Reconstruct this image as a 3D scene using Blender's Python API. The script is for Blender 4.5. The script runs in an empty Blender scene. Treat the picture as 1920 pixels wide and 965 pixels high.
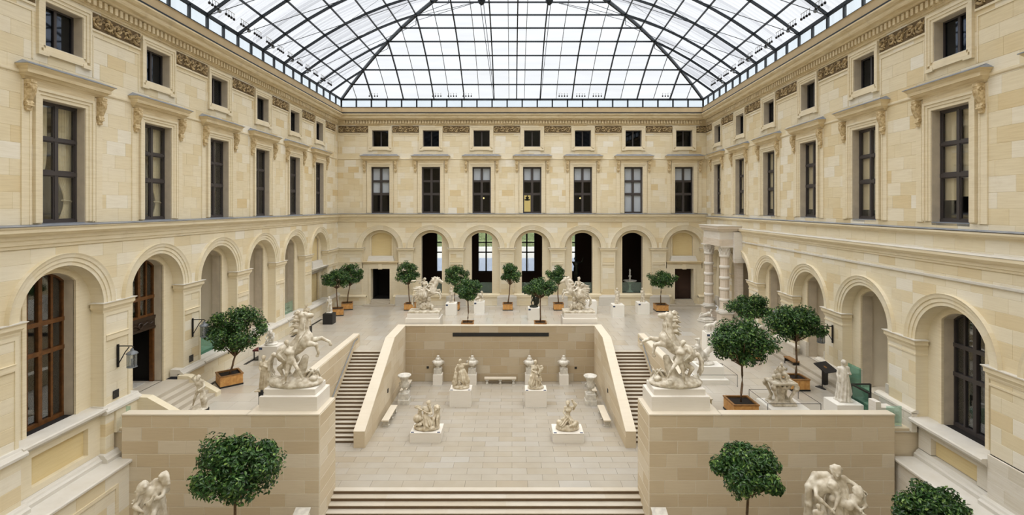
import bpy, math, random
import numpy as np
from mathutils import Matrix, Vector
random.seed(7)
PI = math.pi
sc = bpy.context.scene
COL = sc.collection
# ------------------------------------------------------------------ camera, light, exposure
CAM_Z = 10.52            # eye height above the terrace floor (z = 0)
FPX = 931.0              # focal length in pixels of the 1920 px frame
cam_d = bpy.data.cameras.new('camera')
cam_d.sensor_width = 36.0
cam_d.lens = 36.0 * FPX / 1920.0
cam_d.shift_y = -(482.5 - 388.0) / 1920.0
cam_d.clip_end = 400
cam = bpy.data.objects.new('camera', cam_d)
COL.objects.link(cam)
cam.location = (0, 0, CAM_Z)
cam.rotation_euler = (PI / 2, 0, 0)
sc.camera = cam
world = bpy.data.worlds.new('overcast_sky')
sc.world = world
world.use_nodes = True
bg = world.node_tree.nodes['Background']
bg.inputs[0].default_value = (0.93, 0.965, 1.0, 1)
bg.inputs[1].default_value = 0.70
sun_d = bpy.data.lights.new('hazy_sun', 'SUN')
sun_d.energy = 5.5
sun_d.angle = math.radians(110)
sun_d.color = (1.0, 0.97, 0.92)
sun = bpy.data.objects.new('hazy_sun', sun_d)
COL.objects.link(sun)
sun.rotation_euler = (math.radians(14), math.radians(3), 0)
vs = sc.view_settings
vs.view_transform = 'Standard'
vs.look = 'None'
vs.exposure = 0.52
vs.gamma = 1.0
vs.use_curve_mapping = False
sc.cycles.max_bounces = 7
sc.cycles.diffuse_bounces = 4
sc.cycles.glossy_bounces = 3
sc.cycles.transparent_max_bounces = 10
sc.cycles.caustics_reflective = False
sc.cycles.caustics_refractive = False

# ------------------------------------------------------------------ materials
MATS = {}
def srgb(r, g, b):
    f = lambda c: ((c / 255.0 + 0.055) / 1.055) ** 2.4 if c > 10 else c / 255.0 / 12.92
    return (f(r), f(g), f(b), 1.0)
def new_mat(name):
    m = bpy.data.materials.new(name); m.use_nodes = True
    nt = m.node_tree; nt.nodes.clear()
    out = nt.nodes.new('ShaderNodeOutputMaterial')
    MATS[name] = m
    return m, nt, out
def N(nt, t, **kw):
    n = nt.nodes.new(t)
    for k, v in kw.items(): setattr(n, k, v)
    return n
def ramp(nt, stops):
    r = nt.nodes.new('ShaderNodeValToRGB')
    el = r.color_ramp.elements
    while len(el) < len(stops): el.new(0.5)
    for e, (p, c) in zip(el, stops): e.position = p; e.color = c
    return r
def plain(name, col, rough=0.6, metal=0.0, noise=0.0, scale=4.0, bump=0.0, spec=0.5, coat=0.0, col2=None):
    m, nt, out = new_mat(name)
    b = N(nt, 'ShaderNodeBsdfPrincipled')
    b.inputs['Roughness'].default_value = rough
    b.inputs['Metallic'].default_value = metal
    b.inputs['Specular IOR Level'].default_value = spec
    b.inputs['Coat Weight'].default_value = coat
    nt.links.new(b.outputs[0], out.inputs[0])
    if noise > 0 or col2:
        tc = N(nt, 'ShaderNodeTexCoord')
        nz = N(nt, 'ShaderNodeTexNoise'); nz.inputs['Scale'].default_value = scale; nz.inputs['Detail'].default_value = 5
        nt.links.new(tc.outputs['Object'], nz.inputs['Vector'])
        c2 = col2 or tuple(c * (1 - noise) for c in col[:3]) + (1,)
        r = ramp(nt, [(0.35, c2), (0.65, col)])
        nt.links.new(nz.outputs['Fac'], r.inputs[0]); nt.links.new(r.outputs[0], b.inputs['Base Color'])
        if bump:
            bp = N(nt, 'ShaderNodeBump'); bp.inputs['Strength'].default_value = bump; bp.inputs['Distance'].default_value = 0.02
            nt.links.new(nz.outputs['Fac'], bp.inputs['Height']); nt.links.new(bp.outputs[0], b.inputs['Normal'])
    else:
        b.inputs['Base Color'].default_value = col
    return m
def stone(name, stops, rough=0.75, stain=0.12, streak=0.0, use_tone=True, spec=0.3, bands=0.0, staincol=(0.42, 0.33, 0.20, 1), k=0.90, e=0.5):
    """limestone: block tone from the mesh attribute, broad stains, fine bedding lines"""
    m, nt, out = new_mat(name)
    L = nt.links.new
    b = N(nt, 'ShaderNodeBsdfPrincipled'); b.inputs['Roughness'].default_value = rough; b.inputs['Specular IOR Level'].default_value = spec
    L(b.outputs[0], out.inputs[0])
    geo = N(nt, 'ShaderNodeNewGeometry')
    n1 = N(nt, 'ShaderNodeTexNoise'); n1.inputs['Scale'].default_value = 0.45; n1.inputs['Detail'].default_value = 4
    L(geo.outputs['Position'], n1.inputs['Vector'])
    mp = N(nt, 'ShaderNodeMapping'); mp.inputs['Scale'].default_value = (0.9, 0.9, 14.0)
    L(geo.outputs['Position'], mp.inputs['Vector'])
    n2 = N(nt, 'ShaderNodeTexNoise'); n2.inputs['Scale'].default_value = 1.3; n2.inputs['Detail'].default_value = 5
    L(mp.outputs[0], n2.inputs['Vector'])
    a = N(nt, 'ShaderNodeAttribute', attribute_name='tone')
    base = N(nt, 'ShaderNodeMath', operation='MULTIPLY_ADD')     # tone*w + noise
    base.inputs[1].default_value = 0.75 if use_tone else 0.0
    sc1 = N(nt, 'ShaderNodeMath', operation='MULTIPLY_ADD'); sc1.inputs[1].default_value = 0.30 if use_tone else 0.7; sc1.inputs[2].default_value = 0.0 if use_tone else 0.15
    L(n1.outputs['Fac'], sc1.inputs[0]); L(a.outputs['Fac'], base.inputs[0]); L(sc1.outputs[0], base.inputs[2])
    stops = [(q, tuple(k * v ** e for v in c_[:3]) + (1,)) for q, c_ in stops]
    r = ramp(nt, stops); L(base.outputs[0], r.inputs[0])
    mx = N(nt, 'ShaderNodeMix', data_type='RGBA', blend_type='MULTIPLY'); 
    sr = ramp(nt, [(0.30, (0.80, 0.76, 0.68, 1)), (0.62, (1, 1, 1, 1))]); L(n2.outputs['Fac'], sr.inputs[0])
    mx.inputs[0].default_value = min(1, stain * 4 + bands); L(r.outputs[0], mx.inputs[6]); L(sr.outputs[0], mx.inputs[7])
    n3 = N(nt, 'ShaderNodeTexNoise'); n3.inputs['Scale'].default_value = 0.9; n3.inputs['Detail'].default_value = 8; n3.inputs['Roughness'].default_value = 0.7
    L(geo.outputs['Position'], n3.inputs['Vector'])
    s3 = ramp(nt, [(0.56, (0, 0, 0, 1)), (0.78, (1, 1, 1, 1))]); L(n3.outputs['Fac'], s3.inputs[0])
    m3 = N(nt, 'ShaderNodeMath', operation='MULTIPLY'); m3.inputs[1].default_value = stain * 2.2; L(s3.outputs[0], m3.inputs[0])
    mx2 = N(nt, 'ShaderNodeMix', data_type='RGBA'); L(m3.outputs[0], mx2.inputs[0]); L(mx.outputs[2], mx2.inputs[6]); mx2.inputs[7].default_value = staincol
    L(mx2.outputs[2], b.inputs['Base Color'])
    bp = N(nt, 'ShaderNodeBump'); bp.inputs['Strength'].default_value = 0.25; bp.inputs['Distance'].default_value = 0.01
    n4 = N(nt, 'ShaderNodeTexNoise'); n4.inputs['Scale'].default_value = 9; n4.inputs['Detail'].default_value = 6
    L(geo.outputs['Position'], n4.inputs['Vector']); L(n4.outputs['Fac'], bp.inputs['Height']); L(bp.outputs[0], b.inputs['Normal'])
    return m
M_WALL = stone('facade_limestone', [(0.0, srgb(196, 154, 84)), (0.35, srgb(214, 187, 130)), (0.62, srgb(228, 207, 160)), (1.0, srgb(242, 234, 212))], stain=0.10)
M_TRIM = stone('moulded_limestone', [(0.0, srgb(214, 186, 130)), (0.5, srgb(228, 206, 158)), (1.0, srgb(236, 221, 184))], use_tone=False, stain=0.12)
M_PANEL = stone('yellow_panel_stone', [(0.0, srgb(212, 178, 108)), (0.5, srgb(226, 200, 138)), (1.0, srgb(234, 214, 164))], use_tone=False, stain=0.08, e=0.7)
M_CORN = stone('stained_cornice_stone', [(0.0, srgb(190, 152, 92)), (0.5, srgb(220, 190, 132)), (1.0, srgb(232, 211, 166))], use_tone=False, stain=0.3)
M_ARC = stone('arcade_limestone', [(0.0, srgb(196, 160, 96)), (0.4, srgb(220, 198, 148)), (0.7, srgb(230, 215, 178)), (1.0, srgb(240, 233, 214))], stain=0.07)
M_CAP = stone('pale_ledge_stone', [(0.0, srgb(215, 206, 188)), (0.5, srgb(228, 221, 206)), (1.0, srgb(238, 233, 222))], use_tone=False, stain=0.10, staincol=(0.3, 0.3, 0.3, 1), k=0.76)
M_GREY = stone('grey_plinth_stone', [(0.0, srgb(188, 176, 152)), (0.5, srgb(208, 198, 178)), (1.0, srgb(222, 214, 200))], stain=0.12, staincol=(0.3, 0.28, 0.24, 1))
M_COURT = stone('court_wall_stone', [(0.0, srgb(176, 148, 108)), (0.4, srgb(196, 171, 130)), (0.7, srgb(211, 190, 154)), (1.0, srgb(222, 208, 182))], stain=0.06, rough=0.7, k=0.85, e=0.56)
M_CCAP = stone('court_coping_stone', [(0.0, srgb(216, 202, 176)), (0.5, srgb(226, 214, 192)), (1.0, srgb(234, 226, 210))], use_tone=False, stain=0.05, k=0.84, e=0.8)
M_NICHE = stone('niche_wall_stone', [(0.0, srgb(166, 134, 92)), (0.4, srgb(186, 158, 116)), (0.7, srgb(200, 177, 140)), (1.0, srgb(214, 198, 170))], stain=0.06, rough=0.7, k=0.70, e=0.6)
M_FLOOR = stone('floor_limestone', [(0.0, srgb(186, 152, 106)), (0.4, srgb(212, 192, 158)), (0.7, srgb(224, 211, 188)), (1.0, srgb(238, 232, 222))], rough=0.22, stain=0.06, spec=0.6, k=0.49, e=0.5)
M_TERR = stone('terrace_limestone', [(0.0, srgb(196, 168, 126)), (0.4, srgb(216, 198, 168)), (0.7, srgb(226, 214, 193)), (1.0, srgb(238, 232, 222))], rough=0.2, stain=0.05, spec=0.6, k=0.62, e=0.5)
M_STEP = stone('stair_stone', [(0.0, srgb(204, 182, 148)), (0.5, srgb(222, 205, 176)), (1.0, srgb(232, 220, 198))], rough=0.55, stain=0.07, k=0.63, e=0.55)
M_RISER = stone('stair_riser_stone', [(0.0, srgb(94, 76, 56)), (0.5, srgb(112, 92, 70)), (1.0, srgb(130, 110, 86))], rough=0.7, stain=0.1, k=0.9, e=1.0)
M_RELIEF = plain('carved_frieze_stone', srgb(196, 174, 132), 0.85, noise=0.35, scale=6, col2=srgb(132, 112, 80))
M_RELBG = plain('frieze_ground_stone', srgb(112, 93, 64), 0.9, noise=0.3, scale=8)
M_BRKT = plain('carved_bracket_stone', srgb(222, 204, 166), 0.85, noise=0.3, scale=7, col2=srgb(178, 154, 112))
M_LEAD = plain('lead_flashing', srgb(150, 156, 166), 0.55, metal=0.3, noise=0.25, scale=3)
M_STEEL = plain('dark_roof_steel', srgb(30, 38, 46), 0.5, metal=0.3)
M_STEEL2 = plain('grey_roof_steel', srgb(120, 126, 132), 0.45, metal=0.4)
M_SILVER = plain('pale_metal', srgb(205, 208, 210), 0.4, metal=0.3)
M_BOARD = plain('taupe_fascia', srgb(196, 174, 136), 0.6, noise=0.1, scale=1.5)
M_BLACK = plain('black_window_paint', srgb(66, 61, 61), 0.45)
M_BROWNW = plain('brown_window_wood', srgb(112, 72, 36), 0.4, noise=0.4, scale=5)
M_DARKWOOD = plain('dark_carved_wood', srgb(58, 42, 30), 0.5, noise=0.3, scale=6)
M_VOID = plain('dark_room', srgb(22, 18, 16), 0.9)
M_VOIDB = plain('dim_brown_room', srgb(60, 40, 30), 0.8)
M_GREIGE = plain('greige_panel_wall', srgb(238, 229, 212), 0.7, noise=0.1, scale=0.8)
M_GREIGE2 = plain('grey_stone_jamb', srgb(206, 195, 176), 0.8, noise=0.15, scale=2)
M_MARBLE = plain('weathered_marble', srgb(226, 220, 206), 0.6, noise=0.2, scale=4.5, col2=srgb(178, 166, 144))
M_MARBLE2 = plain('white_marble', srgb(232, 229, 221), 0.5, noise=0.12, scale=5, col2=srgb(196, 190, 178))
M_MARBLE3 = plain('ochre_stained_marble', srgb(218, 209, 189), 0.6, noise=0.3, scale=4, col2=srgb(180, 165, 138))
M_GREYMARB = plain('grey_veined_marble', srgb(216, 212, 202), 0.45, noise=0.2, scale=4, col2=srgb(186, 182, 174))
M_PED = stone('pedestal_stone', [(0.0, srgb(214, 204, 188)), (0.5, srgb(224, 215, 200)), (1.0, srgb(234, 227, 214))], use_tone=False, stain=0.04, rough=0.6)
M_WHITEP = plain('white_painted_pedestal', srgb(238, 236, 230), 0.5)
M_BLACKP = plain('black_pedestal', srgb(30, 30, 32), 0.45)
M_BRONZE = plain('dark_bronze', srgb(50, 54, 44), 0.4, metal=0.6, noise=0.4, scale=5)
M_OAK = plain('planter_oak', srgb(214, 164, 98), 0.5, noise=0.3, scale=6, col2=srgb(192, 138, 76))
M_OAKD = plain('planter_rim_wood', srgb(162, 118, 70), 0.5, noise=0.3, scale=6)
M_SOIL = plain('planter_soil', srgb(38, 30, 24), 0.95, noise=0.4, scale=12)
M_BARK = plain('tree_bark', srgb(122, 98, 74), 0.85, noise=0.4, scale=14, bump=0.5)
M_CURT = plain('cream_curtain_fabric', srgb(240, 222, 178), 0.85, noise=0.12, scale=5)
M_BLIND = plain('beige_roller_blind', srgb(238, 214, 168), 0.8, noise=0.05, scale=1)
M_WBLIND = plain('white_roller_blind', srgb(240, 242, 246), 0.8)
M_IRON = plain('black_wrought_iron', srgb(26, 25, 26), 0.45, metal=0.4)
M_NAVY = plain('navy_information_board', srgb(24, 28, 40), 0.35)
M_LABEL = plain('blue_label_plate', srgb(44, 62, 96), 0.4)
M_RED = plain('dark_red_leather', srgb(86, 18, 26), 0.5)
M_HEDGE = plain('clipped_hedge_leaves', srgb(166, 180, 128), 0.7, noise=0.4, scale=9)
M_PALEB = plain('pale_outer_facade', srgb(226, 224, 218), 0.8, noise=0.08, scale=0.5)
M_BLUEG = plain('blue_grey_hoarding', srgb(168, 178, 196), 0.7, noise=0.12, scale=0.8)
def leaf_mat(name, c1, c2, c3):
    m, nt, out = new_mat(name)
    b = N(nt, 'ShaderNodeBsdfPrincipled'); b.inputs['Roughness'].default_value = 0.38; b.inputs['Specular IOR Level'].default_value = 0.5
    a = N(nt, 'ShaderNodeAttribute', attribute_name='tone')
    r = ramp(nt, [(0.0, c1), (0.55, c2), (1.0, c3)]); nt.links.new(a.outputs['Fac'], r.inputs[0]); nt.links.new(r.outputs[0], b.inputs['Base Color'])
    t = N(nt, 'ShaderNodeBsdfTranslucent'); nt.links.new(r.outputs[0], t.inputs['Color'])
    mx = N(nt, 'ShaderNodeMixShader'); mx.inputs[0].default_value = 0.2
    nt.links.new(b.outputs[0], mx.inputs[1]); nt.links.new(t.outputs[0], mx.inputs[2]); nt.links.new(mx.outputs[0], out.inputs[0])
    return m
M_LEAF = leaf_mat('glossy_tree_leaves', srgb(26, 54, 24), srgb(58, 98, 44), srgb(138, 170, 90))
def glass_mat(name, tint, refl=0.05, tintdiff=0.0, diffcol=(0.8, 0.8, 0.8, 1), fm=0.3):
    m, nt, out = new_mat(name); L = nt.links.new
    tr = N(nt, 'ShaderNodeBsdfTransparent'); tr.inputs[0].default_value = tint
    gl = N(nt, 'ShaderNodeBsdfGlossy'); gl.inputs['Roughness'].default_value = 0.03; gl.inputs['Color'].default_value = (1, 1, 1, 1)
    fr = N(nt, 'ShaderNodeLayerWeight'); fr.inputs[0].default_value = 0.35
    ma = N(nt, 'ShaderNodeMath', operation='MULTIPLY_ADD'); ma.inputs[1].default_value = fm; ma.inputs[2].default_value = refl
    L(fr.outputs['Fresnel'], ma.inputs[0])
    mx = N(nt, 'ShaderNodeMixShader'); L(ma.outputs[0], mx.inputs[0]); L(tr.outputs[0], mx.inputs[1]); L(gl.outputs[0], mx.inputs[2])
    last = mx
    if tintdiff:
        d = N(nt, 'ShaderNodeBsdfDiffuse'); d.inputs[0].default_value = diffcol
        m2 = N(nt, 'ShaderNodeMixShader'); m2.inputs[0].default_value = tintdiff
        L(last.outputs[0], m2.inputs[1]); L(d.outputs[0], m2.inputs[2]); last = m2
    L(last.outputs[0], out.inputs[0])
    return m
M_GLASS = glass_mat('window_glass', (0.90, 0.92, 0.94, 1), 0.004, fm=0.22)
M_GREENG = glass_mat('green_balustrade_glass', (0.50, 0.74, 0.66, 1), 0.03, 0.10, (0.35, 0.6, 0.5, 1))
M_PALEG = glass_mat('pale_balustrade_glass', (0.80, 0.93, 0.88, 1), 0.03, 0.08, (0.6, 0.8, 0.72, 1))
M_LAMPG = glass_mat('lantern_glass', (0.78, 0.82, 0.84, 1), 0.05, 0.15, (0.6, 0.65, 0.7, 1))
def roof_glass(name, tcol, dif):
    m, nt, out = new_mat(name); L = nt.links.new
    geo = N(nt, 'ShaderNodeNewGeometry')
    a = N(nt, 'ShaderNodeAttribute', attribute_name='tone')
    nz = N(nt, 'ShaderNodeTexNoise'); nz.inputs['Scale'].default_value = 0.5; nz.inputs['Detail'].default_value = 4
    mp = N(nt, 'ShaderNodeMapping'); mp.inputs['Scale'].default_value = (0.5, 3.5, 0.5); L(geo.outputs['Position'], mp.inputs['Vector']); L(mp.outputs[0], nz.inputs['Vector'])
    ad = N(nt, 'ShaderNodeMath', operation='MULTIPLY_ADD'); ad.inputs[1].default_value = 0.35; L(a.outputs['Fac'], ad.inputs[0]); L(nz.outputs['Fac'], ad.inputs[2])
    r = ramp(nt, [(0.25, tuple(c * 0.86 for c in tcol[:3]) + (1,)), (0.85, tcol)]); L(ad.outputs[0], r.inputs[0])
    tr = N(nt, 'ShaderNodeBsdfTransparent'); L(r.outputs[0], tr.inputs[0])
    tl = N(nt, 'ShaderNodeBsdfTranslucent'); tl.inputs[0].default_value = (0.95, 0.96, 0.97, 1)
    mx = N(nt, 'ShaderNodeMixShader'); mx.inputs[0].default_value = dif
    L(tr.outputs[0], mx.inputs[1]); L(tl.outputs[0], mx.inputs[2]); L(mx.outputs[0], out.inputs[0])
    return m
M_ROOFG = roof_glass('frosted_roof_glass', (0.92, 0.92, 0.93, 1), 0.08)

# ------------------------------------------------------------------ mesh helpers
class MB:
    def __init__(s): s.v = []; s.f = []; s.t = []
    def face(s, pts, tone=None):
        b = len(s.v); s.v.extend(pts); s.f.append(tuple(range(b, b + len(pts)))); s.t.append(0.5 if tone is None else tone)
    def add(s, verts, faces, tone=None):
        b = len(s.v); s.v.extend(verts)
        for f in faces: s.f.append(tuple(b + i for i in f)); s.t.append(0.5 if tone is None else tone)
    def box(s, x0, x1, y0, y1, z0, z1, tone=None):
        v = [(x0, y0, z0), (x1, y0, z0), (x1, y1, z0), (x0, y1, z0), (x0, y0, z1), (x1, y0, z1), (x1, y1, z1), (x0, y1, z1)]
        s.add(v, [(3, 2, 1, 0), (4, 5, 6, 7), (0, 1, 5, 4), (1, 2, 6, 5), (2, 3, 7, 6), (3, 0, 4, 7)], tone); return s
    def frustum(s, x0, x1, y0, y1, z0, z1, g, tone=None):
        """box whose top is larger by g on every side"""
        v = [(x0, y0, z0), (x1, y0, z0), (x1, y1, z0), (x0, y1, z0), (x0 - g, y0 - g, z1), (x1 + g, y0 - g, z1), (x1 + g, y1 + g, z1), (x0 - g, y1 + g, z1)]
        s.add(v, [(3, 2, 1, 0), (4, 5, 6, 7), (0, 1, 5, 4), (1, 2, 6, 5), (2, 3, 7, 6), (3, 0, 4, 7)], tone); return s
    def extrude(s, prof, u0, u1, tone=None):
        """profile of (v, z) points, counter-clockwise seen from +u, run from u0 to u1"""
        n = len(prof)
        v = [(u0, p[0], p[1]) for p in prof] + [(u1, p[0], p[1]) for p in prof]
        f = [(i, (i + 1) % n, n + (i + 1) % n, n + i) for i in range(n)]
        f = [tuple(reversed(q)) for q in f] + [tuple(range(n)), tuple(range(2 * n - 1, n - 1, -1))]
        f[-2] = tuple(reversed(f[-2])); f[-1] = tuple(reversed(f[-1]))
        s.add(v, f, tone); return s
    def lathe(s, prof, n=20, c=(0, 0, 0), tone=None, sx=1.0, sy=1.0):
        v = []; f = []
        for r, z in prof:
            for k in range(n):
                a = 2 * PI * k / n; v.append((c[0] + r * sx * math.cos(a), c[1] + r * sy * math.sin(a), c[2] + z))
        for i in range(len(prof) - 1):
            for k in range(n):
                f.append((i * n + k, i * n + (k + 1) % n, (i + 1) * n + (k + 1) % n, (i + 1) * n + k))
        f.append(tuple(range(n - 1, -1, -1))); f.append(tuple(range((len(prof) - 1) * n, len(prof) * n)))
        s.add(v, f, tone); return s
    def tube(s, pts, r, n=6, tone=None, r1=None):
        pts = [Vector(p) for p in pts]; m = len(pts); v = []; f = []
        up = Vector((0, 0, 1))
        for i, p in enumerate(pts):
            d = (pts[min(i + 1, m - 1)] - pts[max(i - 1, 0)])
            if d.length < 1e-9: d = Vector((0, 0, 1))
            d.normalize()
            a = d.cross(up)
            if a.length < 0.05: a = d.cross(Vector((1, 0, 0)))
            a.normalize(); b = a.cross(d)
            rr = r if r1 is None else r + (r1 - r) * i / max(1, m - 1)
            for k in range(n):
                t = 2 * PI * k / n; q = p + a * (rr * math.cos(t)) + b * (rr * math.sin(t)); v.append(tuple(q))
        for i in range(m - 1):
            for k in range(n):
                f.append((i * n + (k + 1) % n, i * n + k, (i + 1) * n + k, (i + 1) * n + (k + 1) % n))
        f.append(tuple(range(n))); f.append(tuple(range(m * n - 1, (m - 1) * n - 1, -1)))
        s.add(v, f, tone); return s
    def beam(s, p, q, w, h, tone=None):
        """rectangular bar from p to q, h measured upwards"""
        p = Vector(p); q = Vector(q); d = (q - p).normalized()
        a = d.cross(Vector((0, 0, 1)))
        if a.length < 0.05: a = Vector((1, 0, 0))
        a.normalize(); b = a.cross(d); a *= w / 2; b *= h / 2
        v = [tuple(x) for x in (p - a - b, p + a - b, p + a + b, p - a + b, q - a - b, q + a - b, q + a + b, q - a + b)]
        s.add(v, [(0, 1, 2, 3), (7, 6, 5, 4), (0, 4, 5, 1), (1, 5, 6, 2), (2, 6, 7, 3), (3, 7, 4, 0)], tone); return s
    def prism(s, poly, v0, v1, c=0.0, tone=None, back=False, ctone=None):
        """polygon in (u, z), counter-clockwise for u right and z up seen with v away; front face at v1 with chamfer c"""
        ins = inset(poly, c) if c else poly
        n = len(poly)
        vv = [(p[0], v0, p[1]) for p in poly] + [(p[0], v1 - c, p[1]) for p in poly] + [(p[0], v1, p[1]) for p in ins]
        f = []
        for i in range(n):
            j = (i + 1) % n
            f.append((j, i, n + i, n + j)); f.append((n + j, n + i, 2 * n + i, 2 * n + j))
        f.append(tuple(range(3 * n - 1, 2 * n - 1, -1)))
        if back: f.append(tuple(range(n)))
        s.add(vv, f, tone)
        if ctone is not None:
            e = len(s.t) - (2 if back else 1)
            for i in range(2 * n): s.t[e - 1 - i] = ctone
        return s
    def mesh(s, name, mat, smooth=False):
        me = bpy.data.meshes.new(name)
        me.from_pydata(s.v, [], s.f)
        a = me.attributes.new('tone', 'FLOAT', 'FACE'); a.data.foreach_set('value', s.t)
        if mat: me.materials.append(mat)
        if smooth: me.polygons.foreach_set('use_smooth', [True] * len(me.polygons))
        return me
    def build(s, name, mat, parent=None, smooth=False, loc=None, **tags):
        return link(name, s.mesh(name, mat, smooth), parent, loc, **tags)
def link(name, data, parent=None, loc=None, rz=0.0, **tags):
    o = bpy.data.objects.new(name, data); COL.objects.link(o)
    if parent: o.parent = parent
    if loc is not None: o.location = loc
    if rz: o.rotation_euler = (0, 0, rz)
    for k, v in tags.items(): o[k] = v
    return o
def thing(name, label, cat, loc=(0, 0, 0), rz=0.0, group=None, kind=None, M=None):
    o = bpy.data.objects.new(name, None); COL.objects.link(o)
    o.location = loc; o.rotation_euler = (0, 0, rz)
    if M is not None: o.matrix_world = M
    o['label'] = label; o['category'] = cat
    if group: o['group'] = group
    if kind: o['kind'] = kind
    return o
def inset(poly, c):
    n = len(poly); out = []
    area = sum(poly[i][0] * poly[(i + 1) % n][1] - poly[(i + 1) % n][0] * poly[i][1] for i in range(n))
    sg = 1 if area > 0 else -1
    for i in range(n):
        p0, p1, p2 = poly[i - 1], poly[i], poly[(i + 1) % n]
        def nrm(a, b):
            dx, dy = b[0] - a[0], b[1] - a[1]; l = math.hypot(dx, dy) or 1
            return (-dy / l * sg, dx / l * sg)
        n1, n2 = nrm(p0, p1), nrm(p1, p2)
        bx, by = n1[0] + n2[0], n1[1] + n2[1]; l2 = bx * bx + by * by
        k = 2 * c / l2 if l2 > 0.2 else c
        k = min(k, 2.5 * c)
        out.append((p1[0] + bx * k, p1[1] + by * k))
    return out
def proj(p):
    """pixel of a world point in the 1920 x 965 frame"""
    y = max(p[1], 0.5)
    return 960 + p[0] * FPX / y, 388 - (p[2] - CAM_Z) * FPX / y
def ground(px, py, z=0.0):
    y = (CAM_Z - z) * FPX / (py - 388.0)
    return Vector(((px - 960.0) * y / FPX, y, z))
def seen_size(p, a):
    """rough pixel size of a piece of width a at world point p; zero outside the frame"""
    if p[1] < 2: return 0
    x, y = proj(p)
    if x < -60 or x > 1980 or y < -60 or y > 1025: return 0
    return a * FPX / p[1]
def emit(parent, M, pieces, name, mat, limit=300, stuffname=None, c=0.012, depth=0.1):
    """pieces: (polygon (u,z), v, tone). The largest in view become parts, the rest one joined part."""
    sc_ = []
    for i, (poly, v, tone) in enumerate(pieces):
        cu = sum(p[0] for p in poly) / len(poly); cz = sum(p[1] for p in poly) / len(poly)
        w = M @ Vector((cu, v, cz)); us = [p[0] for p in poly]; zs = [p[1] for p in poly]
        sc_.append((seen_size(w, min(max(us) - min(us), max(zs) - min(zs))), i))
    sc_.sort(reverse=True)
    rest = MB()
    for k, (s_, i) in enumerate(sc_):
        poly, v, tone = pieces[i]
        if k < limit and s_ > 6:
            MB().prism_add(poly, v, depth, c, tone).build(name, mat, parent)
        else:
            rest.prism_add(poly, v, depth, c, tone)
    if rest.v: rest.build(stuffname or name, mat, parent, kind='stuff')
def _pa(s, poly, v, depth, c, tone): return s.prism(poly, v - depth, v, c, tone)
MB.prism_add = _pa
def rect(u0, u1, z0, z1): return [(u0, z0), (u1, z0), (u1, z1), (u0, z1)]
def tones(): 
    t = random.gauss(0.52, 0.25); return min(1, max(0, t))

def glow(name, col, s):
    m, nt, out = new_mat(name)
    e = N(nt, 'ShaderNodeEmission'); e.inputs[0].default_value = col; e.inputs[1].default_value = s
    nt.links.new(e.outputs[0], out.inputs[0]); return m
M_LIT = glow('lit_yellow_room', srgb(236, 206, 128), 0.55)
M_BULB = glow('warm_lamp_bulb', srgb(255, 214, 130), 1.6)
# ------------------------------------------------------------------ the three facades
def frame(ox, oy, ux, uy):
    vx, vy = -uy, ux          # v points into the hall
    return Matrix(((ux, vx, 0, ox), (uy, vy, 0, oy), (0, 0, 1, 0), (0, 0, 0, 1)))
YB = 53.25
ML = frame(-18.7, 0, 0, -1)
MBK = frame(0, YB, -1, 0)
cr = 1 / math.hypot(0.0655, 1)
MR = frame(17.38, 0, 0.0655 * cr, cr)
LEFT_Y = [20.75 + 5.5 * j for j in range(-1, 6)]
BACK_X = [-14.13 + 5.434 * i for i in range(7)]
RIGHT_Y = [21.3 + 5.72 * j for j in range(-1, 6)]
Z_LEDGE = 9.78
WALLS = {
    'wall_left': dict(M=ML, u0=-YB, u1=3.0, bays=[-y for y in LEFT_Y], zs=6.12, dado=1.16, side='left'),
    'wall_back': dict(M=MBK, u0=-20.87, u1=18.7, bays=[-x for x in BACK_X], zs=6.12, dado=1.16, side='back'),
    'wall_right': dict(M=MR, u0=-3.0, u1=YB / cr, bays=[y / cr for y in RIGHT_Y], zs=4.3, dado=0.9, side='right'),
}
A_IN, A_CUT, A_OUT = 1.95, 2.2, 2.48        # recess radius, hidden cut in the blocks, archivolt radius
def rows_between(keys, ch):
    out = []
    for a, b in zip(keys[:-1], keys[1:]):
        n = max(1, round((b - a) / ch))
        out += [(a + (b - a) * k / n, a + (b - a) * (k + 1) / n) for k in range(n)]
    return out
def course(u0, u1, z0, z1, ln, row, tone_fn=tones):
    w = u1 - u0
    if w < 0.05: return []
    n = max(1, round(w / ln))
    off = 0.5 if row % 2 else 0.0
    cuts = [u0] + [u0 + w * (k + off + random.uniform(-.12, .12)) / n for k in range(0 if off else 1, n)] + [u1]
    return [(rect(a, b, z0, z1), tone_fn()) for a, b in zip(cuts[:-1], cuts[1:]) if b - a > 0.03]
def minus(u0, u1, holes):
    segs = [(u0, u1)]
    for a, b in holes:
        ns = []
        for s, e in segs:
            if b <= s or a >= e: ns.append((s, e)); continue
            if a > s: ns.append((s, a))
            if b < e: ns.append((b, e))
        segs = ns
    return segs
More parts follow.
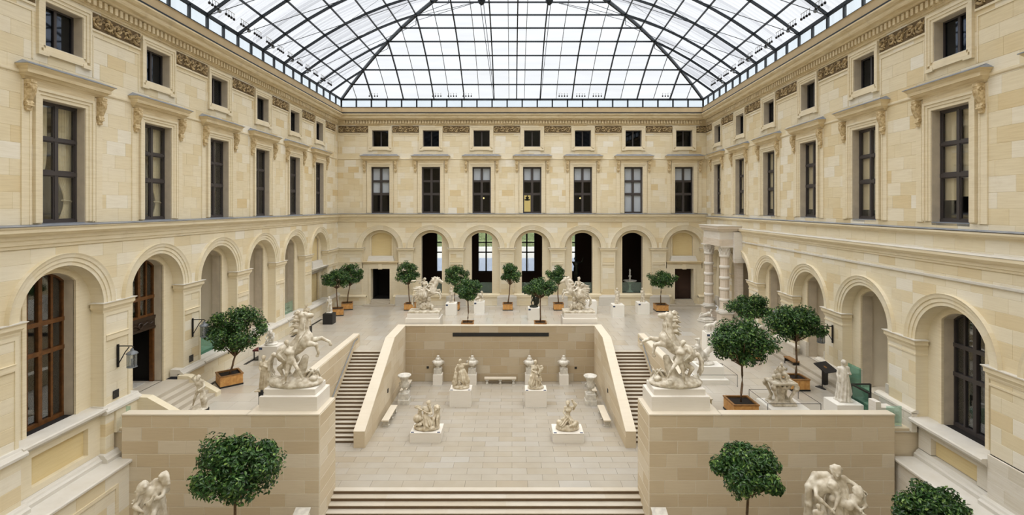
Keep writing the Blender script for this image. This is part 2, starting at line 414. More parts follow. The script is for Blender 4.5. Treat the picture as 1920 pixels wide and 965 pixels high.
# moulding profiles as (v, z) lists -------------------------------------------
P_STRING = [(-.1, 8.92), (.06, 8.92), (.06, 9.02), (.12, 9.06), (.12, 9.22), (.18, 9.26), (.18, 9.40), (.30, 9.48), (.44, 9.54), (.44, 9.66), (.50, 9.72), (.50, 9.76), (-.1, 9.80)]
P_STRING_R = [(-.1, 9.25), (.05, 9.25), (.05, 9.33), (.16, 9.38), (.26, 9.44), (.26, 9.52), (-.1, 9.56)]
P_STRING_R2 = [(-.1, 8.05), (.05, 8.05), (.05, 8.14), (.10, 8.17), (.10, 8.30), (.20, 8.36), (.30, 8.46), (.30, 8.58), (-.1, 8.64)]
P_BAND_R = [(-.1, 7.38), (.05, 7.38), (.09, 7.42), (.09, 7.50), (-.1, 7.54)]
P_CORN = [(-.1, 19.30), (.05, 19.30), (.05, 19.40), (.10, 19.42), (.10, 19.78), (.34, 19.80), (.36, 19.88), (.58, 19.94), (.62, 20.02), (.62, 20.16), (.72, 20.22), (.80, 20.32), (.80, 20.40), (-.1, 20.46)]
P_LEADTOP = [(-.1, 9.80), (.52, 9.76), (.53, 9.79), (-.1, 9.84)]
def spandrel_pieces(bays, u0, u1, z0, z1, zs, r, row, ln, tone_fn):
    """blocks of one course between semicircular openings of radius r sprung at zs"""
    def half(z):
        d = z - zs
        return A_IN if d <= 0 else (math.sqrt(max(0, r * r - d * d)) if d < r else 0)
    out = []
    cs = sorted(bays)
    edges = []
    prev = ('flat', u0)
    if z0 >= zs + r - 1e-4:
        return course(u0, u1, z0, z1, ln, row, tone_fn)
    K = 4
    zz = [z0 + (z1 - z0) * k / K for k in range(K + 1)]
    for i in range(len(cs) + 1):
        la = [u0] * (K + 1) if i == 0 else [cs[i - 1] + half(z) for z in zz]
        rb = [u1] * (K + 1) if i == len(cs) else [cs[i] - half(z) for z in zz]
        amax, bmin = max(la), min(rb)
        w = bmin - amax
        n = max(1, round(w / ln))
        off = 0.5 if row % 2 else 0
        cuts = [amax + w * (k + off) / n for k in range(0 if off else 1, n)] if w > 0.7 else []
        cuts = [c for c in cuts if c > amax + 0.25 and c < bmin - 0.25]
        bl = [la] + [[c] * (K + 1) for c in cuts] + [rb]
        for a, b in zip(bl[:-1], bl[1:]):
            poly = [(a[0], z0)] + [(b[0], z0)]
            if max(b) - min(b) > 1e-5: poly += [(b[k], zz[k]) for k in range(1, K)]
            poly += [(b[K], z1), (a[K], z1)]
            if max(a) - min(a) > 1e-5: poly += [(a[k], zz[k]) for k in range(K - 1, 0, -1)]
            if poly[1][0] - poly[0][0] > 0.01 or abs(poly[2][0] - poly[-1][0]) > 0.01: out.append((poly, tone_fn()))
    return out
def voussoir_meshes():
    prof = [(A_IN, -.12), (A_IN, .05), (2.12, .05), (2.12, .09), (2.30, .09), (2.30, .13), (2.40, .15), (A_OUT, .19), (A_OUT, -.05)]
    ms = []
    n = 11
    for k in range(n):
        mb = MB(); seg = 3
        for s in range(seg):
            a0 = PI * (k + s / seg) / n; a1 = PI * (k + (s + 1) / seg) / n
            for (r0, v0), (r1, v1) in zip(prof[:-1], prof[1:]):
                mb.face([(r0 * math.cos(a0), v0, r0 * math.sin(a0)), (r0 * math.cos(a1), v0, r0 * math.sin(a1)),
                         (r1 * math.cos(a1), v1, r1 * math.sin(a1)), (r1 * math.cos(a0), v1, r1 * math.sin(a0))], (0.35 + 0.35 * ((k * 37) % 11) / 11))
        ms.append(mb.mesh('voussoir', M_ARC))
    return ms
VOUS = voussoir_meshes()
def impost(mb, uc, half, zt, deep=0.55):
    """moulded pier cap that returns into the recess on both sides; top at zt"""
    for z0, z1, p0, g in ((-.46, -.40, .03, 0), (-.40, -.34, .05, 0), (-.34, -.20, .05, .08), (-.20, -.06, .15, 0), (-.06, 0, .15, .04)):
        mb.frustum(uc - half - p0, uc + half + p0, -deep + 0.1, p0, zt + z0, zt + z1, g)
def relief_mesh(w, h):
    """a carved running scroll: spirals, stems and leaves in real relief"""
    mb = MB(); n = max(4, round(w / .58)); L = w / n
    for i in range(n):
        cx = -w / 2 + L * (i + .5); sg = 1 if i % 2 else -1
        pts = []
        for k in range(15):
            a = k * 0.62; r = (h * .40) * (1 - k / 17)
            pts.append((cx + sg * r * math.cos(a + 1.2), .035, sg * r * math.sin(a + 1.2) * 0.95))
        mb.tube(pts, .062, 5)
        mb.tube([(cx + sg * 0, .05, 0), (cx + .05, .05, .04), (cx + .0, .05, .08)], .07, 5)
        for q in range(5):
            a = q * 1.26 + .4; r = h * .46
            mb.tube([(cx + r * .7 * math.cos(a), .03, r * .7 * math.sin(a)), (cx + r * math.cos(a) * 1.05, .03, r * math.sin(a) * .95)], .045, 4, r1=.015)
        mb.tube([(cx - L / 2, .03, -sg * h * .35), (cx - L * .25, .03, -sg * h * .1), (cx, .03, sg * h * .38)], .04, 4)
    return mb
_relief = {}
wall_objs = {}
for wn, W in WALLS.items():
    M = W['M']; bays = W['bays']; u0, u1, zs = W['u0'], W['u1'], W['zs']; side = W['side']
    lab = {'left': 'long cream limestone facade on the left with arches, tall windows and attic windows',
           'back': 'cream limestone facade at the far end of the hall with seven bays',
           'right': 'long cream limestone facade on the right with low arches and blinds in windows'}[side]
    # the outer shell that closes the rooms behind the windows
    sh = MB()
    if side == 'back':
        sh.box(u0 - 3, u1 + 3, -2.1, -1.8, 8.6, 20.4)
    else:
        sh.box(u0, u1, -3.5, -3.2, -5, 20.4)
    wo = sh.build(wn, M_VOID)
    wo.matrix_world = M; wo['kind'] = 'structure'; wo['label'] = lab; wo['category'] = 'wall'
    wall_objs[side] = wo
    pieces = []
    lows = []
    # upper storey
    holes_t = [(b - 1.0, b + 1.0) for b in bays]; holes_a = [(b - .88, b + .88) for b in bays]
    zlo = 9.45 if side != 'right' else 9.3
    row = 0
    for z0, z1 in rows_between([zlo, 9.83, 14.84, 16.98, 18.76, 19.35], 0.62):
        zm = (z0 + z1) / 2
        hs = holes_t if 9.83 < zm < 14.84 else (holes_a if 16.98 < zm < 18.76 else [])
        for a, b in minus(u0, u1, hs):
            pieces += [(p, 0.0, t) for p, t in course(a, b, z0, z1, 1.25, row)]
        row += 1
    # arcade storey
    bot = W['dado']
    keys = [bot, zs - .46, zs, zs + 1.1, zs + A_CUT, zlo]
    keys = [k for k in keys if k >= bot]
    for z0, z1 in rows_between(keys, 0.58):
        lows += [(p, 0.0, t) for p, t in spandrel_pieces(bays, u0, u1, z0, z1, zs, A_CUT, row, 1.2, tones)]
        row += 1
    emit(wo, M, pieces, 'stone_block', M_WALL, 190)
    emit(wo, M, lows, 'arcade_block', M_ARC, 110)
    for b in bays:
        for k, me in enumerate(VOUS): link('voussoir', me, wo, (b, 0, zs))
    # piers: imposts, bands, panel frames, bases
    cs = sorted(bays)
    mids = [(a + b) / 2 for a, b in zip(cs[:-1], cs[1:])]
    gaps = [b - a for a, b in zip(cs[:-1], cs[1:])]
    ends = [(u0 + cs[0] - A_IN) / 2, (u1 + cs[-1] + A_IN) / 2]
    piers = list(zip(mids, [(g - 2 * A_IN) / 2 for g in gaps])) + [(ends[0], (cs[0] - A_IN - u0) / 2), (ends[1], (u1 - cs[-1] - A_IN) / 2)]
    for pc, ph in piers:
        mb = MB(); impost(mb, pc, ph, zs); mb.build('impost', M_TRIM, wo)
        MB().box(pc - ph - .22, pc + ph + .22, -.45, .21, zs, zs + .035).build('impost_cap', M_CAP, wo)
        mb = MB(); mb.box(pc - ph + .02, pc + ph - .02, -.6, -.02, bot, zs - .3).build('pier_core', M_ARC, wo)
        if side != 'right':
            mb = MB(); mb.box(pc - ph + .15, pc + ph - .15, -.03, .06, 4.36, 4.56); mb.frustum(pc - ph + .15, pc + ph - .15, -.03, .06, 4.56, 4.62, .03)
            mb.build('pier_band', M_TRIM, wo)
            mb = MB()
            for sgn in (-1, 1): mb.box(pc + sgn * (ph - .075) - .07, pc + sgn * (ph - .075) + .07, -.03, .035, 1.4, 5.5)
            mb.box(pc - ph + .005, pc + ph - .005, -.03, .035, 5.5, 5.655)
            mb.build('pier_frame', M_ARC, wo)
        else:
            mb = MB(); mb.box(pc - ph - .03, pc + ph + .03, -.5, .035, zs - .72, zs - .64).build('pier_band', M_TRIM, wo)
    # running mouldings
    ul, ur = u0, u1
    if side == 'right':
        MB().extrude(P_STRING_R, ul, ur).build('string_course', M_TRIM, wo)
        MB().extrude([(p[0], p[1] - .24) for p in [(.25, 9.78), (.28, 9.80), (-.05, 9.86), (-.05, 9.80)]], ul, ur).build('lead_flashing', M_LEAD, wo)
        MB().extrude(P_STRING_R2, ul, ur).build('string_course', M_TRIM, wo)
        MB().extrude([(.31, 8.58), (.32, 8.61), (-.05, 8.68), (-.05, 8.62)], ul, ur).build('ledge_cap', M_CAP, wo)
        MB().extrude(P_BAND_R, ul, ur).build('string_course', M_CAP, wo)
    else:
        MB().extrude(P_STRING, ul, ur).build('string_course', M_TRIM, wo)
        MB().extrude(P_LEADTOP, ul, ur).build('lead_flashing', M_LEAD, wo)
    MB().extrude([(-.05, 15.62), (.03, 15.62), (.05, 15.66), (.05, 15.74), (-.05, 15.78)], ul, ur).build('string_course', M_TRIM, wo)
    MB().extrude(P_CORN, ul, ur).build('cornice', M_CORN, wo)
    mb = MB(); u = ul + .6
    while u < ur - .6:
        mb.box(u, u + .17, .08, .26, 19.45, 19.76); u += .30
    mb.build('dentil', M_CORN, wo, kind='stuff')
    MB().extrude([(.30, 20.44), (.50, 20.44), (.62, 20.56), (.62, 21.02), (.66, 21.06), (.30, 21.10)], ul, ur).build('fascia_board', M_BOARD, wo)
    MB().extrude([(.60, 20.44), (.72, 20.44), (.72, 20.54), (.60, 20.54)], ul, ur).build('gutter_rail', M_STEEL, wo)
    # carved frieze panels between attic windows
    for i in range(len(cs) + 1):
        a = u0 if i == 0 else cs[i - 1] + 1.30
        b = u1 if i == len(cs) else cs[i] - 1.30
        if i == 0: a = max(a, b - 2.9) if side != 'back' else u0 + .1
        if i == len(cs): b = min(b, a + 2.9) if side != 'back' else u1 - .1
        w = b - a
        if w < .6: continue
        key = round(w, 2)
        if key not in _relief:
            _relief[key] = relief_mesh(w, .70).mesh('frieze_relief', M_RELIEF)
        fp = MB().box(-w / 2, w / 2, -.02, .02, -.36, .36).build('frieze_panel', M_RELBG, wo, loc=((a + b) / 2, .01, 18.84))
        link('frieze_relief', _relief[key], fp, (0, .02, 0))
        MB().box(a, b, -.02, .06, 18.38, 18.47).build('frieze_border', M_TRIM, wo)
        if w > 1.2:
            pm_ = MB()
            for q in (a + .10, b - .10): pm_.box(q - .025, q + .025, -.02, .03, 16.30, 18.20)
            pm_.box(a + .125, b - .125, -.02, .03, 18.15, 18.20)
            pm_.build('panel_moulding', M_TRIM, wo)

# lower part of the side walls -------------------------------------------------
def lower_wall(side, far_y, door_bays, zfloor_far):
    W = WALLS['wall_' + side]; M = W['M']; wo = wall_objs[side]; bays = W['bays']
    d = W['dado']
    yb = lambda y: (-y if side == 'left' else y / cr)
    near = sorted((yb(2.0), yb(23.2))); far = sorted((yb(23.2), yb(YB)))
    mat = M_GREY if side == 'right' else M_ARC
    pcs = []
    holes = [(b - 1.55, b + 1.55) for i, b in enumerate(bays) if i in door_bays]
    # dado along the terrace
    r = 0
    for z0, z1 in rows_between([0, d], .58):
        for a, b in minus(far[0], far[1], holes): pcs += [(p, .22, t) for p, t in course(a, b, z0, z1, 1.4, r)]
        r += 1
    for z0, z1 in rows_between([-1.15, d], .58):
        for a, b in minus(near[0], near[1], [(x - A_IN, x + A_IN) for x in bays[:2]]): pcs += [(p, .12, t) for p, t in course(a, b, z0, z1, 1.3, r)]
        r += 1
    for a, b in minus(near[0], near[1], [(x - A_IN, x + A_IN) for x in bays[:2]]): MB().box(a + .01, b - .01, -.6, .05, -1.15, d).build('pier_core', mat, wo)
    emit(wo, M, pcs, 'dado_block', mat, 60, depth=.25)
    if side == 'left':
        for a, b in minus(far[0], near[1], holes + [(x - A_IN - .02 + .14, x + A_IN - .12) for x in bays[:2]]):
            MB().extrude([(-.45, d - .12), (.24, d - .12), (.30, d - .08), (.30, d + .02), (.26, d + .06), (.22, d + .10), (.14, d + .16), (.10, d + .24), (-.45, d + .26)], a, b).build('base_moulding', M_CAP, wo)
    else:
        for a, b in minus(far[0], far[1], [(x - 1.2, x + 1.2) for x in bays[2:]]):
            MB().extrude([(-.1, d - .05), (.24, d - .05), (.22, d + .04), (.05, d + .12), (-.1, d + .12)], a, b).build('base_moulding', M_GREY, wo)
        pass
    # stepped base and ledge below the near windows
    for a, b in minus(near[0], near[1], [(x - A_IN, x + A_IN) for x in bays[:2]]): MB().extrude([(-.3, -1.15), (.34, -1.15), (.34, -.98), (.26, -.92), (.22, -.84), (.14, -.76), (-.3, -.74)], a - .16, b + .16).build('base_moulding', M_CAP, wo)
    for x in bays[:2]: MB().extrude([(-.5, -1.15), (.10, -1.15), (.10, -.98), (.02, -.92), (-.02, -.84), (-.12, -.76), (-.5, -.74)], x - A_IN, x + A_IN).build('base_moulding', M_CAP, wo)
    MB().extrude([(-.6, -1.32), (1.02, -1.32), (1.10, -1.26), (1.10, -1.18), (1.04, -1.14), (-.6, -1.12)], near[0], near[1]).build('ledge', M_CAP, wo)
    pcs = []; r = 0
    for z0, z1 in rows_between([-4.6, -1.32], .62):
        pcs += [(p, .95, t) for p, t in course(near[0], near[1], z0, z1, 1.5, r)]; r += 1
    emit(wo, M, pcs, 'dado_block', M_ARC if side == 'left' else M_GREY, 50, depth=.3)
    if side == 'left':
        for b in bays[:2]:
            mb = MB()
            for a0, a1, z0, z1 in ((b - 1.6, b + 1.6, -2.05, -1.9), (b - 1.6, b - 1.45, -4.6, -2.05), (b + 1.45, b + 1.6, -4.6, -2.05)): mb.box(a0, a1, .9, 1.0, z0, z1)
            mb.build('panel_frame', M_TRIM, wo)
lower_wall('left', 0, (2,), 0)
lower_wall('right', 0, (2, 3, 4, 5, 6), 0)
# dado of the far wall
wo = wall_objs['back']; W = WALLS['wall_back']; bb = W['bays']
hl = [(b - 1.45, b + 1.45) for b in (bb[0], bb[6])]
pcs = []; r = 0
for z0, z1 in rows_between([0, 1.0], .5):
    for a, b in minus(W['u0'], W['u1'], hl): pcs += [(p, .22, t) for p, t in course(a, b, z0, z1, 1.5, r)]
    r += 1
emit(wo, MBK, pcs, 'dado_block', M_ARC, 60, depth=.25)
for a, b in minus(W['u0'], W['u1'], hl):
    MB().extrude([(-.1, .86), (.28, .86), (.30, .92), (.30, 1.0), (.22, 1.06), (.12, 1.10), (.12, 1.16), (-.1, 1.16)], a, b).build('base_moulding', M_TRIM, wo)
for pc, ph in [((a + b) / 2, 1.05) for a, b in zip(sorted(bb)[:-1], sorted(bb)[1:])]:
    MB().box(pc - ph, pc + ph, .1, .36, .0, .92).frustum(pc - ph, pc + ph, .1, .36, .92, 1.14, -.10).build('pier_plinth', M_CAP, wo)
# simple wall behind the viewer, so that the hall is closed
mb = MB().box(-19.5, 18.5, -3.6, -3.0, -5, 28.5)
o = mb.build('wall_front', M_WALL); o['kind'] = 'structure'; o['label'] = 'plain limestone wall closing the hall behind the viewer'; o['category'] = 'wall'
# ------------------------------------------------------------------ windows and openings
WN = [0]; DN = [0]
def copy_tree(o, parent=None):
    c = o.copy(); COL.objects.link(c); c.parent = parent
    for ch in list(o.children): copy_tree(ch, c)
    return c
def bay_M(W, u): return W['M'] @ Matrix.Translation((u, 0, 0))
def tall_parts():
    """shared meshes of the tall window and its hood, in bay coordinates"""
    D = {}
    mb = MB()      # architrave in three steps
    for a, b, p in ((1.0, 1.14, .04), (1.14, 1.27, .08), (1.27, 1.38, .13)):
        mb.box(-b, -a, -.1, p, 9.9, 14.84 + (b - 1.0)); mb.box(a, b, -.1, p, 9.9, 14.84 + (b - 1.0)); mb.box(-a, a, -.1, p, 14.84 + (a - 1.0), 14.84 + (b - 1.0))
    D['architrave'] = (mb.mesh('architrave', M_TRIM), 'architrave')
    mb = MB()
    for s in (-1, 1):
        mb.box(s * 1.66 - .20, s * 1.66 + .20, -.05, .05, 9.84, 15.4)
        mb.box(s * 1.53 - .03, s * 1.53 + .03, -.05, .07, 9.84, 14.3)
    D['side_pilaster'] = (mb.mesh('side_pilaster', M_TRIM), 'side_pilaster')
    mb = MB()
    mb.box(-1.38, 1.38, -.05, .10, 15.22, 15.48)
    for z0, z1, p, g in ((15.44, 15.54, .10, .05), (15.54, 15.66, .20, .10), (15.66, 15.80, .38, .0), (15.80, 15.95, .38, .12)):
        mb.frustum(-1.75 - p * .55, 1.75 + p * .55, -.3, p, z0, z1, g)
    D['hood'] = (mb.mesh('hood', M_CORN), 'hood')
    mb = MB()
    v = [(-2.10, -.05, 15.95), (2.10, -.05, 15.95), (2.10, .53, 15.95), (-2.10, .53, 15.95), (-1.75, -.05, 16.20), (1.75, -.05, 16.20), (2.10, .53, 15.98), (-2.10, .53, 15.98)]
    mb.add(v, [(3, 2, 1, 0), (4, 5, 6, 7), (0, 1, 5, 4), (1, 2, 6, 5), (2, 3, 7, 6), (3, 0, 4, 7)])
    D['lead_cap'] = (mb.mesh('lead_cap', M_LEAD), 'lead_cap')
    mb = MB()      # scrolled bracket: an S-shaped side profile with volutes
    prof = [(0, 1.14), (.40, 1.14), (.40, 1.02), (.36, .98), (.40, .86), (.38, .70), (.28, .50), (.20, .34), (.22, .22), (.18, .12), (.10, .02), (.0, 0)]
    n = len(prof)
    for x0, x1, s in ((-.12, .12, 1.0),):
        vv = [(x0, p[0] * .85, p[1] - .02) for p in prof] + [(x1, p[0] * .85, p[1] - .02) for p in prof]
        mb.add(vv, [(i, (i + 1) % n, n + (i + 1) % n, n + i) for i in range(n)] + [tuple(range(n - 1, -1, -1)), tuple(range(n, 2 * n))])
    for cy, cz, r in ((.20, .86, .13), (.10, .22, .09)):
        for sx in (-1, 1):
            pts = [(sx * .125, cy + r * (1 - k / 12) * math.cos(k * .75), cz + r * (1 - k / 12) * math.sin(k * .75)) for k in range(11)]
            mb.tube(pts, .028, 5)
    for k in range(3): mb.tube([(-.07 + .07 * k, .33, .94), (-.07 + .07 * k, .335, .76), (-.07 + .07 * k, .25, .52), (-.07 + .07 * k, .18, .36)], .022, 4)
    mb.box(-.14, .14, 0, .21, .12, .17); mb.box(-.10, .10, 0, .15, -.06, .02)
    D['bracket'] = (mb.mesh('bracket', M_BRKT), 'bracket')
    mb = MB().box(-1.0, 1.0, -.5, .0, 9.72, 9.86)
    D['sill'] = (mb.mesh('sill', M_LEAD), 'sill')
    mb = MB()
    for s in (-1, 1): mb.box(s * 1.0 - .02, s * 1.0 + .02, -.46, .0, 9.83, 14.84)
    mb.box(-1.0, 1.0, -.46, .0, 14.82, 14.86)
    D['reveal'] = (mb.mesh('reveal', M_GREIGE2), 'reveal')
    mb = MB(); z0, z1 = 9.86, 14.82
    for a, b in ((-1.0, -.90), (.90, 1.0), (-.075, .075)): mb.box(a, b, -.46, -.34, z0, z1)
    for z, h in ((z0, .12), (z1 - .10, .10), (11.83, .17), (13.24, .13)): mb.box(-1.0, 1.0, -.47, -.33, z, z + h)
    for cx in (-.4875, .4875):                      # casement sash bars
        for za, zb in ((9.98, 11.83), (12.0, 13.24), (13.37, 14.72)):
            mb.box(cx - .4125, cx - .365, -.44, -.37, za, zb); mb.box(cx + .365, cx + .4125, -.44, -.37, za, zb)
            mb.box(cx - .365, cx + .365, -.44, -.37, za, za + .05); mb.box(cx - .365, cx + .365, -.44, -.37, zb - .05, zb)
    D['window_frame'] = (mb.mesh('window_frame', M_BLACK), 'window_frame')
    mb = MB()
    mb.box(-1.3, 1.3, -1.85, -1.75, 9.3, 15.3); mb.box(-1.35, -1.25, -1.85, -.46, 9.3, 15.3); mb.box(1.25, 1.35, -1.85, -.46, 9.3, 15.3)
    mb.box(-1.3, 1.3, -1.85, -.40, 9.3, 9.72); mb.box(-1.3, 1.3, -1.85, -.46, 14.87, 15.3)
    D['room_lining'] = (mb.mesh('room_lining', M_VOID), 'room_lining')
    D['panes'] = [MB().box(cx - .37, cx + .37, -.41, -.40, za, zb).mesh('pane', M_GLASS) for cx in (-.4875, .4875) for za, zb in ((9.98, 11.83), (12.0, 13.24), (13.37, 14.72))]
    return D
TP = tall_parts()
def curtain_mesh(side, tied=True):
    mb = MB(); nu, nz = 28, 26; z0, z1 = 9.9, 14.8
    vs_ = []
    for i in range(nz + 1):
        z = z1 + (z0 - z1) * i / nz
        t = (z1 - z) / (z1 - z0)
        pinch = 1 - .62 * math.exp(-((t - .82) / .20) ** 2) if tied else 1
        w = .86 * pinch
        for k in range(nu + 1):
            q = k / nu
            u = side * (.98 - q * w) if tied else side * (.98 - q * .95)
            vs_.append((u, -.62 + .05 * math.sin(q * 44) * (1.2 - .4 * t), z))
    for i in range(nz):
        for k in range(nu):
            a = i * (nu + 1) + k; mb.f.append((a, a + 1, a + nu + 2, a + nu + 1)); mb.t.append(.5)
    mb.v = vs_
    return mb.mesh('curtain', M_CURT, True)
CURT = {s: curtain_mesh(s) for s in (-1, 1)}
TIE = MB().tube([(0 + .24 * math.cos(a), -.60 + .10 * math.sin(a), 10.78 + .03 * math.cos(a)) for a in [2 * PI * k / 12 for k in range(13)]], .03, 5).mesh('tie_back', M_CURT)
ORD = ['nearest', 'second nearest', 'third nearest', 'fourth nearest', 'fifth nearest', 'sixth nearest', 'farthest']
ORDL = ['leftmost', 'second from left', 'third from left', 'middle', 'third from right', 'second from right', 'rightmost']
def tall_window(W, u, label, deco):
    WN[0] += 1
    t = thing('window_%d' % WN[0], label, 'window', kind='structure', M=bay_M(W, u))
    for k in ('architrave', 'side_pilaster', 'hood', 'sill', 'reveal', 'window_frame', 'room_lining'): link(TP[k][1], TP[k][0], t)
    hood = [c for c in t.children if c.name.startswith('hood')][0]
    link('lead_cap', TP['lead_cap'][0], hood)
    for s in (-1, 1): link('bracket', TP['bracket'][0], t, (s * 1.66, .0, 14.30))
    fr = [c for c in t.children if c.name.startswith('window_frame')][0]
    for me in TP['panes']: link('pane', me, fr)
    if deco[0] == 'curtain':
        for s in deco[1]:
            c = link('curtain', CURT[s], t); link('tie_back', TIE, c, (s * .80, 0, 0))
    elif deco[0] == 'blind':
        mat = deco[2]
        for cx, zb in zip((-.4875, .4875), deco[1]):
            if zb is None: continue
            mb = MB().box(cx - .44, cx + .44, -.53, -.52, zb, 14.75).box(cx - .44, cx + .44, -.545, -.51, zb - .03, zb)
            mb.build('blind', mat, t)
    return t
def attic_parts():
    D = {}
    mb = MB()
    za, zb = 16.98, 18.76
    for a, p in ((.0, .04), (.13, .08), (.26, .12)):
        w0 = .88 + a; w1 = w0 + .13 if a < .2 else w0 + .10
        mb.box(-w1, -w0, -.1, p, za - a, zb + a + .13); mb.box(w0, w1, -.1, p, za - a, zb + a + .13)
        mb.box(-w0, w0, -.1, p, zb + a, zb + a + .13)
        if a < .2: mb.box(-w0, w0, -.1, p, za - a - .13, za - a)
    for s in (-1, 1): mb.box(s * 1.02 - .22, s * 1.02 + .22, -.1, .12, za - .42, za - .26)
    mb.box(-.85, .85, -.1, .10, za - .36, za - .24)
    D['architrave'] = mb.mesh('architrave', M_TRIM)
    mb = MB()
    for s in (-1, 1): mb.box(s * .88 - .02, s * .88 + .02, -.5, 0, za, zb)
    mb.box(-.88, .88, -.5, 0, zb - .02, zb + .02)
    D['reveal'] = mb.mesh('reveal', M_GREIGE2)
    D['sill'] = MB().box(-.88, .88, -.5, .02, za - .05, za + .02).mesh('sill', M_CAP)
    mb = MB()
    for a, b in ((-.88, -.79), (.79, .88), (-.06, .06)): mb.box(a, b, -.5, -.38, za, zb)
    mb.box(-.88, .88, -.5, -.38, za, za + .09); mb.box(-.88, .88, -.5, -.38, zb - .09, zb)
    D['window_frame'] = mb.mesh('window_frame', M_BLACK)
    D['panes'] = [MB().box(a, b, -.45, -.44, za + .08, zb - .08).mesh('pane', M_GLASSD) for a, b in ((-.8, -.05), (.05, .8))]
    mb = MB().box(-1.1, 1.1, -1.5, -1.4, 16.6, 19.2).box(-1.12, -1.0, -1.5, -.5, 16.6, 19.2).box(1.0, 1.12, -1.5, -.5, 16.6, 19.2).box(-1.1, 1.1, -1.5, -.5, 16.6, 16.93).box(-1.1, 1.1, -1.5, -.5, 18.8, 19.2)
    D['room_lining'] = mb.mesh('room_lining', M_VOID)
    return D
M_GLASSD = glass_mat('sky_reflecting_glass', (0.45, 0.5, 0.58, 1), 0.01)
AP = attic_parts()
def attic_window(W, u, label):
    WN[0] += 1
    t = thing('window_%d' % WN[0], label, 'window', kind='structure', M=bay_M(W, u))
    for k in ('architrave', 'reveal', 'sill', 'room_lining'): link(k, AP[k], t)
    fr = link('window_frame', AP['window_frame'], t)
    for me in AP['panes']: link('pane', me, fr)
for side, W in (('left', WALLS['wall_left']), ('right', WALLS['wall_right'])):
    for j, u in enumerate(W['bays']):
        where = ('beyond the left picture edge' if side == 'left' else 'beyond the right picture edge') if j == 0 else ORD[j - 1] + ' of the ' + side + ' facade'
        if j == 6: where = 'farthest of the ' + side + ' facade, beside the corner'
        if side == 'left':
            deco = ('curtain', (-1, 1)) if j in (0, 1) else (('curtain', (-1, 1)) if j == 2 else ('none',))
            lb = ('tall window with cream curtains, ' if j < 3 else 'tall dark window under a hood, ') + where
        else:
            deco = ('blind', (11.0, 10.85) if j < 2 else (10.4, 10.4), M_BLIND)
            lb = 'tall window with beige blinds, ' + where
        tall_window(W, u, lb, deco)
        attic_window(W, u, 'small square attic window, ' + where)
W = WALLS['wall_back']
decos = [('blind', (12.1, 12.1), M_WBLIND), ('none',), ('blind', (13.3, 13.3), M_WBLIND), ('blind', (13.3, 13.3), M_WBLIND), ('blind', (13.3, 13.3), M_WBLIND), ('blind', (9.9, 9.9), M_WBLIND), ('blind', (13.3, 13.3), M_WBLIND)]
desc = ['tall window, white blinds down to middle', 'tall dark window without blinds', 'tall window with short white blinds', 'tall window with short white blinds', 'tall window with short white blinds', 'tall window, white blinds fully lowered', 'tall window with short white blinds']
for i, u in enumerate(W['bays']):
    tw = tall_window(W, u, desc[i] + ', ' + ORDL[i] + ' on the far facade', decos[i])
    if i == 3:
        MB().box(.12, .92, -1.70, -1.66, 9.75, 11.9).build('lit_room', M_LIT, tw)
        m = MB().lathe([(.02, 0), (.30, .06), (.34, .14), (.10, .22), (.22, .34), (.05, .5), (.015, .9)], 10, (.5, -1.2, 11.2)); m.build('chandelier', M_IRON, tw)
    if i in (2, 4): MB().lathe([(.01, -.09), (.07, -.05), (.09, 0), (.07, .05), (.01, .09)], 8, (-.15 if i == 2 else .12, -1.3, 11.5)).build('lamp_bulb', M_BULB, tw)
    attic_window(W, u, 'small square attic window, ' + ORDL[i] + ' on the far facade')

# ---- arched bays -----------------------------------------------------------
HW = 1.11
def inner_path(zs, zb, hw=HW, n=17, off=0.0):
    """outline of the inner opening: up one jamb, over a flat segmental head, down the other"""
    zi, zt = zs + 1.18, zs + 1.63
    h = zt - zi; R = (hw * hw + h * h) / (2 * h); zc = zt - R; a0 = math.asin(hw / R)
    head = [(-hw, zs)]
    k1 = 3
    for k in range(1, k1 + 1): head.append((-hw, zs + (zi - zs) * k / k1))
    m = n - 2 * (k1 + 1)
    for k in range(1, m + 1):
        a = -a0 + 2 * a0 * k / (m + 1); head.append((R * math.sin(a), zc + R * math.cos(a)))
    for k in range(k1, -1, -1): head.append((hw, zs + (zi - zs) * k / k1))
    p = [(-hw, zb)] + head + [(hw, zb)]
    if off:
        c = (0, zs)
        q = []
        for (x, z) in p:
            if z <= zi + 1e-6: q.append((x + math.copysign(off, x), z))
            else: q.append((x * (1 + off / hw * .9), z + off))
        p = q
    return p
def outer_path(zs, zb, r=A_IN - .006, n=17):
    return [(-r, zb)] + [(-r * math.cos(PI * k / (n - 1)), zs + r * math.sin(PI * k / (n - 1))) for k in range(n)] + [(r, zb)]
_arch_cache = {}
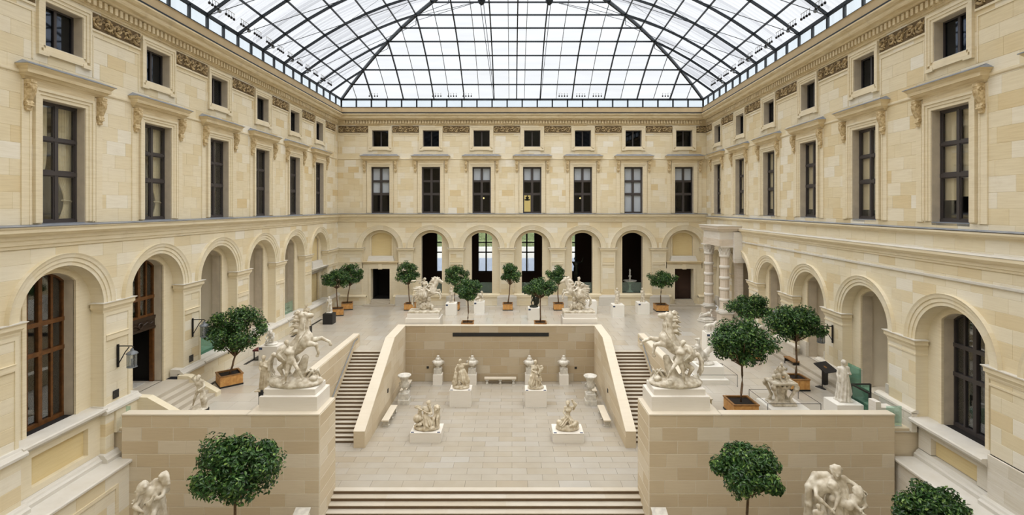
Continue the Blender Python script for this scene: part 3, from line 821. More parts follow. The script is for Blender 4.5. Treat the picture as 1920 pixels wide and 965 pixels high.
def arch_meshes(zs, zb):
    key = (zs, zb)
    if key in _arch_cache: return _arch_cache[key]
    op, ip, ip2 = outer_path(zs, zb), inner_path(zs, zb), inner_path(zs, zb, off=.17)
    mb = MB()
    for k in range(len(op) - 1):
        a, b = op[k], op[k + 1]; c, d = ip[k], ip[k + 1]
        mb.face([(a[0], 0, a[1]), (b[0], 0, b[1]), (b[0], -.55, b[1]), (a[0], -.55, a[1])])          # outer soffit
        mb.face([(a[0], -.55, a[1]), (b[0], -.55, b[1]), (d[0], -.55, d[1]), (c[0], -.55, c[1])])    # flat frame
    rv = mb.mesh('arch_recess', M_ARC)
    mb = MB()
    for k in range(len(ip) - 1):
        c, d, e, f = ip[k], ip[k + 1], ip2[k], ip2[k + 1]
        mb.face([(c[0], -.50, c[1]), (d[0], -.50, d[1]), (f[0], -.50, f[1]), (e[0], -.50, e[1])])
        mb.face([(e[0], -.50, e[1]), (f[0], -.50, f[1]), (f[0], -.56, f[1]), (e[0], -.56, e[1])])
        mb.face([(c[0], -.50, c[1]), (d[0], -.50, d[1]), (d[0], -.62, d[1]), (c[0], -.62, c[1])])
    mo = mb.mesh('inner_moulding', M_TRIM)
    mb = MB()
    for k in range(len(ip) - 1):
        c, d = ip[k], ip[k + 1]
        mb.face([(c[0], -.6, c[1]), (d[0], -.6, d[1]), (d[0], -1.15, d[1]), (c[0], -1.15, c[1])])
    jb = mb.mesh('jamb', M_GREIGE2)
    _arch_cache[key] = (rv, mo, jb)
    return _arch_cache[key]
def arch_base(t, zs, zb, jamb=True):
    rv, mo, jb = arch_meshes(zs, zb)
    link('arch_recess', rv, t); link('inner_moulding', mo, t)
    if jamb: link('jamb', jb, t)
def head_z(zs, x, hw=HW):
    zi, zt = zs + 1.18, zs + 1.63; h = zt - zi; R = (hw * hw + h * h) / (2 * h)
    return zt - R + math.sqrt(max(0, R * R - x * x))
def arch_glazing(t, zs, zb, mat, cols=4, transoms=(), ztop_only=None, v=-1.1):
    """leaded grid of a tall arched window with every pane of its own"""
    fr = MB()
    z0 = zb if ztop_only is None else ztop_only
    ip = [p for p in inner_path(zs, z0)]
    for k in range(len(ip) - 1):
        a, b = ip[k], ip[k + 1]
        fr.beam((a[0], v, a[1]), (b[0], v, b[1]), .14, .14)
    fr.box(-HW, HW, v - .08, v + .08, z0, z0 + .16)
    xs = [-HW + 2 * HW * k / cols for k in range(cols + 1)]
    for k in range(1, cols):
        w = .085 if k == cols // 2 else .05
        fr.box(xs[k] - w, xs[k] + w, v - .07, v + (.09 if k == cols // 2 else .06), z0, head_z(zs, xs[k]))
    zz = [z0 + .1] + list(transoms) + [None]
    for z in transoms: fr.box(-HW, HW, v - .08, v + .10, z - .09, z + .09)
    fo = fr.build('window_frame', mat, t)
    for k in range(cols):
        for r in range(len(zz) - 1):
            a, b = xs[k] + .05, xs[k + 1] - .05; zl = zz[r] + .06; zh = zz[r + 1]
            if zh is None:
                top = [(b - (b - a) * q / 3, head_z(zs, b - (b - a) * q / 3) - .05) for q in range(4)]
                poly = [(a, zl), (b, zl)] + top
            else: poly = rect(a, b, zl, zh - .06)
            MB().prism(poly, v - .006, v + .006, 0, back=True).build('pane', M_GLASS, fo)
def lining(t, zs, zb, mat, depth=2.9, hw=1.30, back=True, zt=None):
    mb = MB(); zt = zt or zs + 1.75
    if back: mb.box(-hw, hw, -depth - .1, -depth, zb - .2, zt)
    mb.box(-hw - .1, -hw, -depth - .1, -1.15, zb - .2, zt); mb.box(hw, hw + .1, -depth - .1, -1.15, zb - .2, zt)
    mb.box(-hw - .1, hw + .1, -depth - .1, -1.15, zt, zt + .1); mb.box(-hw - .1, hw + .1, -depth - .1, -.56, zb - .3, zb)
    # cheeks closing the gap to the jamb
    return mb.build('room_lining', mat, t)
def sill(t, zb, mat=None, p=.36):
    mb = MB().extrude([(-.6, zb - .34), (p - .20, zb - .34), (p - .14, zb - .26), (p - .04, zb - .20), (p, zb - .16), (p, zb - .06), (p - .06, zb - .02), (-.6, zb + .02)], -A_IN, A_IN)
    mb.build('sill', mat or M_CAP, t)
# left facade
W = WALLS['wall_left']; zs = W['zs']
for j, u in enumerate(W['bays']):
    Mx = bay_M(W, u)
    if j in (0, 1):
        WN[0] += 1
        t = thing('window_%d' % WN[0], 'arched window with brown wooden glazing bars, ' + ('beyond the left picture edge' if j == 0 else 'nearest arch on the left'), 'window', kind='structure', M=Mx)
        zb = 1.38; arch_base(t, zs, zb); arch_glazing(t, zs, zb, M_BROWNW, 4, (4.4, 5.63)); lining(t, zs, zb, M_VOID); sill(t, zb, None, .22)
        mb = MB()
        for a0, a1, z0, z1 in ((-1.95, 1.95, .70, 1.02), (-1.95, -1.3, -.5, .70), (1.3, 1.95, -.5, .70), (-1.95, 1.95, -.75, -.5)): mb.box(a0, a1, -.5, -.12, z0, z1)
        mb.build('apron_frame', M_ARC, t)
        MB().box(-1.3, 1.3, -.5, -.34, -.5, .7).build('apron_panel', M_PANEL, t)
    elif j == 2:
        DN[0] += 1
        t = thing('door_%d' % DN[0], 'arched doorway with brown transom window over a dark open door, left facade', 'door', kind='structure', M=Mx)
        zb = .95; arch_base(t, zs, zb); arch_glazing(t, zs, zb, M_BROWNW, 4, (5.63,), ztop_only=4.55); lining(t, zs, zb, M_VOID)
        mb = MB().box(-HW, HW, -1.2, -.98, 3.95, 4.55); mb.frustum(-HW, HW, -1.2, -.95, 4.42, 4.60, .03); mb.box(-HW, HW, -1.2, -.93, 3.9, 4.02)
        lt = mb.build('door_lintel', M_DARKWOOD, t)
        c = MB(); c.tube([(.0 + .16 * math.cos(a), -.93, 4.22 + .16 * math.sin(a)) for a in [2 * PI * k / 10 for k in range(11)]], .04, 5)
        for s in (-1, 1): c.tube([(s * .2, -.93, 4.22), (s * .45, -.93, 4.30), (s * .7, -.93, 4.2), (s * .9, -.93, 4.27)], .035, 5)
        c.build('carving', M_DARKWOOD, lt)
        for s in (-1, 1): MB().box(s * 1.05 - .07, s * 1.05 + .07, -1.2, -1.0, .95, 3.95).build('door_jamb', M_BROWNW, t)
        MB().box(-1.05, 1.05, -2.9, -.6, .93, .965).build('threshold', M_STEP, t)
        MB().box(-.75, .75, -1.9, -1.2, .965, .985).build('door_mat', M_GREYMARB, t)
    elif j in (3, 4, 5):
        WN[0] += 1
        t = thing('window_%d' % WN[0], ['arched opening with dark slot and glass rail', 'arched opening with bare greige walls', 'arched opening with a low glass panel'][j - 3] + ', left facade', 'archway', kind='structure', M=Mx)
        zb = 1.3; arch_base(t, zs, zb); lining(t, zs, zb, M_GREIGE, depth=2.6); sill(t, zb, p=.34)
        if j != 4: MB().box(-1.0, 1.0, -.66, -.63, zb, zb + (1.25 if j == 3 else 1.0)).build('glass_panel', M_GREENG if j == 3 else M_PALEG, t)
        MB().box(.9, 1.28, -2.55, -2.5, zb, zs + 1.6).build('shadow_slot', M_VOID, t)
    else:
        DN[0] += 1
        t = thing('door_%d' % DN[0], 'blind stone doorway under a blank arch, far end of left facade', 'blind doorway', kind='structure', M=Mx)
        arch_base(t, zs, 0.9)
        MB().box(-1.2, 1.2, -1.0, -.7, .6, 7.9).build('blank_panel', M_PANEL, t)
        MB().box(-1.9, 1.9, -.56, -.40, 4.1, 4.5).frustum(-1.85, 1.85, -.56, .1, 4.5, 4.7, .12).frustum(-1.3, 1.3, -.7, -.1, 4.7, 5.3, -.12).build('door_cornice', M_CAP, t)
        for s in (-1, 1): MB().box(s * 1.25 - .25, s * 1.25 + .25, -.6, -.44, .9, 4.2).build('door_jamb', M_ARC, t)
        sill(t, 1.25, M_CAP, .3)
# right facade
W = WALLS['wall_right']; zs = W['zs']
for j, u in enumerate(W['bays']):
    Mx = bay_M(W, u)
    if j in (0, 1):
        WN[0] += 1
        t = thing('window_%d' % WN[0], 'arched window with black glazing bars, ' + ('beyond the right picture edge' if j == 0 else 'nearest arch on the right'), 'window', kind='structure', M=Mx)
        zb = .72; arch_base(t, zs, zb); arch_glazing(t, zs, zb, M_BLACK, 4, (3.05, 4.35)); lining(t, zs, zb, M_VOID); sill(t, zb, M_CAP, .34)
        mb = MB()
        for a0, a1, z0, z1 in ((-1.95, 1.95, .05, .38), (-1.95, -1.2, -.72, .05), (1.2, 1.95, -.72, .05)): mb.box(a0, a1, -.5, -.12, z0, z1)
        mb.build('apron_frame', M_GREY, t)
        MB().box(-1.2, 1.2, -.5, -.34, -.72, .1).build('apron_panel', M_PANEL, t)
    else:
        WN[0] += 1
        names = {2: 'arched opening with black edge and greige wall, nearest open arch on the right', 3: 'arched opening with stone steps going in, right facade', 4: 'arched opening behind the middle tree, right facade', 5: 'arched opening beside the stone portico, right facade', 6: 'arched opening behind the stone portico, right facade'}
        t = thing('window_%d' % WN[0], names[j], 'archway', kind='structure', M=Mx)
        zb = .34; arch_base(t, zs, zb); lining(t, zs, zb, M_GREIGE, depth=2.6)
        if j == 2: MB().box(-1.28, -.85, -2.55, -2.5, zb, zs + 1.6).build('shadow_slot', M_VOID, t)
        for s in (-1, 1): MB().box(s * 1.5 - .42, s * 1.5 + .42, -.6, -.40, zb, zb + 1.0).build('jamb_plinth', M_GREY, t)
# far facade
W = WALLS['wall_back']; zs = W['zs']
for i, u in enumerate(W['bays']):
    Mx = bay_M(W, u)
    if i in (0, 6):
        DN[0] += 1
        t = thing('door_%d' % DN[0], ('dark square doorway under a blank arch, left end of far wall' if i == 0 else 'brown-lit square doorway under a blank arch, right end of far wall'), 'door', kind='structure', M=Mx)
        arch_base(t, zs, 4.4)
        MB().box(-1.3, 1.3, -1.0, -.75, 4.4, 8.0).build('blank_panel', M_PANEL, t)
        MB().box(-1.85, 1.85, -.6, .0, 3.9, 4.45).build('door_lintel', M_ARC, t)
        MB().frustum(-1.8, 1.8, -.6, .06, 4.42, 4.62, .12).box(-1.92, 1.92, -.6, .2, 4.62, 4.70).build('door_cornice', M_CORN, t)
        MB().frustum(-1.45, 1.45, -.8, -.05, 4.70, 5.25, -.16).build('niche_plinth', M_CAP, t)
        for s in (-1, 1): MB().box(s * 1.50 - .47, s * 1.50 + .47, -.9, -.02, 0, 3.95).box(s * 1.12 - .10, s * 1.12 + .10, -.9, .06, .6, 3.95).build('door_jamb', M_ARC, t)
        MB().box(-.2, .2, -.1, .12, 3.85, 4.42).build('keystone', M_TRIM, t)
        mb = MB(); mb.box(-1.2, 1.2, -3.2, -3.1, 0, 4.2).box(-1.25, -1.05, -3.2, -.9, 0, 4.2).box(1.05, 1.25, -3.2, -.9, 0, 4.2).box(-1.2, 1.2, -3.2, -.6, 3.92, 4.2).box(-1.2, 1.2, -3.2, -.6, -.1, .58)
        mb.build('room_lining', M_VOID if i == 0 else M_VOIDB, t)
        if i == 6: MB().box(-.5, .1, -3.1, -3.05, 2.2, 3.6).build('wall_panel', M_OAKD, t)
        for k in range(4):
            hw = 1.7 - .0 if k < 1 else 1.02
            MB().box(-hw, hw, -.9, .75 - .32 * k, .145 * k, .145 * (k + 1)).build('step', M_STEP, t)
    else:
        WN[0] += 1
        t = thing('window_%d' % WN[0], 'tall open arch into the dark gallery, ' + ORDL[i] + ' on the far wall', 'archway', kind='structure', M=Mx)
        zb = 1.2; arch_base(t, zs, zb); sill(t, zb, M_TRIM, .3)
        MB().box(-1.08, 1.08, -1.02, -1.0, zb, zb + 1.1).build('glass_panel', M_PALEG, t)
# ---- the dim gallery behind the far wall and what shows beyond its windows ----
g0, g1 = YB + 1.15, YB + 7.2
mb = MB()
GX = [-8.2, -3.15, 1.8, 6.75]
xs = [-16.0] + [q for x in GX for q in (x - 1.0, x + 1.0)] + [18.0]
for k in range(0, len(xs), 2): mb.box(xs[k], xs[k + 1], g1, g1 + .4, 0, 9)
for x in GX: mb.box(x - 1, x + 1, g1, g1 + .4, 0, 2.6); mb.box(x - 1, x + 1, g1, g1 + .4, 7.9, 9)
mb.box(-16, -15.6, g0, g1, 0, 9); mb.box(17.6, 18, g0, g1, 0, 9); mb.box(-16, 18, g0 - .6, g1 + .4, 8.6, 9)
mb.box(10.5, 11, g0, g1, 0, 8.8)
ob = [-x for x in W['bays']]
xs2 = [-16.0] + [q for x in ob for q in (x - 1.13, x + 1.13)] + [18.0]
for k in range(0, len(xs2), 2): mb.box(xs2[k], xs2[k + 1], g0 - .03, g0 + .05, 0, 8.8)
for x in ob[1:-1]: mb.box(x - 1.2, x + 1.2, g0 - .03, g0 + .05, 7.74, 8.8); mb.box(x - 1.2, x + 1.2, g0 - .03, g0 + .05, 0, 1.2)
for x in (ob[0], ob[6]): mb.box(x - 1.3, x + 1.3, g0 + 2.1, g0 + 2.2, 0, 8.8)
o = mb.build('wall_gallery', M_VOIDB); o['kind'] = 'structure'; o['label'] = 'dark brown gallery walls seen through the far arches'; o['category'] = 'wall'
o = MB().box(-16, 18, g0 - .6, g1, -.2, .3).build('floor_gallery', M_VOIDB); o['kind'] = 'structure'; o['label'] = 'dark floor of the gallery behind the far arches'; o['category'] = 'floor'
for k, x in enumerate(GX):
    WN[0] += 1
    t = thing('window_%d' % WN[0], 'outer gallery window showing daylight, ' + ['first', 'second', 'third', 'fourth'][k] + ' from the left through the far arches', 'window', (x, g1, 0), kind='structure')
    f = MB()
    for a, b in ((-1.0, -.9), (.9, 1.0), (-.09, .09)): f.box(a, b, -.05, .1, 2.6, 7.9)
    for z in (2.6, 4.95, 6.15, 7.8): f.box(-1, 1, -.05, .1, z, z + .15)
    fo = f.build('window_frame', M_BLACK, t)
    for a, b in ((-.9, -.09), (.09, .9)):
        for z0, z1 in ((2.75, 4.95), (5.1, 6.15), (6.3, 7.8)): MB().box(a, b, .02, .03, z0, z1).build('pane', M_GLASS, fo)
o = MB().box(-60, 60, g1 + .4, 140, -.5, -.3).build('ground_outside', M_PALEB); o['kind'] = 'structure'; o['label'] = 'pale paving outside beyond the gallery windows'; o['category'] = 'ground'
t = thing('garden_wall', 'pale garden wall with blue-grey lower panels outside the gallery windows', 'wall', (0, 76, -.3), kind='structure')
MB().box(-25, 25, 0, .6, 0, 4.7).build('wall_face', M_PALEB, t); MB().box(-25.5, 25.5, .6, 5.5, 0, 4.6).build('garden_bed', M_SOIL, t)
for k in range(20): MB().box(-25 + 2.5 * k + .04, -25 + 2.5 * k + 2.46, -.12, 0, 0, 3.0).build('panel', M_BLUEG, t)
def hedge(loc, L, h, d, label):
    mb = MB(); n = int(L * 60)
    mb.box(0, L, .1, d - .1, 0, h - .1, .15)
    for k in range(n):
        f = random.random()
        x, y, z = (random.uniform(0, L), random.choice((0, random.uniform(0, d))), random.uniform(0, h))
        if random.random() < .5: z = h
        a = random.uniform(0, 6.28); s = random.uniform(.08, .16)
        mb.face([(x + s * math.cos(a), y - s * .3, z + s * math.sin(a)), (x + s * math.cos(a + 2.1), y + .02, z + s * math.sin(a + 2.1)), (x + s * math.cos(a + 4.2), y - .04, z + s * math.sin(a + 4.2))], random.random())
    o = mb.build('hedge', M_HEDGE); o.location = loc
    o['label'] = label; o['category'] = 'hedge'; return o
hedge((-25, 77, 4.3), 50, 1.0, 1.0, 'lower clipped green hedge on the outside garden wall')
hedge((-25, 79.5, 4.3), 50, 2.6, 1.0, 'upper clipped green hedge behind the lower one outside')
# ------------------------------------------------------------------ floors, court, stairs
ZL, ZB, PH = -3.62, -4.6, 0.9         # court floor, lowest floor, parapet height
YF, YN, YS = 23.05, 40.3, 36.46        # podium front, niche wall, stair head
def slab_floor(name, label, x0, x1, y0, y1, z, ln, wd, limit, holes=(), mat=None, shape=None, thick=.3):
    """floor of real slabs; shape(x, y) says whether a slab belongs"""
    root = MB().box(x0, x1, y0, y1, z - thick, z - .05).build(name, M_FLOOR) if shape is None else thing(name, label, 'floor')
    root['kind'] = 'structure'; root['label'] = label; root['category'] = 'floor'
    pcs = []; r = 0
    ks = sorted(set([y0, y1] + [q for h_ in holes for q in h_[2:] if y0 < q < y1]))
    for y, ye in rows_between(ks, wd):
        x = x0 + (ln * .5 if r % 2 else 0) - ln
        while x < x1:
            a, b = max(x, x0), min(x + ln, x1)
            if b - a > .05:
                segs = [(a, b)]
                for hx0, hx1, hy0, hy1 in holes:
                    if y < hy1 - .01 and ye > hy0 + .01: segs = [s for g in segs for s in minus(g[0], g[1], [(hx0, hx1)])]
                for s, e in segs:
                    if e - s > .04: pcs.append((s, e, y, ye))
            x += ln
        r += 1
    order = sorted(pcs, key=lambda p: -seen_size(((p[0] + p[1]) / 2, (p[2] + p[3]) / 2, z), 1) * min(p[1] - p[0], 1.0))
    rest = MB()
    for k, (a, b, c, d) in enumerate(order):
        g = .006; t = min(1, max(0, random.gauss(.55, .13)))
        def put(mb):
            v = [(a, c, z - .05), (b, c, z - .05), (b, d, z - .05), (a, d, z - .05), (a + g, c + g, z), (b - g, c + g, z), (b - g, d - g, z), (a + g, d - g, z)]
            mb.add(v, [(4, 5, 6, 7), (0, 1, 5, 4), (1, 2, 6, 5), (2, 3, 7, 6), (3, 0, 4, 7)], t); return mb
        if k < limit: put(MB()).build('floor_slab', mat or M_FLOOR, root)
        else: put(rest)
    if rest.v: rest.build('floor_slab', mat or M_FLOOR, root, kind='stuff')
    return root
XI, XO = -8.65, -9.30          # left stair parapet, inner and outer face
XW = -11.6                     # left stair outer wall
RI, RO, RW = 6.68, 7.28, 9.60  # the same on the right
# terrace: everything at z = 0 except the court and the two stair wells
slab_floor('floor', 'pale limestone terrace floor around the sunken court', -18.6, 21.5, 23.3, YB + .2, 0.0, 1.25, 1.25, 300,
           holes=[(-12.0, 9.95, 22, 36.46), (XO, RO, 36.46, YN + .35)], shape=1, mat=M_TERR)
# lower court
slab_floor('floor_court', 'limestone slab floor of the sunken court', -12.0, 9.9, 25.08, YN + .1, ZL, 1.6, .62, 290)
slab_floor('floor_lower', 'limestone floor below the front steps', -19.0, 18.6, -3.0, 22.9, ZB, 1.4, 1.4, 20)
# front steps down from the court
t = thing('floor_front_steps', 'broad stone steps at the front of the sunken court', 'steps', kind='structure')
for k in range(6):
    z1 = ZL - .163 * k
    yb_ = 25.14 - .345 * k; bk = 25.08 if k == 0 else yb_ + .3
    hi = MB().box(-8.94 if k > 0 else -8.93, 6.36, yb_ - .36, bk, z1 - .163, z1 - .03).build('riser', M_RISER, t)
    xs_ = [-8.94, -6.2, -3.1, -.3, 2.4, 4.6, 6.36]
    for a, b in zip(xs_[:-1], xs_[1:]): MB().prism(rect(a, b, z1 - .032, z1), yb_ - .36 - .02, bk, 0, random.choice((.2, .45, .7, .8)), True).build('tread', M_STEP, t)
# side stairs
def stair(name, label, x0, x1):
    t = thing(name, label, 'stairs', kind='structure')
    n = 24; rise = -ZL / n; run = 6.66 / n
    for k in range(n):
        zt = -rise * k; yb_ = YS - run * k
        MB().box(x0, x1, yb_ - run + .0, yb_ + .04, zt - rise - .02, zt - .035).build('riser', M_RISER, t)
        MB().box(x0, x1, yb_ - run - .03, yb_ + .02, zt - .035, zt, random.choice((.4, .55, .7))).build('tread', M_STEP, t)
    return t
stair('floor_stair_left', 'narrow stone stair rising along the left of the court', XW, XO)
stair('floor_stair_right', 'narrow stone stair rising along the right of the court', RO, RW)
# walls of the court ----------------------------------------------------------
def wall_box(name, label, x0, x1, y0, y1, z0, z1, faces, M_block=None, cap=None, limit=120, ln=1.5, ch=.62, mat=None):
    """ashlar-faced wall; faces is a list of (frame matrix, u0, u1) carrying the blocks"""
    o_ = MB().box(x0 + .02, x1 - .02, y0 + .02, y1 - .02, z0, z1 - .04); mat = mat or M_COURT
    o = o_.build(name, mat)
    o['kind'] = 'structure'; o['label'] = label; o['category'] = 'wall'
    for M, u0, u1, lim in faces:
        h = bpy.data.objects.new('face', None)
        pcs = []; r = 0
        keys = [z0, z1 - .62, z1]
        rows = rows_between([z0, z1 - .60], ch) + [(z1 - .60, z1 - .03)]
        for a, b in rows:
            pcs += [(p, .03, t) for p, t in course(u0, u1, a, b, ln, r, lambda: min(1, max(0, random.choice((.2, .35, .35, .5, .6, .85)) + random.uniform(-.08, .08))))]; r += 1
        order = sorted(range(len(pcs)), key=lambda i: -seen_size(M @ Vector((pcs[i][0][0][0], 0, pcs[i][0][0][1])), 1))
        rest = MB()
        for k, i in enumerate(order):
            poly, v, tn = pcs[i]
            mb = MB() if k < lim else rest
            mb.prism([(p[0], p[1]) for p in poly], -.05, v, .016, tn, ctone=1.0)
            mb.v[:] = [tuple(M @ Vector(q)) for q in mb.v] if k < lim else mb.v
            if k < lim: mb.build('stone_block', mat, o)
        if rest.v:
            rest.v = [tuple(M @ Vector(q)) for q in rest.v]; rest.build('stone_block', mat, o, kind='stuff')
        bpy.data.objects.remove(h)
    if cap: cap.build('coping', M_CCAP, o)
    return o
def coping(x0, x1, y0, y1, z): return MB().box(x0 - .01, x1 + .01, y0 - .05, y1 + .01, z - .04, z + .02)
# podium fronts that carry the horses, left and right of the court
F = lambda y: frame(0, y, -1, 0)                     # faces the viewer, u = -x
FX = lambda x: frame(x, 0, 0, -1)                    # faces +x, u = -y
FXm = lambda x: frame(x, 0, 0, 1)                    # faces -x, u = y
wall_box('wall_podium_left', 'stone retaining wall under the left rearing horse', -18.1, -8.94, YF, YF + .45, ZB, PH, [(F(YF), 8.94, 18.1, 170)], cap=coping(-18.1, -12.3, YF, YF + .45, PH))
wall_box('wall_pier_left', 'solid stone block beneath the left horse pedestal', -12.3, -8.94, YF + .4, 25.06, ZB, PH, [(FX(-8.94), -25.06, -YF, 40)], cap=coping(-12.3, -8.94, YF, 25.06, PH))
wall_box('wall_podium_right', 'stone retaining wall under the right rearing horse', 6.36, 17.75, YF, YF + .45, ZB, PH, [(F(YF), -17.75, -6.36, 200)], cap=coping(9.7, 17.75, YF, YF + .45, PH))
wall_box('wall_pier_right', 'solid stone block beneath the right horse pedestal', 6.36, 9.7, YF + .4, 25.0, ZB, PH, [(FXm(6.36), YF, 25.0, 40)], cap=coping(6.36, 9.7, YF, 25.0, PH))
# stair outer walls
wall_box('wall_stair_left', 'stone wall beside the left stair with a steel handrail', XW - .45, XW, 24.9, 37.75, ZL, PH, [(FX(XW), -37.75, -25.06, 80)], cap=coping(XW - .45, XW, 24.9, 37.75, PH))
wall_box('wall_stair_right', 'stone wall beside the right stair with a steel handrail', RW, RW + .45, 24.9, 37.8, ZL, PH, [(FXm(RW), 25.0, 37.8, 80)], cap=coping(RW, RW + .45, 24.9, 37.8, PH))
# niche wall at the back of the court
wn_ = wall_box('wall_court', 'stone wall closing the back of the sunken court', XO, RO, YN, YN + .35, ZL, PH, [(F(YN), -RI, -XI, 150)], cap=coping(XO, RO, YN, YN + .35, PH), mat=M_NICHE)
MB().box((849 - 960) * YN / FPX, (1029 - 960) * YN / FPX, YN - .06, YN + .05, .04, .34).build('dark_slot', M_BLACKP, wn_)
# parapets that slope down with the stairs
def slope_wall(name, label, xa, xb):
    pts = [(YN + .3, PH), (36.55, PH), (29.14, -2.67), (29.14, ZL), (YN + .3, ZL)]
    mb = MB()
    n = len(pts)
    v = [(xa, p[0], p[1]) for p in pts] + [(xb, p[0], p[1]) for p in pts]
    mb.add(v, [(i, (i + 1) % n, n + (i + 1) % n, n + i) for i in range(n)] + [tuple(range(n - 1, -1, -1)), tuple(range(n, 2 * n))])
    o = mb.build(name, M_COURT); o['kind'] = 'structure'; o['label'] = label; o['category'] = 'wall'
    e = .012
    for (ya, za), (yb_, zb_) in ((pts[0], pts[1]), (pts[1], pts[2])):
        L = math.hypot(ya - yb_, za - zb_); n_ = max(1, round(L / 1.5))
        for k in range(n_):
            p = Vector((0, ya + (yb_ - ya) * k / n_, za + (zb_ - za) * k / n_)); q = Vector((0, ya + (yb_ - ya) * (k + 1) / n_ , za + (zb_ - za) * (k + 1) / n_))
            c = MB(); m_ = (xa + xb) / 2; c.beam((m_, p.y, p.z + .01), (m_, q.y, q.z + .01), abs(xb - xa) + .03, .05, .5); c.build('coping', M_CCAP, o)
    # joints: blocks on both long faces
    for xf, sg in ((xa, -1), (xb, 1)):
        for r, (z0, z1) in enumerate(rows_between([ZL, PH - .06], .62)):
            # the part of the course that lies under the slope
            def ymin(z): return 29.14 if z <= -2.72 else (29.14 + (z + 2.72) / (PH + 2.67) * (36.55 - 29.14))
            y0 = ymin(z1) + .05
            w = YN - y0; n_ = max(1, round(w / 1.5))
            cuts = [y0 + w * (k + (.5 if r % 2 else 0)) / n_ for k in range(1 - r % 2, n_)]
            cuts = [y0] + [c for c in cuts if c > y0 + .2] + [YN]
            for i, (a, b) in enumerate(zip(cuts[:-1], cuts[1:])):
                ab = max(a if i else ymin(z0) + .05, 29.16) if i == 0 else a
                if i == 0 and ymin(z0) + .05 < a: poly = [(ymin(z0) + .05, z0), (b, z0), (b, z1), (a, z1)]
                else: poly = rect(a, b, z0, z1)
                m = MB(); t_ = random.choice((.3, .4, .5, .65, .8))
                poly2 = inset(poly, .008)
                m.face([(xf + sg * .012, p[0], p[1]) for p in poly2], t_)
                k_ = len(poly)
                for q in range(k_):
                    m.face([(xf, poly[q][0], poly[q][1]), (xf, poly[(q + 1) % k_][0], poly[(q + 1) % k_][1]), (xf + sg * .012, poly2[(q + 1) % k_][0], poly2[(q + 1) % k_][1]), (xf + sg * .012, poly2[q][0], poly2[q][1])], t_)
                m.build('stone_block', M_COURT, o)
    return o
sl = slope_wall('wall_parapet_left', 'sloping stone parapet between court and left stair', XO, XI)
sr_ = slope_wall('wall_parapet_right', 'sloping stone parapet between court and right stair', RI, RO)
# little stub walls and glass guards between podium and facade
for x0, x1, lb in ((-18.75, -18.1, 'left'), (17.75, 19.2, 'right')):
    o = MB().box(x0, x1, YF + .3, YF + .9, ZB, 0.12).build('wall_stub', M_COURT); o['kind'] = 'structure'; o['label'] = 'small stone wall end between podium and %s facade' % lb; o['category'] = 'wall'
    t = thing('glass_guard', 'pale glass guard beside the %s end of the podium' % lb, 'glass guard', ((-18.24 if lb == 'left' else 18.15), YF + .55, .12))
    x0, x1 = (-.12, .12) if lb == 'left' else (-.38, .38)
    MB().box(-(x1 - x0) / 2 + .02, (x1 - x0) / 2 - .02, -.01, .01, 0.02, .95).build('glass_pane', M_PALEG, t)
    MB().box(-(x1 - x0) / 2, (x1 - x0) / 2, -.03, .03, 0, .03).build('channel', M_SILVER, t)
# terrace plate edge under the slabs, so the stairs are closed
# handrails on the stair walls
def handrail(x, sg, label):
    t = thing('handrail', label, 'handrail', (0, 0, 0))
    pts = [(x + sg * .10, 37.0, .72), (x + sg * .10, 36.3, .72), (x + sg * .10, 29.6, -2.85)]
    MB().tube(pts, .035, 8).build('rail', M_STEEL2, t)
    for k in range(5):
        f = k / 4; y = 36.2 - 6.4 * f; z = .66 - 3.42 * f
        MB().tube([(x, y, z - .08), (x + sg * .09, y, z - .08), (x + sg * .10, y, z)], .015, 5).build('rail_bracket', M_STEEL2, t)
handrail(XW, 1, 'slim steel handrail on the left stair wall')
handrail(RW, -1, 'slim steel handrail on the right stair wall')
# long steps in front of the right arcade
t = thing('floor_arcade_steps', 'two long stone steps along the right arcade', 'steps', kind='structure', M=MR)
for k in range(2):
    for q in range(12):
        a = 25.5 + 1.9 * q
        if a > 47: break
        MB().box(a, a + 1.89, -.6, 1.15 - .42 * k, .17 * k, .17 * (k + 1), random.choice((.2, .4, .6))).build('step', M_STEP, t)
# steps down from the left door
t = thing('floor_door_steps', 'short flight of stone steps from the left doorway with low side walls', 'steps', kind='structure', M=bay_M(WALLS['wall_left'], WALLS['wall_left']['bays'][2]))
for k in range(5):
    MB().box(-1.35, 1.35, -.6, .75 + .36 * (4 - k) , .19 * k, .19 * (k + 1), .55).build('step', M_STEP, t)
for s in (-1, 1):
    v = [(s * 1.55 - .2, .1, 0), (s * 1.55 + .2, .1, 0), (s * 1.55 + .2, 2.3, 0), (s * 1.55 - .2, 2.3, 0), (s * 1.55 - .2, .1, 1.15), (s * 1.55 + .2, .1, 1.15), (s * 1.55 + .2, .7, 1.12), (s * 1.55 - .2, .7, 1.12), (s * 1.55 - .2, 2.3, .22), (s * 1.55 + .2, 2.3, .22)]
    m = MB(); m.add(v, [(0, 1, 5, 4), (4, 5, 6, 7), (7, 6, 9, 8), (8, 9, 2, 3), (1, 2, 9, 6, 5), (0, 4, 7, 8, 3)]); m.build('side_wall', M_ARC, t)

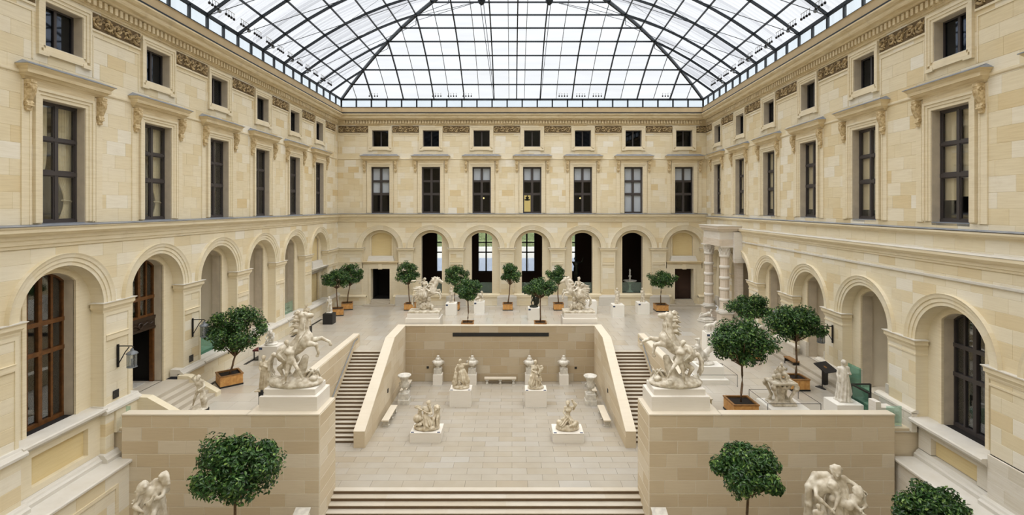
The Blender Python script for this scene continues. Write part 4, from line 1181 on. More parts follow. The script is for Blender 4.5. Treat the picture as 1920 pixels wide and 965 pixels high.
# ------------------------------------------------------------------ glass roof
FIN = .15; M_FIN = plain('grey_louvre_fin', srgb(158, 162, 170), .6)
GR = 1.66; NR = 11; Z0R = 21.95; XLE = -18.15
def xre(y): return 20.35 - .0655 * (YB - y)
def hw_(y): return (xre(y) - XLE) / 2
def rise(n): m = n * GR; return .75 * m - .0235 * m * m
def ylev(k): return YB - .45 - k * GR
def PL(n, k): y = ylev(k); return Vector((XLE + hw_(y) * n / (NR + .5), y, Z0R + rise(n)))
def PR(n, k): y = ylev(k); return Vector((xre(y) - hw_(y) * n / (NR + .5), y, Z0R + rise(n)))
KMAX = 33
roof = MB().box(-.01, .01, -.01, .01, 0, .02)
roof = thing('ceiling', 'hipped glass roof of frosted panes on dark steel bars over the hall', 'glass roof', kind='structure')
panes = []
for n in range(NR):
    for k in range(n, KMAX):
        for P in (PL, PR):
            if k == n: panes.append([P(n, k), P(n, k + 1), P(n + 1, k + 1)])
            else: panes.append([P(n, k), P(n, k + 1), P(n + 1, k + 1), P(n + 1, k)])
# back slope: nodes of level n at y = ylev(n), x from the hip nodes
def backx(n): 
    """x positions of rafters at level n on the back slope (kept parallel)"""
    a = [PL(j, j).x for j in range(1, NR + 1)]; b = [PR(j, j).x for j in range(1, NR + 1)]
    mid = [(a[-1] + b[-1]) / 2]
    return a, b, mid
ax, bx_, midx = backx(0)
allx = sorted(ax + bx_ + midx)
for n in range(NR):
    lo, hi = PL(n, n).x, PR(n, n).x; lo1, hi1 = PL(n + 1, n + 1).x, PR(n + 1, n + 1).x
    y0, y1, z0, z1 = ylev(n), ylev(n + 1), Z0R + rise(n), Z0R + rise(n + 1)
    ins = [x for x in allx if lo1 - 1e-4 <= x <= hi1 + 1e-4]
    panes.append([Vector((lo, y0, z0)), Vector((lo1, y0, z0)), Vector((lo1, y1, z1))])
    panes.append([Vector((hi, y0, z0)), Vector((hi1, y0, z0)), Vector((hi1, y1, z1))])
    for a, b in zip(ins[:-1], ins[1:]): panes.append([Vector((a, y0, z0)), Vector((b, y0, z0)), Vector((b, y1, z1)), Vector((a, y1, z1))])
for k in range(NR, KMAX): panes.append([PL(NR, k), PR(NR, k), PR(NR, k + 1), PL(NR, k + 1)])
def pane_area(p):
    c = sum(p, Vector()) / len(p)
    if seen_size(c, 1) == 0: return 0
    q = [proj(v) for v in p]; n = len(q)
    return abs(sum(q[i][0] * q[(i + 1) % n][1] - q[(i + 1) % n][0] * q[i][1] for i in range(n))) / 2
panes.sort(key=lambda p: -pane_area(p))
rest = MB()
for k, p in enumerate(panes):
    mb = MB() if k < 300 else rest
    up = Vector((0, 0, .10))
    mb.face([tuple(v + up) for v in p], random.random())
    if k < 300: mb.build('roof_pane', M_ROOFG, roof)
rest.build('roof_pane', M_ROOFG, roof, kind='stuff')
# white louvre fins above the two long slopes, parallel to the rafters
fins = MB()
for P in (PL, PR):
    for k in range(2, KMAX):
        for q in range(4):
            f = (q + .5) / 4; fh = random.choice((.06, .10, .16, .26))
            pts = []
            for n in range(0, min(k, NR) + 1):
                a = P(n, k); b = P(n, k + 1); pts.append(a + (b - a) * f)
            for a, b in zip(pts[:-1], pts[1:]):
                lo_, hi_ = Vector((0, 0, .16)), Vector((0, .05, .16 + fh))
                fins.face([tuple(a + lo_), tuple(b + lo_), tuple(b + hi_), tuple(a + hi_)], .5)
fins.build('louvre_fin', M_FIN, roof, kind='stuff')
def polyline_beam(pts, w, h, name, mat):
    mb = MB()
    for a, b in zip(pts[:-1], pts[1:]): mb.beam(a, b, w, h)
    return mb.build(name, mat, roof)
for P in (PL, PR):
    for k in range(2, KMAX + 1, 2):
        main = True
        polyline_beam([P(n, k) for n in range(0, min(k, NR) + 1)], .085 if main else .045, .18 if main else .08, 'rafter', M_STEEL if main else M_STEEL2)
    for n in range(1, NR + 1):
        polyline_beam([P(n, n), P(n, KMAX)], .075, .13, 'purlin', M_STEEL)
    polyline_beam([P(n, n) for n in range(0, NR + 1)], .16, .30, 'hip_beam', M_STEEL)
    polyline_beam([P(0, 0), P(0, KMAX)], .14, .2, 'eaves_beam', M_STEEL)
for i, x in enumerate(allx):
    lv = max([n for n in range(0, NR + 1) if PL(n, n).x - 1e-3 <= x <= PR(n, n).x + 1e-3])
    main = i % 2 == 1
    polyline_beam([Vector((x, ylev(n), Z0R + rise(n))) for n in range(lv + 1)], .10 if main else .05, .22 if main else .09, 'rafter', M_STEEL if main else M_STEEL2)
for n in range(0, NR + 1):
    polyline_beam([PL(n, n), PR(n, n)], .075 if n else .14, .13 if n else .2, 'purlin' if n else 'eaves_beam', M_STEEL)
# clerestory strip under the roof
def strip(p, q, n):
    d = (q - p) / n
    for k in range(n + 1):
        c = p + d * k
        MB().box(c.x - .07, c.x + .07, c.y - .07, c.y + .07, 21.08, Z0R).build('clerestory_post', M_STEEL, roof)
        if k < n:
            a, b = p + d * k, p + d * (k + 1)
            m = MB(); m.face([(a.x, a.y, 21.08), (b.x, b.y, 21.08), (b.x, b.y, Z0R), (a.x, a.y, Z0R)], .8); m.build('clerestory_pane', M_CLEAR, roof)
    MB().beam((p.x, p.y, 21.10), (q.x, q.y, 21.10), .12, .10).build('clerestory_rail', M_STEEL, roof)
M_CLEAR = roof_glass('clear_clerestory_glass', (0.88, 0.94, 0.97, 1), 0.05)
strip(PL(0, 0), PR(0, 0), 24)
strip(PL(0, 0), PL(0, KMAX), KMAX); strip(PR(0, 0), PR(0, KMAX), KMAX)
# tension rods under the main rafters and the king-post nodes
for P in (PL, PR):
    for k in range(4, KMAX, 2):
        a = P(0, k); top = P(min(k, NR), k); n2 = min(k, 9)
        b = P(n2, k) - Vector((0, 0, .25 + .1 * n2)); c = P(min(5, k), k)
        MB().tube([a + Vector((0, 0, -.05)), b], .022, 5).build('tension_rod', M_STEEL, roof)
        MB().tube([b, P(n2, k)], .03, 5).build('strut', M_STEEL, roof)
        if k < 26: MB().tube([P(3, k), P(6, k + 2 if k + 2 < KMAX else k) - Vector((0, 0, .5))], .014, 4).build('tension_rod', M_STEEL, roof)
        MB().lathe([(.02, -.12), (.11, -.08), (.13, 0), (.11, .08), (.02, .12)], 8, tuple(a + (b - a) * .05)).build('rod_clevis', M_STEEL2, roof)
for nx in (-57, 70):
    nd = Vector((nx * 38.0 / FPX, 38.0, 26.3))
    MB().lathe([(.05, -.35), (.22, -.2), (.30, 0), (.22, .2), (.05, .35)], 10, tuple(nd)).build('rod_node', M_STEEL, roof)
    tg = min(allx, key=lambda x: abs(x - nd.x))
    for dx in (-.12, .12): MB().tube([nd + Vector((dx, 0, 0)), Vector((tg + dx * .4, ylev(0), Z0R - .1))], .025, 5).build('tension_rod', M_STEEL, roof)
    MB().tube([nd, Vector((tg, ylev(9), Z0R + rise(9)))], .05, 6).build('strut', M_STEEL, roof)
    hip = (PL if nx < 0 else PR)(6, 6)
    for dz in (0, -.35): MB().tube([nd, hip + Vector((0, 0, dz - .15))], .02, 5).build('tension_rod', M_STEEL, roof)
    MB().tube([nd, (PL if nx < 0 else PR)(4, 16)], .02, 5).build('tension_rod', M_STEEL, roof)
# spotlights hung in fours below the eaves
def spots(p, d, label):
    t = thing('spotlight_rail', label, 'spotlights', tuple(p), group='spotlight rails under the roof edge')
    MB().tube([tuple(d * -.5), tuple(d * .5)], .02, 5).build('rail', M_SILVER, t)
    for k in range(4):
        c = d * (-.42 + .28 * k)
        MB().tube([(c.x, c.y, 0), (c.x, c.y, -.28)], .012, 4).build('stem', M_IRON, t)
        MB().lathe([(.03, -.42), (.07, -.40), (.075, -.3), (.03, -.26)], 8, (c.x, c.y, 0)).build('lamp_head', M_IRON, t)
for x in (700, 819, 848, 876, 1056, 1089, 1120, 1250):
    Y_ = ylev(0) - .9
    spots(Vector(((x - 960) * Y_ / FPX, Y_, 22.45)), Vector((1.0, 0, 0)), 'row of four small spotlights below the far roof edge')
for k in range(3, 22):
    for P, lb in ((PL, 'left'), (PR, 'right')):
        a = P(0, k) * .5 + P(0, k + 1) * .5
        spots(Vector((a.x + (.9 if lb == 'left' else -.9), a.y, 22.5)), Vector((0, 1.0, 0)), 'row of four small spotlights below the %s roof edge' % lb)
# ------------------------------------------------------------------ sculpture: smooth solids joined into one carved surface
def surface_nets(F, org, h):
    """naive surface nets of the zero level of F (negative inside)"""
    nx, ny, nz = F.shape
    ins = F < 0
    c = [F[i:nx - 1 + i, j:ny - 1 + j, k:nz - 1 + k] for i in (0, 1) for j in (0, 1) for k in (0, 1)]
    offs = [(i, j, k) for i in (0, 1) for j in (0, 1) for k in (0, 1)]
    s = sum((q < 0).astype(np.int8) for q in c)
    act = (s > 0) & (s < 8)
    ids = np.full(act.shape, -1, np.int64); idx = np.argwhere(act); ids[act] = np.arange(len(idx))
    vals = np.stack([q[act] for q in c], 1)
    acc = np.zeros((len(idx), 3)); cnt = np.zeros(len(idx))
    for a in range(8):
        for b in range(a + 1, 8):
            d = [offs[b][m] - offs[a][m] for m in range(3)]
            if sum(abs(q) for q in d) != 1: continue
            va, vb = vals[:, a], vals[:, b]; m = (va < 0) != (vb < 0)
            t = np.where(m, va / np.where(m, va - vb, 1), 0)
            p = np.array(offs[a])[None, :] + t[:, None] * np.array(d)[None, :]
            acc[m] += p[m]; cnt[m] += 1
    V = (idx + acc / cnt[:, None]) * h + org
    quads = []
    for ax in range(3):
        sl0 = [slice(1, -1)] * 3; sl1 = [slice(1, -1)] * 3
        sl0[ax] = slice(0, -1); sl1[ax] = slice(1, None)
        A = ins[tuple(sl0)]; B = ins[tuple(sl1)]
        for flip, m in ((False, A & ~B), (True, ~A & B)):
            e = np.argwhere(m)
            if not len(e): continue
            o = [1, 1, 1]; o[ax] = 0
            e = e + np.array(o)
            u = [0, 0, 0]; v = [0, 0, 0]; u[(ax + 1) % 3] = 1; v[(ax + 2) % 3] = 1
            u = np.array(u); v = np.array(v)
            q = [e - u - v, e - v, e, e - u]
            q = [ids[tuple(x.T)] for x in q]
            if flip: q = q[::-1]
            quads.append(np.stack(q, 1))
    Q = np.concatenate(quads); Q = Q[(Q >= 0).all(1)]
    return V, Q
class Sculpt:
    """a list of smooth primitives in metres, local to the sculpture's base"""
    def __init__(s): s.p = []
    def cap(s, a, b, r0, r1=None, k=.035, fl=0, fa=0.0): s.p.append(('c', np.array(a, float), np.array(b, float), r0, r0 if r1 is None else r1, k, fl, fa)); return s
    def ell(s, c, r, rz=0.0, k=.035, rx=0.0): s.p.append(('e', np.array(c, float), np.array(r, float), rz, rx, k)); return s
    def box(s, c, r, rd=.03, k=.02, rz=0.0): s.p.append(('b', np.array(c, float), np.array(r, float), rz, rd, k)); return s
    def chain(s, pts, rs, k=.03):
        for i in range(len(pts) - 1): s.cap(pts[i], pts[i + 1], rs[i], rs[i + 1], k)
        return s
    def xf(s, start, f, sc=1.0):
        """move the primitives added since index start by the function f (points), radii by sc"""
        for i in range(start, len(s.p)):
            q = list(s.p[i])
            if q[0] == 'c': q[1] = f(q[1]); q[2] = f(q[2]); q[3] *= sc; q[4] *= sc
            else:
                q[1] = f(q[1]); q[2] = q[2] * sc
            s.p[i] = tuple(q)
    def mesh(s, name, mat, h=.03, rough=.0, seed=1):
        lo = np.full(3, 1e9); hi = np.full(3, -1e9)
        for q in s.p:
            if q[0] == 'c':
                m = max(q[3], q[4]) * (1 + q[7]) + q[5]
                lo = np.minimum(lo, np.minimum(q[1], q[2]) - m); hi = np.maximum(hi, np.maximum(q[1], q[2]) + m)
            else:
                m = np.full(3, float(max(q[2]))) + q[-1]; lo = np.minimum(lo, q[1] - m); hi = np.maximum(hi, q[1] + m)
        lo -= 2.5 * h; hi += 2.5 * h
        n = np.ceil((hi - lo) / h).astype(int) + 1
        F = np.full(tuple(n), .3, np.float32)
        ax = [lo[d] + h * np.arange(n[d]) for d in range(3)]
        for q in s.p:
            k = q[5]
            if q[0] == 'c':
                m = max(q[3], q[4]) * (1 + q[7]) + k + .05; a0 = np.minimum(q[1], q[2]) - m; a1 = np.maximum(q[1], q[2]) + m
            else:
                m = float(max(q[2])) * 1.05 + k + .05; a0 = q[1] - m; a1 = q[1] + m
            i0 = np.maximum(0, np.floor((a0 - lo) / h).astype(int)); i1 = np.minimum(n, np.ceil((a1 - lo) / h).astype(int) + 1)
            X = ax[0][i0[0]:i1[0]][:, None, None]; Y = ax[1][i0[1]:i1[1]][None, :, None]; Z = ax[2][i0[2]:i1[2]][None, None, :]
            if q[0] == 'c':
                a, b = q[1], q[2]; d = b - a; L2 = float(d @ d) + 1e-9
                px, py, pz = X - a[0], Y - a[1], Z - a[2]
                t = np.clip((px * d[0] + py * d[1] + pz * d[2]) / L2, 0, 1)
                ex, ey, ez = px - t * d[0], py - t * d[1], pz - t * d[2]
                dist = np.sqrt(ex * ex + ey * ey + ez * ez)
                r = q[3] + (q[4] - q[3]) * t
                if q[6]:
                    dn = d / math.sqrt(L2); w = np.array([0.3, 1, .1]) if abs(dn[2]) > .6 else np.array([0, 0, 1.0])
                    u = np.cross(dn, w); u /= np.linalg.norm(u); v = np.cross(dn, u)
                    th = np.arctan2(ex * v[0] + ey * v[1] + ez * v[2], ex * u[0] + ey * u[1] + ez * u[2])
                    r = r * (1 + q[7] * np.cos(q[6] * th + 2.2 * np.sin(2.0 * t + th)) * (.25 + .75 * t))
                D = dist - r
            elif q[0] == 'e':
                c, rr, rz, rx = q[1], q[2], q[3], q[4]
                px, py, pz = X - c[0], Y - c[1], Z - c[2]
                cz, sz = math.cos(-rz), math.sin(-rz); px, py = px * cz - py * sz, px * sz + py * cz
                if rx: cx, sx = math.cos(-rx), math.sin(-rx); py, pz = py * cx - pz * sx, py * sx + pz * cx
                k0 = np.sqrt((px / rr[0]) ** 2 + (py / rr[1]) ** 2 + (pz / rr[2]) ** 2)
                k1 = np.sqrt((px / rr[0] ** 2) ** 2 + (py / rr[1] ** 2) ** 2 + (pz / rr[2] ** 2) ** 2) + 1e-6
                D = k0 * (k0 - 1) / k1
            else:
                c, rr, rz, rd = q[1], q[2], q[3], q[4]
                px, py, pz = X - c[0], Y - c[1], Z - c[2]
                cz, sz = math.cos(-rz), math.sin(-rz); px, py = px * cz - py * sz, px * sz + py * cz
                dx, dy, dz = abs(px) - rr[0] + rd, abs(py) - rr[1] + rd, abs(pz) - rr[2] + rd
                D = np.sqrt(np.maximum(dx, 0) ** 2 + np.maximum(dy, 0) ** 2 + np.maximum(dz, 0) ** 2) + np.minimum(np.maximum(np.maximum(dx, dy), dz), 0) - rd
            sub = F[i0[0]:i1[0], i0[1]:i1[1], i0[2]:i1[2]]
            hh = np.clip(.5 + .5 * (D - sub) / k, 0, 1)
            sub[...] = D * (1 - hh) + sub * hh - k * hh * (1 - hh)
        if rough:
            X = ax[0][:, None, None]; Y = ax[1][None, :, None]; Z = ax[2][None, None, :]
            F += (rough * (np.sin(17 * X + 3 * np.sin(9 * Z + seed)) * np.sin(15 * Y + seed) * np.sin(13 * Z + 2 * np.sin(8 * X)))).astype(np.float32)
        F = np.maximum(F, -ax[2][None, None, :].astype(np.float32) + .002)      # flat underside that stands on its support
        V, Q = surface_nets(F, lo, h)
        me = bpy.data.meshes.new(name)
        me.vertices.add(len(V)); me.vertices.foreach_set('co', V.astype(np.float32).ravel())
        me.loops.add(len(Q) * 4); me.loops.foreach_set('vertex_index', Q.astype(np.int32).ravel())
        me.polygons.add(len(Q)); me.polygons.foreach_set('loop_start', np.arange(0, len(Q) * 4, 4, dtype=np.int32))
        me.polygons.foreach_set('use_smooth', np.ones(len(Q), bool))
        me.update(calc_edges=True); me.validate()
        me.materials.append(mat)
        return me
def V3(*a): return np.array(a, float)
STAND = dict(pel=(0, 0, .98), che=(0, 0, 1.32), nek=(0, 0, 1.52), hed=(0, -.02, 1.68),
             shL=(.20, 0, 1.45), elL=(.27, .0, 1.17), haL=(.26, -.10, .93), shR=(-.20, 0, 1.45), elR=(-.27, 0, 1.17), haR=(-.26, -.10, .93),
             hiL=(.10, 0, .95), knL=(.11, -.03, .52), anL=(.11, .02, .08), hiR=(-.10, 0, .95), knR=(-.11, -.03, .52), anR=(-.11, .02, .08))
def human(S, J=None, at=(0, 0, 0), rz=0.0, sc=1.0, face=-PI / 2, hair=True, thick=1.0, beard=False, fem=False, fingers=True, hs=1.0):
    """nude figure about 1.8 m tall that faces -y before turning by rz; J overrides joints"""
    P = {k: V3(*v) for k, v in STAND.items()}
    if J: P.update({k: V3(*v) for k, v in J.items()})
    i0 = len(S.p); T = thick
    up = P['nek'] - P['pel']; up /= np.linalg.norm(up)
    sd = P['shL'] - P['shR']; sd /= np.linalg.norm(sd); fw = np.cross(up, sd); fw = -fw if fw @ V3(0, -1, 0) < 0 and abs(fw[1]) > .4 else fw
    mid = (P['pel'] + P['che']) / 2
    S.cap(P['pel'], mid, .155 * T, .125 * T, .07); S.cap(mid, P['che'], .125 * T, .15 * T, .07)
    S.cap(P['che'] - sd * .07, P['che'] + sd * .07, .145 * T, .145 * T, .06)
    S.cap(P['shL'], P['shR'], .075 * T, .075 * T, .07)
    for s_ in (-1, 1): S.ell(P['che'] + sd * .085 * s_ + fw * (.10 if fem else .075) * T + up * .0, V3(.075, .075, .07) * T, 0, .03)
    S.cap(P['che'] + up * .1, P['nek'], .075, .058, .05); S.cap(P['nek'], P['hed'] - up * .05, .058, .055, .03)
    h = P['hed']; f = V3(math.cos(face), math.sin(face), 0)
    hi0 = len(S.p)
    S.ell(h, V3(.085, .105, .125), face + PI / 2, .03)
    S.cap(h + f * .085 + V3(0, 0, .02), h + f * .118 + V3(0, 0, -.03), .012, .02, .015)           # nose
    S.cap(h + f * .075 + V3(0, 0, -.085), h + f * .06 + V3(0, 0, -.10), .035, .03, .03)            # chin
    sf = V3(-f[1], f[0], 0)
    S.cap(h + f * .085 + sf * .05 + V3(0, 0, .035), h + f * .085 - sf * .05 + V3(0, 0, .035), .016, .016, .015)  # brow
    for s_ in (-1, 1): S.ell(h + sf * .088 * s_, V3(.018, .03, .035), face + PI / 2, .01)
    if hair:
        S.ell(h - f * .03 + V3(0, 0, .05), V3(.105, .115, .11), face + PI / 2, .02)
        for q in range(7):
            a = q * .9; S.ell(h - f * .05 + sf * .095 * math.cos(a) + V3(0, 0, .06 + .07 * math.sin(a)), V3(.04, .04, .04), 0, .015)
    if fem: S.ell(h - f * .12 + V3(0, 0, .03), V3(.055, .055, .055), 0, .02)
    if beard:
        for q in (-1, 0, 1): S.cap(h + f * .07 + sf * .035 * q + V3(0, 0, -.08), h + f * .10 + sf * .03 * q + V3(0, 0, -.22), .04, .022, .02)
    if hs != 1: S.xf(hi0, lambda q: h + (q - h) * hs, hs)
    for a in 'LR':
        sh, el, ha, hi, kn, an = (P[x + a] for x in ('sh', 'el', 'ha', 'hi', 'kn', 'an'))
        S.ell(sh, V3(.075, .075, .075) * T, 0, .04)
        S.cap(sh, el, .062 * T, .046 * T, .03); S.cap(el, el + (ha - el) * .35, .046 * T, .05 * T, .025); S.cap(el + (ha - el) * .35, ha, .05 * T, .03 * T, .025)
        d = ha - el; d /= np.linalg.norm(d); S.ell(ha + d * .055, V3(.036, .036, .036), 0, .025)
        if fingers:
            w = np.cross(d, V3(.2, .9, .3)); w /= np.linalg.norm(w); g = np.cross(d, w)
            for q, ln in zip((-1.5, -.5, .5, 1.5), (.075, .09, .085, .065)):
                b = ha + d * .08 + w * q * .019; m = b + d * ln * .55 + g * .01; S.cap(b, m, .0125, .0115, .006); S.cap(m, m + d * ln * .4 + g * .03, .0115, .009, .006)
            S.cap(ha + d * .03 - w * .03, ha + d * .075 - w * .07 + g * .015, .014, .011, .01)
        S.ell(hi + (P['pel'] - hi) * .2, V3(.12, .12, .12) * T, 0, .05)
        S.cap(hi, kn, .098 * T, .064 * T, .04); S.ell(kn, V3(.062, .062, .062) * T, 0, .02)
        S.cap(kn, kn + (an - kn) * .35, .058 * T, .063 * T, .03); S.cap(kn + (an - kn) * .35, an, .063 * T, .036 * T, .03)
        k_ = V3(*((an - kn)[:2]), 0); t = V3(0, -1, 0)
        S.cap(an + V3(0, .03, -.03), an + t * .15 + V3(0, 0, -.05), .042, .032, .03); S.cap(an + t * .15 + V3(0, 0, -.05), an + t * .2 + V3(0, 0, -.052), .032, .024, .02)
    if rz or sc != 1 or at != (0, 0, 0):
        c_, s_ = math.cos(rz), math.sin(rz); A = V3(*at)
        fn = lambda p: V3(p[0] * c_ - p[1] * s_, p[0] * s_ + p[1] * c_, p[2]) * sc + A
        for i in range(i0, len(S.p)):
            if S.p[i][0] == 'e': q = list(S.p[i]); q[3] += rz; S.p[i] = tuple(q)
        S.xf(i0, fn, sc)
    return P
def drape(S, a, b, r0, r1, n=11, amp=.13, k=.03): S.cap(a, b, r0, r1, k, n, amp)
def rocks(S, r, h, n, seed, flat=True, ry=None):
    rg = random.Random(seed); ry = ry or r
    S.ell((0, 0, h * .3), V3(r, ry, h * .7), 0, .03)
    for i in range(n):
        a = rg.uniform(0, 6.28); q = rg.uniform(.45, .95)
        S.ell((r * q * math.cos(a), ry * q * math.sin(a), h * rg.uniform(.2, .6)), V3(rg.uniform(.1, .26) * r, rg.uniform(.1, .26) * ry, h * rg.uniform(.3, .6)), rg.uniform(0, 3), .03)
def horse(S, at=(0, 0, 0), pitch=.8, head='back', mirror=1, wings=False, gallop=False, sc=1.0, mane=1):
    """horse in the x-z plane facing +x (mirror -1: -x), body pitched up; origin below the hind hooves"""
    i0 = len(S.p)
    c, s = math.cos(pitch), math.sin(pitch)
    B = lambda x, y, z: V3(x * c - z * s, y, x * s + z * c)     # body frame: x towards the chest, origin at the croup
    cr_ = V3(-.05, 0, 1.12 if not gallop else 1.15)
    b = lambda x, y, z: cr_ + B(x, y, z)
    S.ell(b(.05, 0, 0), V3(.40, .33, .36), 0, .08); S.cap(b(.05, 0, -.02), b(.65, 0, -.06), .34, .33, .1); S.cap(b(.65, 0, -.06), b(1.12, 0, .0), .33, .37, .1)
    for y in (-.17, .17):
        S.ell(b(0, y, -.04), V3(.33, .2, .34), 0, .06); S.ell(b(1.12, y, -.06), V3(.24, .2, .30), 0, .06)
    S.ell(b(1.32, 0, -.02), V3(.2, .26, .26), 0, .08)
    # neck and head
    n0 = b(1.2, 0, .18)
    if head == 'back': n1 = n0 + V3(.04, 0, .52); hd = n0 + V3(-.06, 0, .90); mz = hd + V3(.46, 0, .02)
    else: n1 = n0 + V3(.30, 0, .42); hd = n0 + V3(.46, 0, .78); mz = hd + V3(.40, 0, -.26)
    S.cap(n0 - V3(.02, 0, .1), n1, .30, .20, .1); S.cap(n1, hd, .20, .15, .07)
    S.cap(hd, hd + (mz - hd) * .55, .155, .115, .05); S.cap(hd + (mz - hd) * .55, mz, .115, .085, .04); S.ell(mz, V3(.09, .08, .085), 0, .02)
    jaw = hd + (mz - hd) * .3 - V3(0, 0, .09); S.cap(jaw, mz - V3(.03, 0, .10), .09, .045, .03)
    for y in (-.075, .075):
        S.cap(hd + V3(-.04, y, .10), hd + V3(-.05, y * 1.3, .26), .045, .015, .02); S.ell(hd + (mz - hd) * .38 + V3(0, y * 1.35, .06), V3(.04, .03, .035), 0, .012)
        S.ell(mz + V3(.05, y * .6, .01), V3(.025, .02, .02), 0, .01)
    rg = random.Random(3)
    if mane:
        for i in range(22):
            f = i / 21; p = n0 + (hd - n0) * f + V3(-.17 + .06 * f, 0, .12); y = rg.uniform(-.12, .12)
            q = p + V3(-.26 - rg.uniform(0, .14), y * 1.8, rg.uniform(-.22, .12)); m = (p + q) / 2 + V3(0, y, .07)
            S.chain([p + V3(.06, 0, 0), m, q], [.07, .055, .02], .025)
        for i in range(4): S.chain([hd + V3(-.05, 0, .12), hd + V3(.12, .05 * (i - 1.5), .14), hd + V3(.22, .06 * (i - 1.5), .06)], [.05, .035, .015], .02)
    # tail
    tl = b(-.34, 0, .14)
    for i in range(6):
        y = .05 * (i - 2.5)
        S.chain([tl + V3(.08, 0, -.05), tl + V3(-.16, y * .5, .03), tl + V3(-.30, y, -.25), tl + V3(-.27 - .04 * (i % 3), y * 1.6, -.62), tl + V3(-.16, y * 1.4, -.92 + .06 * (i % 2))], [.08, .075, .075, .06, .02], .03)
    # hind legs
    def leg(pts, rs): S.chain([V3(*p) if not isinstance(p, np.ndarray) else p for p in pts], rs, .035); S.ell(V3(*pts[-1]), V3(.085, .075, .06), 0, .02); 
    for y, dx in ((-.2, .0), (.2, .12)):
        hp = b(-.02, y, -.12)
        if not gallop: leg([hp, (cr_[0] + .30 + dx, y, .80), (cr_[0] - .16 + dx, y, .50), (cr_[0] + .02 + dx, y, .14), (cr_[0] + .10 + dx, y, .04)], [.24, .165, .10, .062, .07])
        else: leg([hp, (cr_[0] + .18 - dx, y, .78), (cr_[0] - .32 - dx, y, .55), (cr_[0] - .22 - dx * 2, y, .16), (cr_[0] - .14 - dx * 2, y, .05)], [.24, .16, .095, .06, .07])
    # fore legs raised
    for y, up_ in ((-.19, 0.0), (.19, .22)):
        sh_ = b(1.16, y, -.22)
        if pitch > .5:
            kn = sh_ + (V3(.56, 0, .16) if up_ else V3(.46, 0, -.04)); ft = kn + (V3(.36, 0, -.16) if up_ else V3(.10, 0, -.38)); hf = ft + (V3(.06, 0, -.14) if up_ else V3(-.05, 0, -.13))
        else:
            kn = sh_ + V3(.44, 0, .0 + up_); ft = kn + V3(.18, 0, -.34 - up_ * .3); hf = ft + V3(-.05, 0, -.13)
        leg([sh_, sh_ + (kn - sh_) * .5 + V3(0, 0, .02), kn, ft, hf], [.17, .115, .085, .055, .06]); S.ell(kn, V3(.085, .08, .085), 0, .02)
    if wings:
        for y in (-1, 1):
            w0 = b(.85, y * .25, .22)
            for i in range(7):
                f = i / 6
                S.chain([w0, w0 + V3(-.35 - .1 * f, y * (.16 + .1 * f), .42 - .50 * f), w0 + V3(-.95 - .15 * math.sin(3 * f), y * (.2 + .1 * f), .55 - 1.0 * f)], [.12, .09, .035], .02)
    A = V3(*at)
    fn = lambda p: V3(p[0] * mirror, p[1], p[2]) * sc + A
    S.xf(i0, fn, sc)
    return (fn(n1), fn(hd), fn(b(.7, 0, .3)), fn(b(1.1, 0, -.3)))
def pedestal(name_parts, parent, mat, tiers):
    """tiers: (half x, half y, z0, z1)"""
    out = []
    for nm, hx, hy, z0, z1 in tiers:
        mb = MB(); c = min(.02, hx * .1)
        mb.frustum(-hx, hx, -hy, hy, z1 - c, z1, -c); mb.box(-hx, hx, -hy, hy, z0, z1 - c)
        out.append(mb.build(nm, mat, parent))
    return out
def statue(label, S, mat, px=None, py=None, z=0.0, loc=None, rz=0.0, h=.03, rough=.006, sc=1.0, name='statue', cat='statue', group=None, seed=1, mesh=None):
    """carved group on its own plinth height z; returns the object"""
    me = mesh or S.mesh('sculpture', mat, h, rough, seed)
    o = bpy.data.objects.new(name, me); COL.objects.link(o)
    o.location = loc if loc is not None else ground(px, py, z); o.rotation_euler = (0, 0, rz); o.scale = (sc, sc, sc)
    o['label'] = label; o['category'] = cat
    if group: o['group'] = group
    return o
def ped(label, loc, hx, hy, h, mat, rz=0.0, cap=None, labelplate=True, name='pedestal', group=None, foot=None):
    t = thing(name, label, 'pedestal', loc, rz, group)
    z0 = 0
    if foot: pedestal(None, t, mat, [('base', hx + foot, hy + foot, 0, foot * 1.6)]); z0 = foot * 1.6
    pedestal(None, t, mat, [('body', hx, hy, z0, h)])
    if cap: pedestal(None, t, cap[2], [('top_plate', hx + cap[0], hy + cap[0], h, h + cap[1])])
    if labelplate: 
        for s_ in ((-1,) if labelplate == 1 else (-1, 1)):
            MB().box(s_ * (hx - .14) - .10, s_ * (hx - .14) + .10, -hy - .012, -hy, h - .22, h - .08).build('label_plate', M_LABEL, t)
    return t
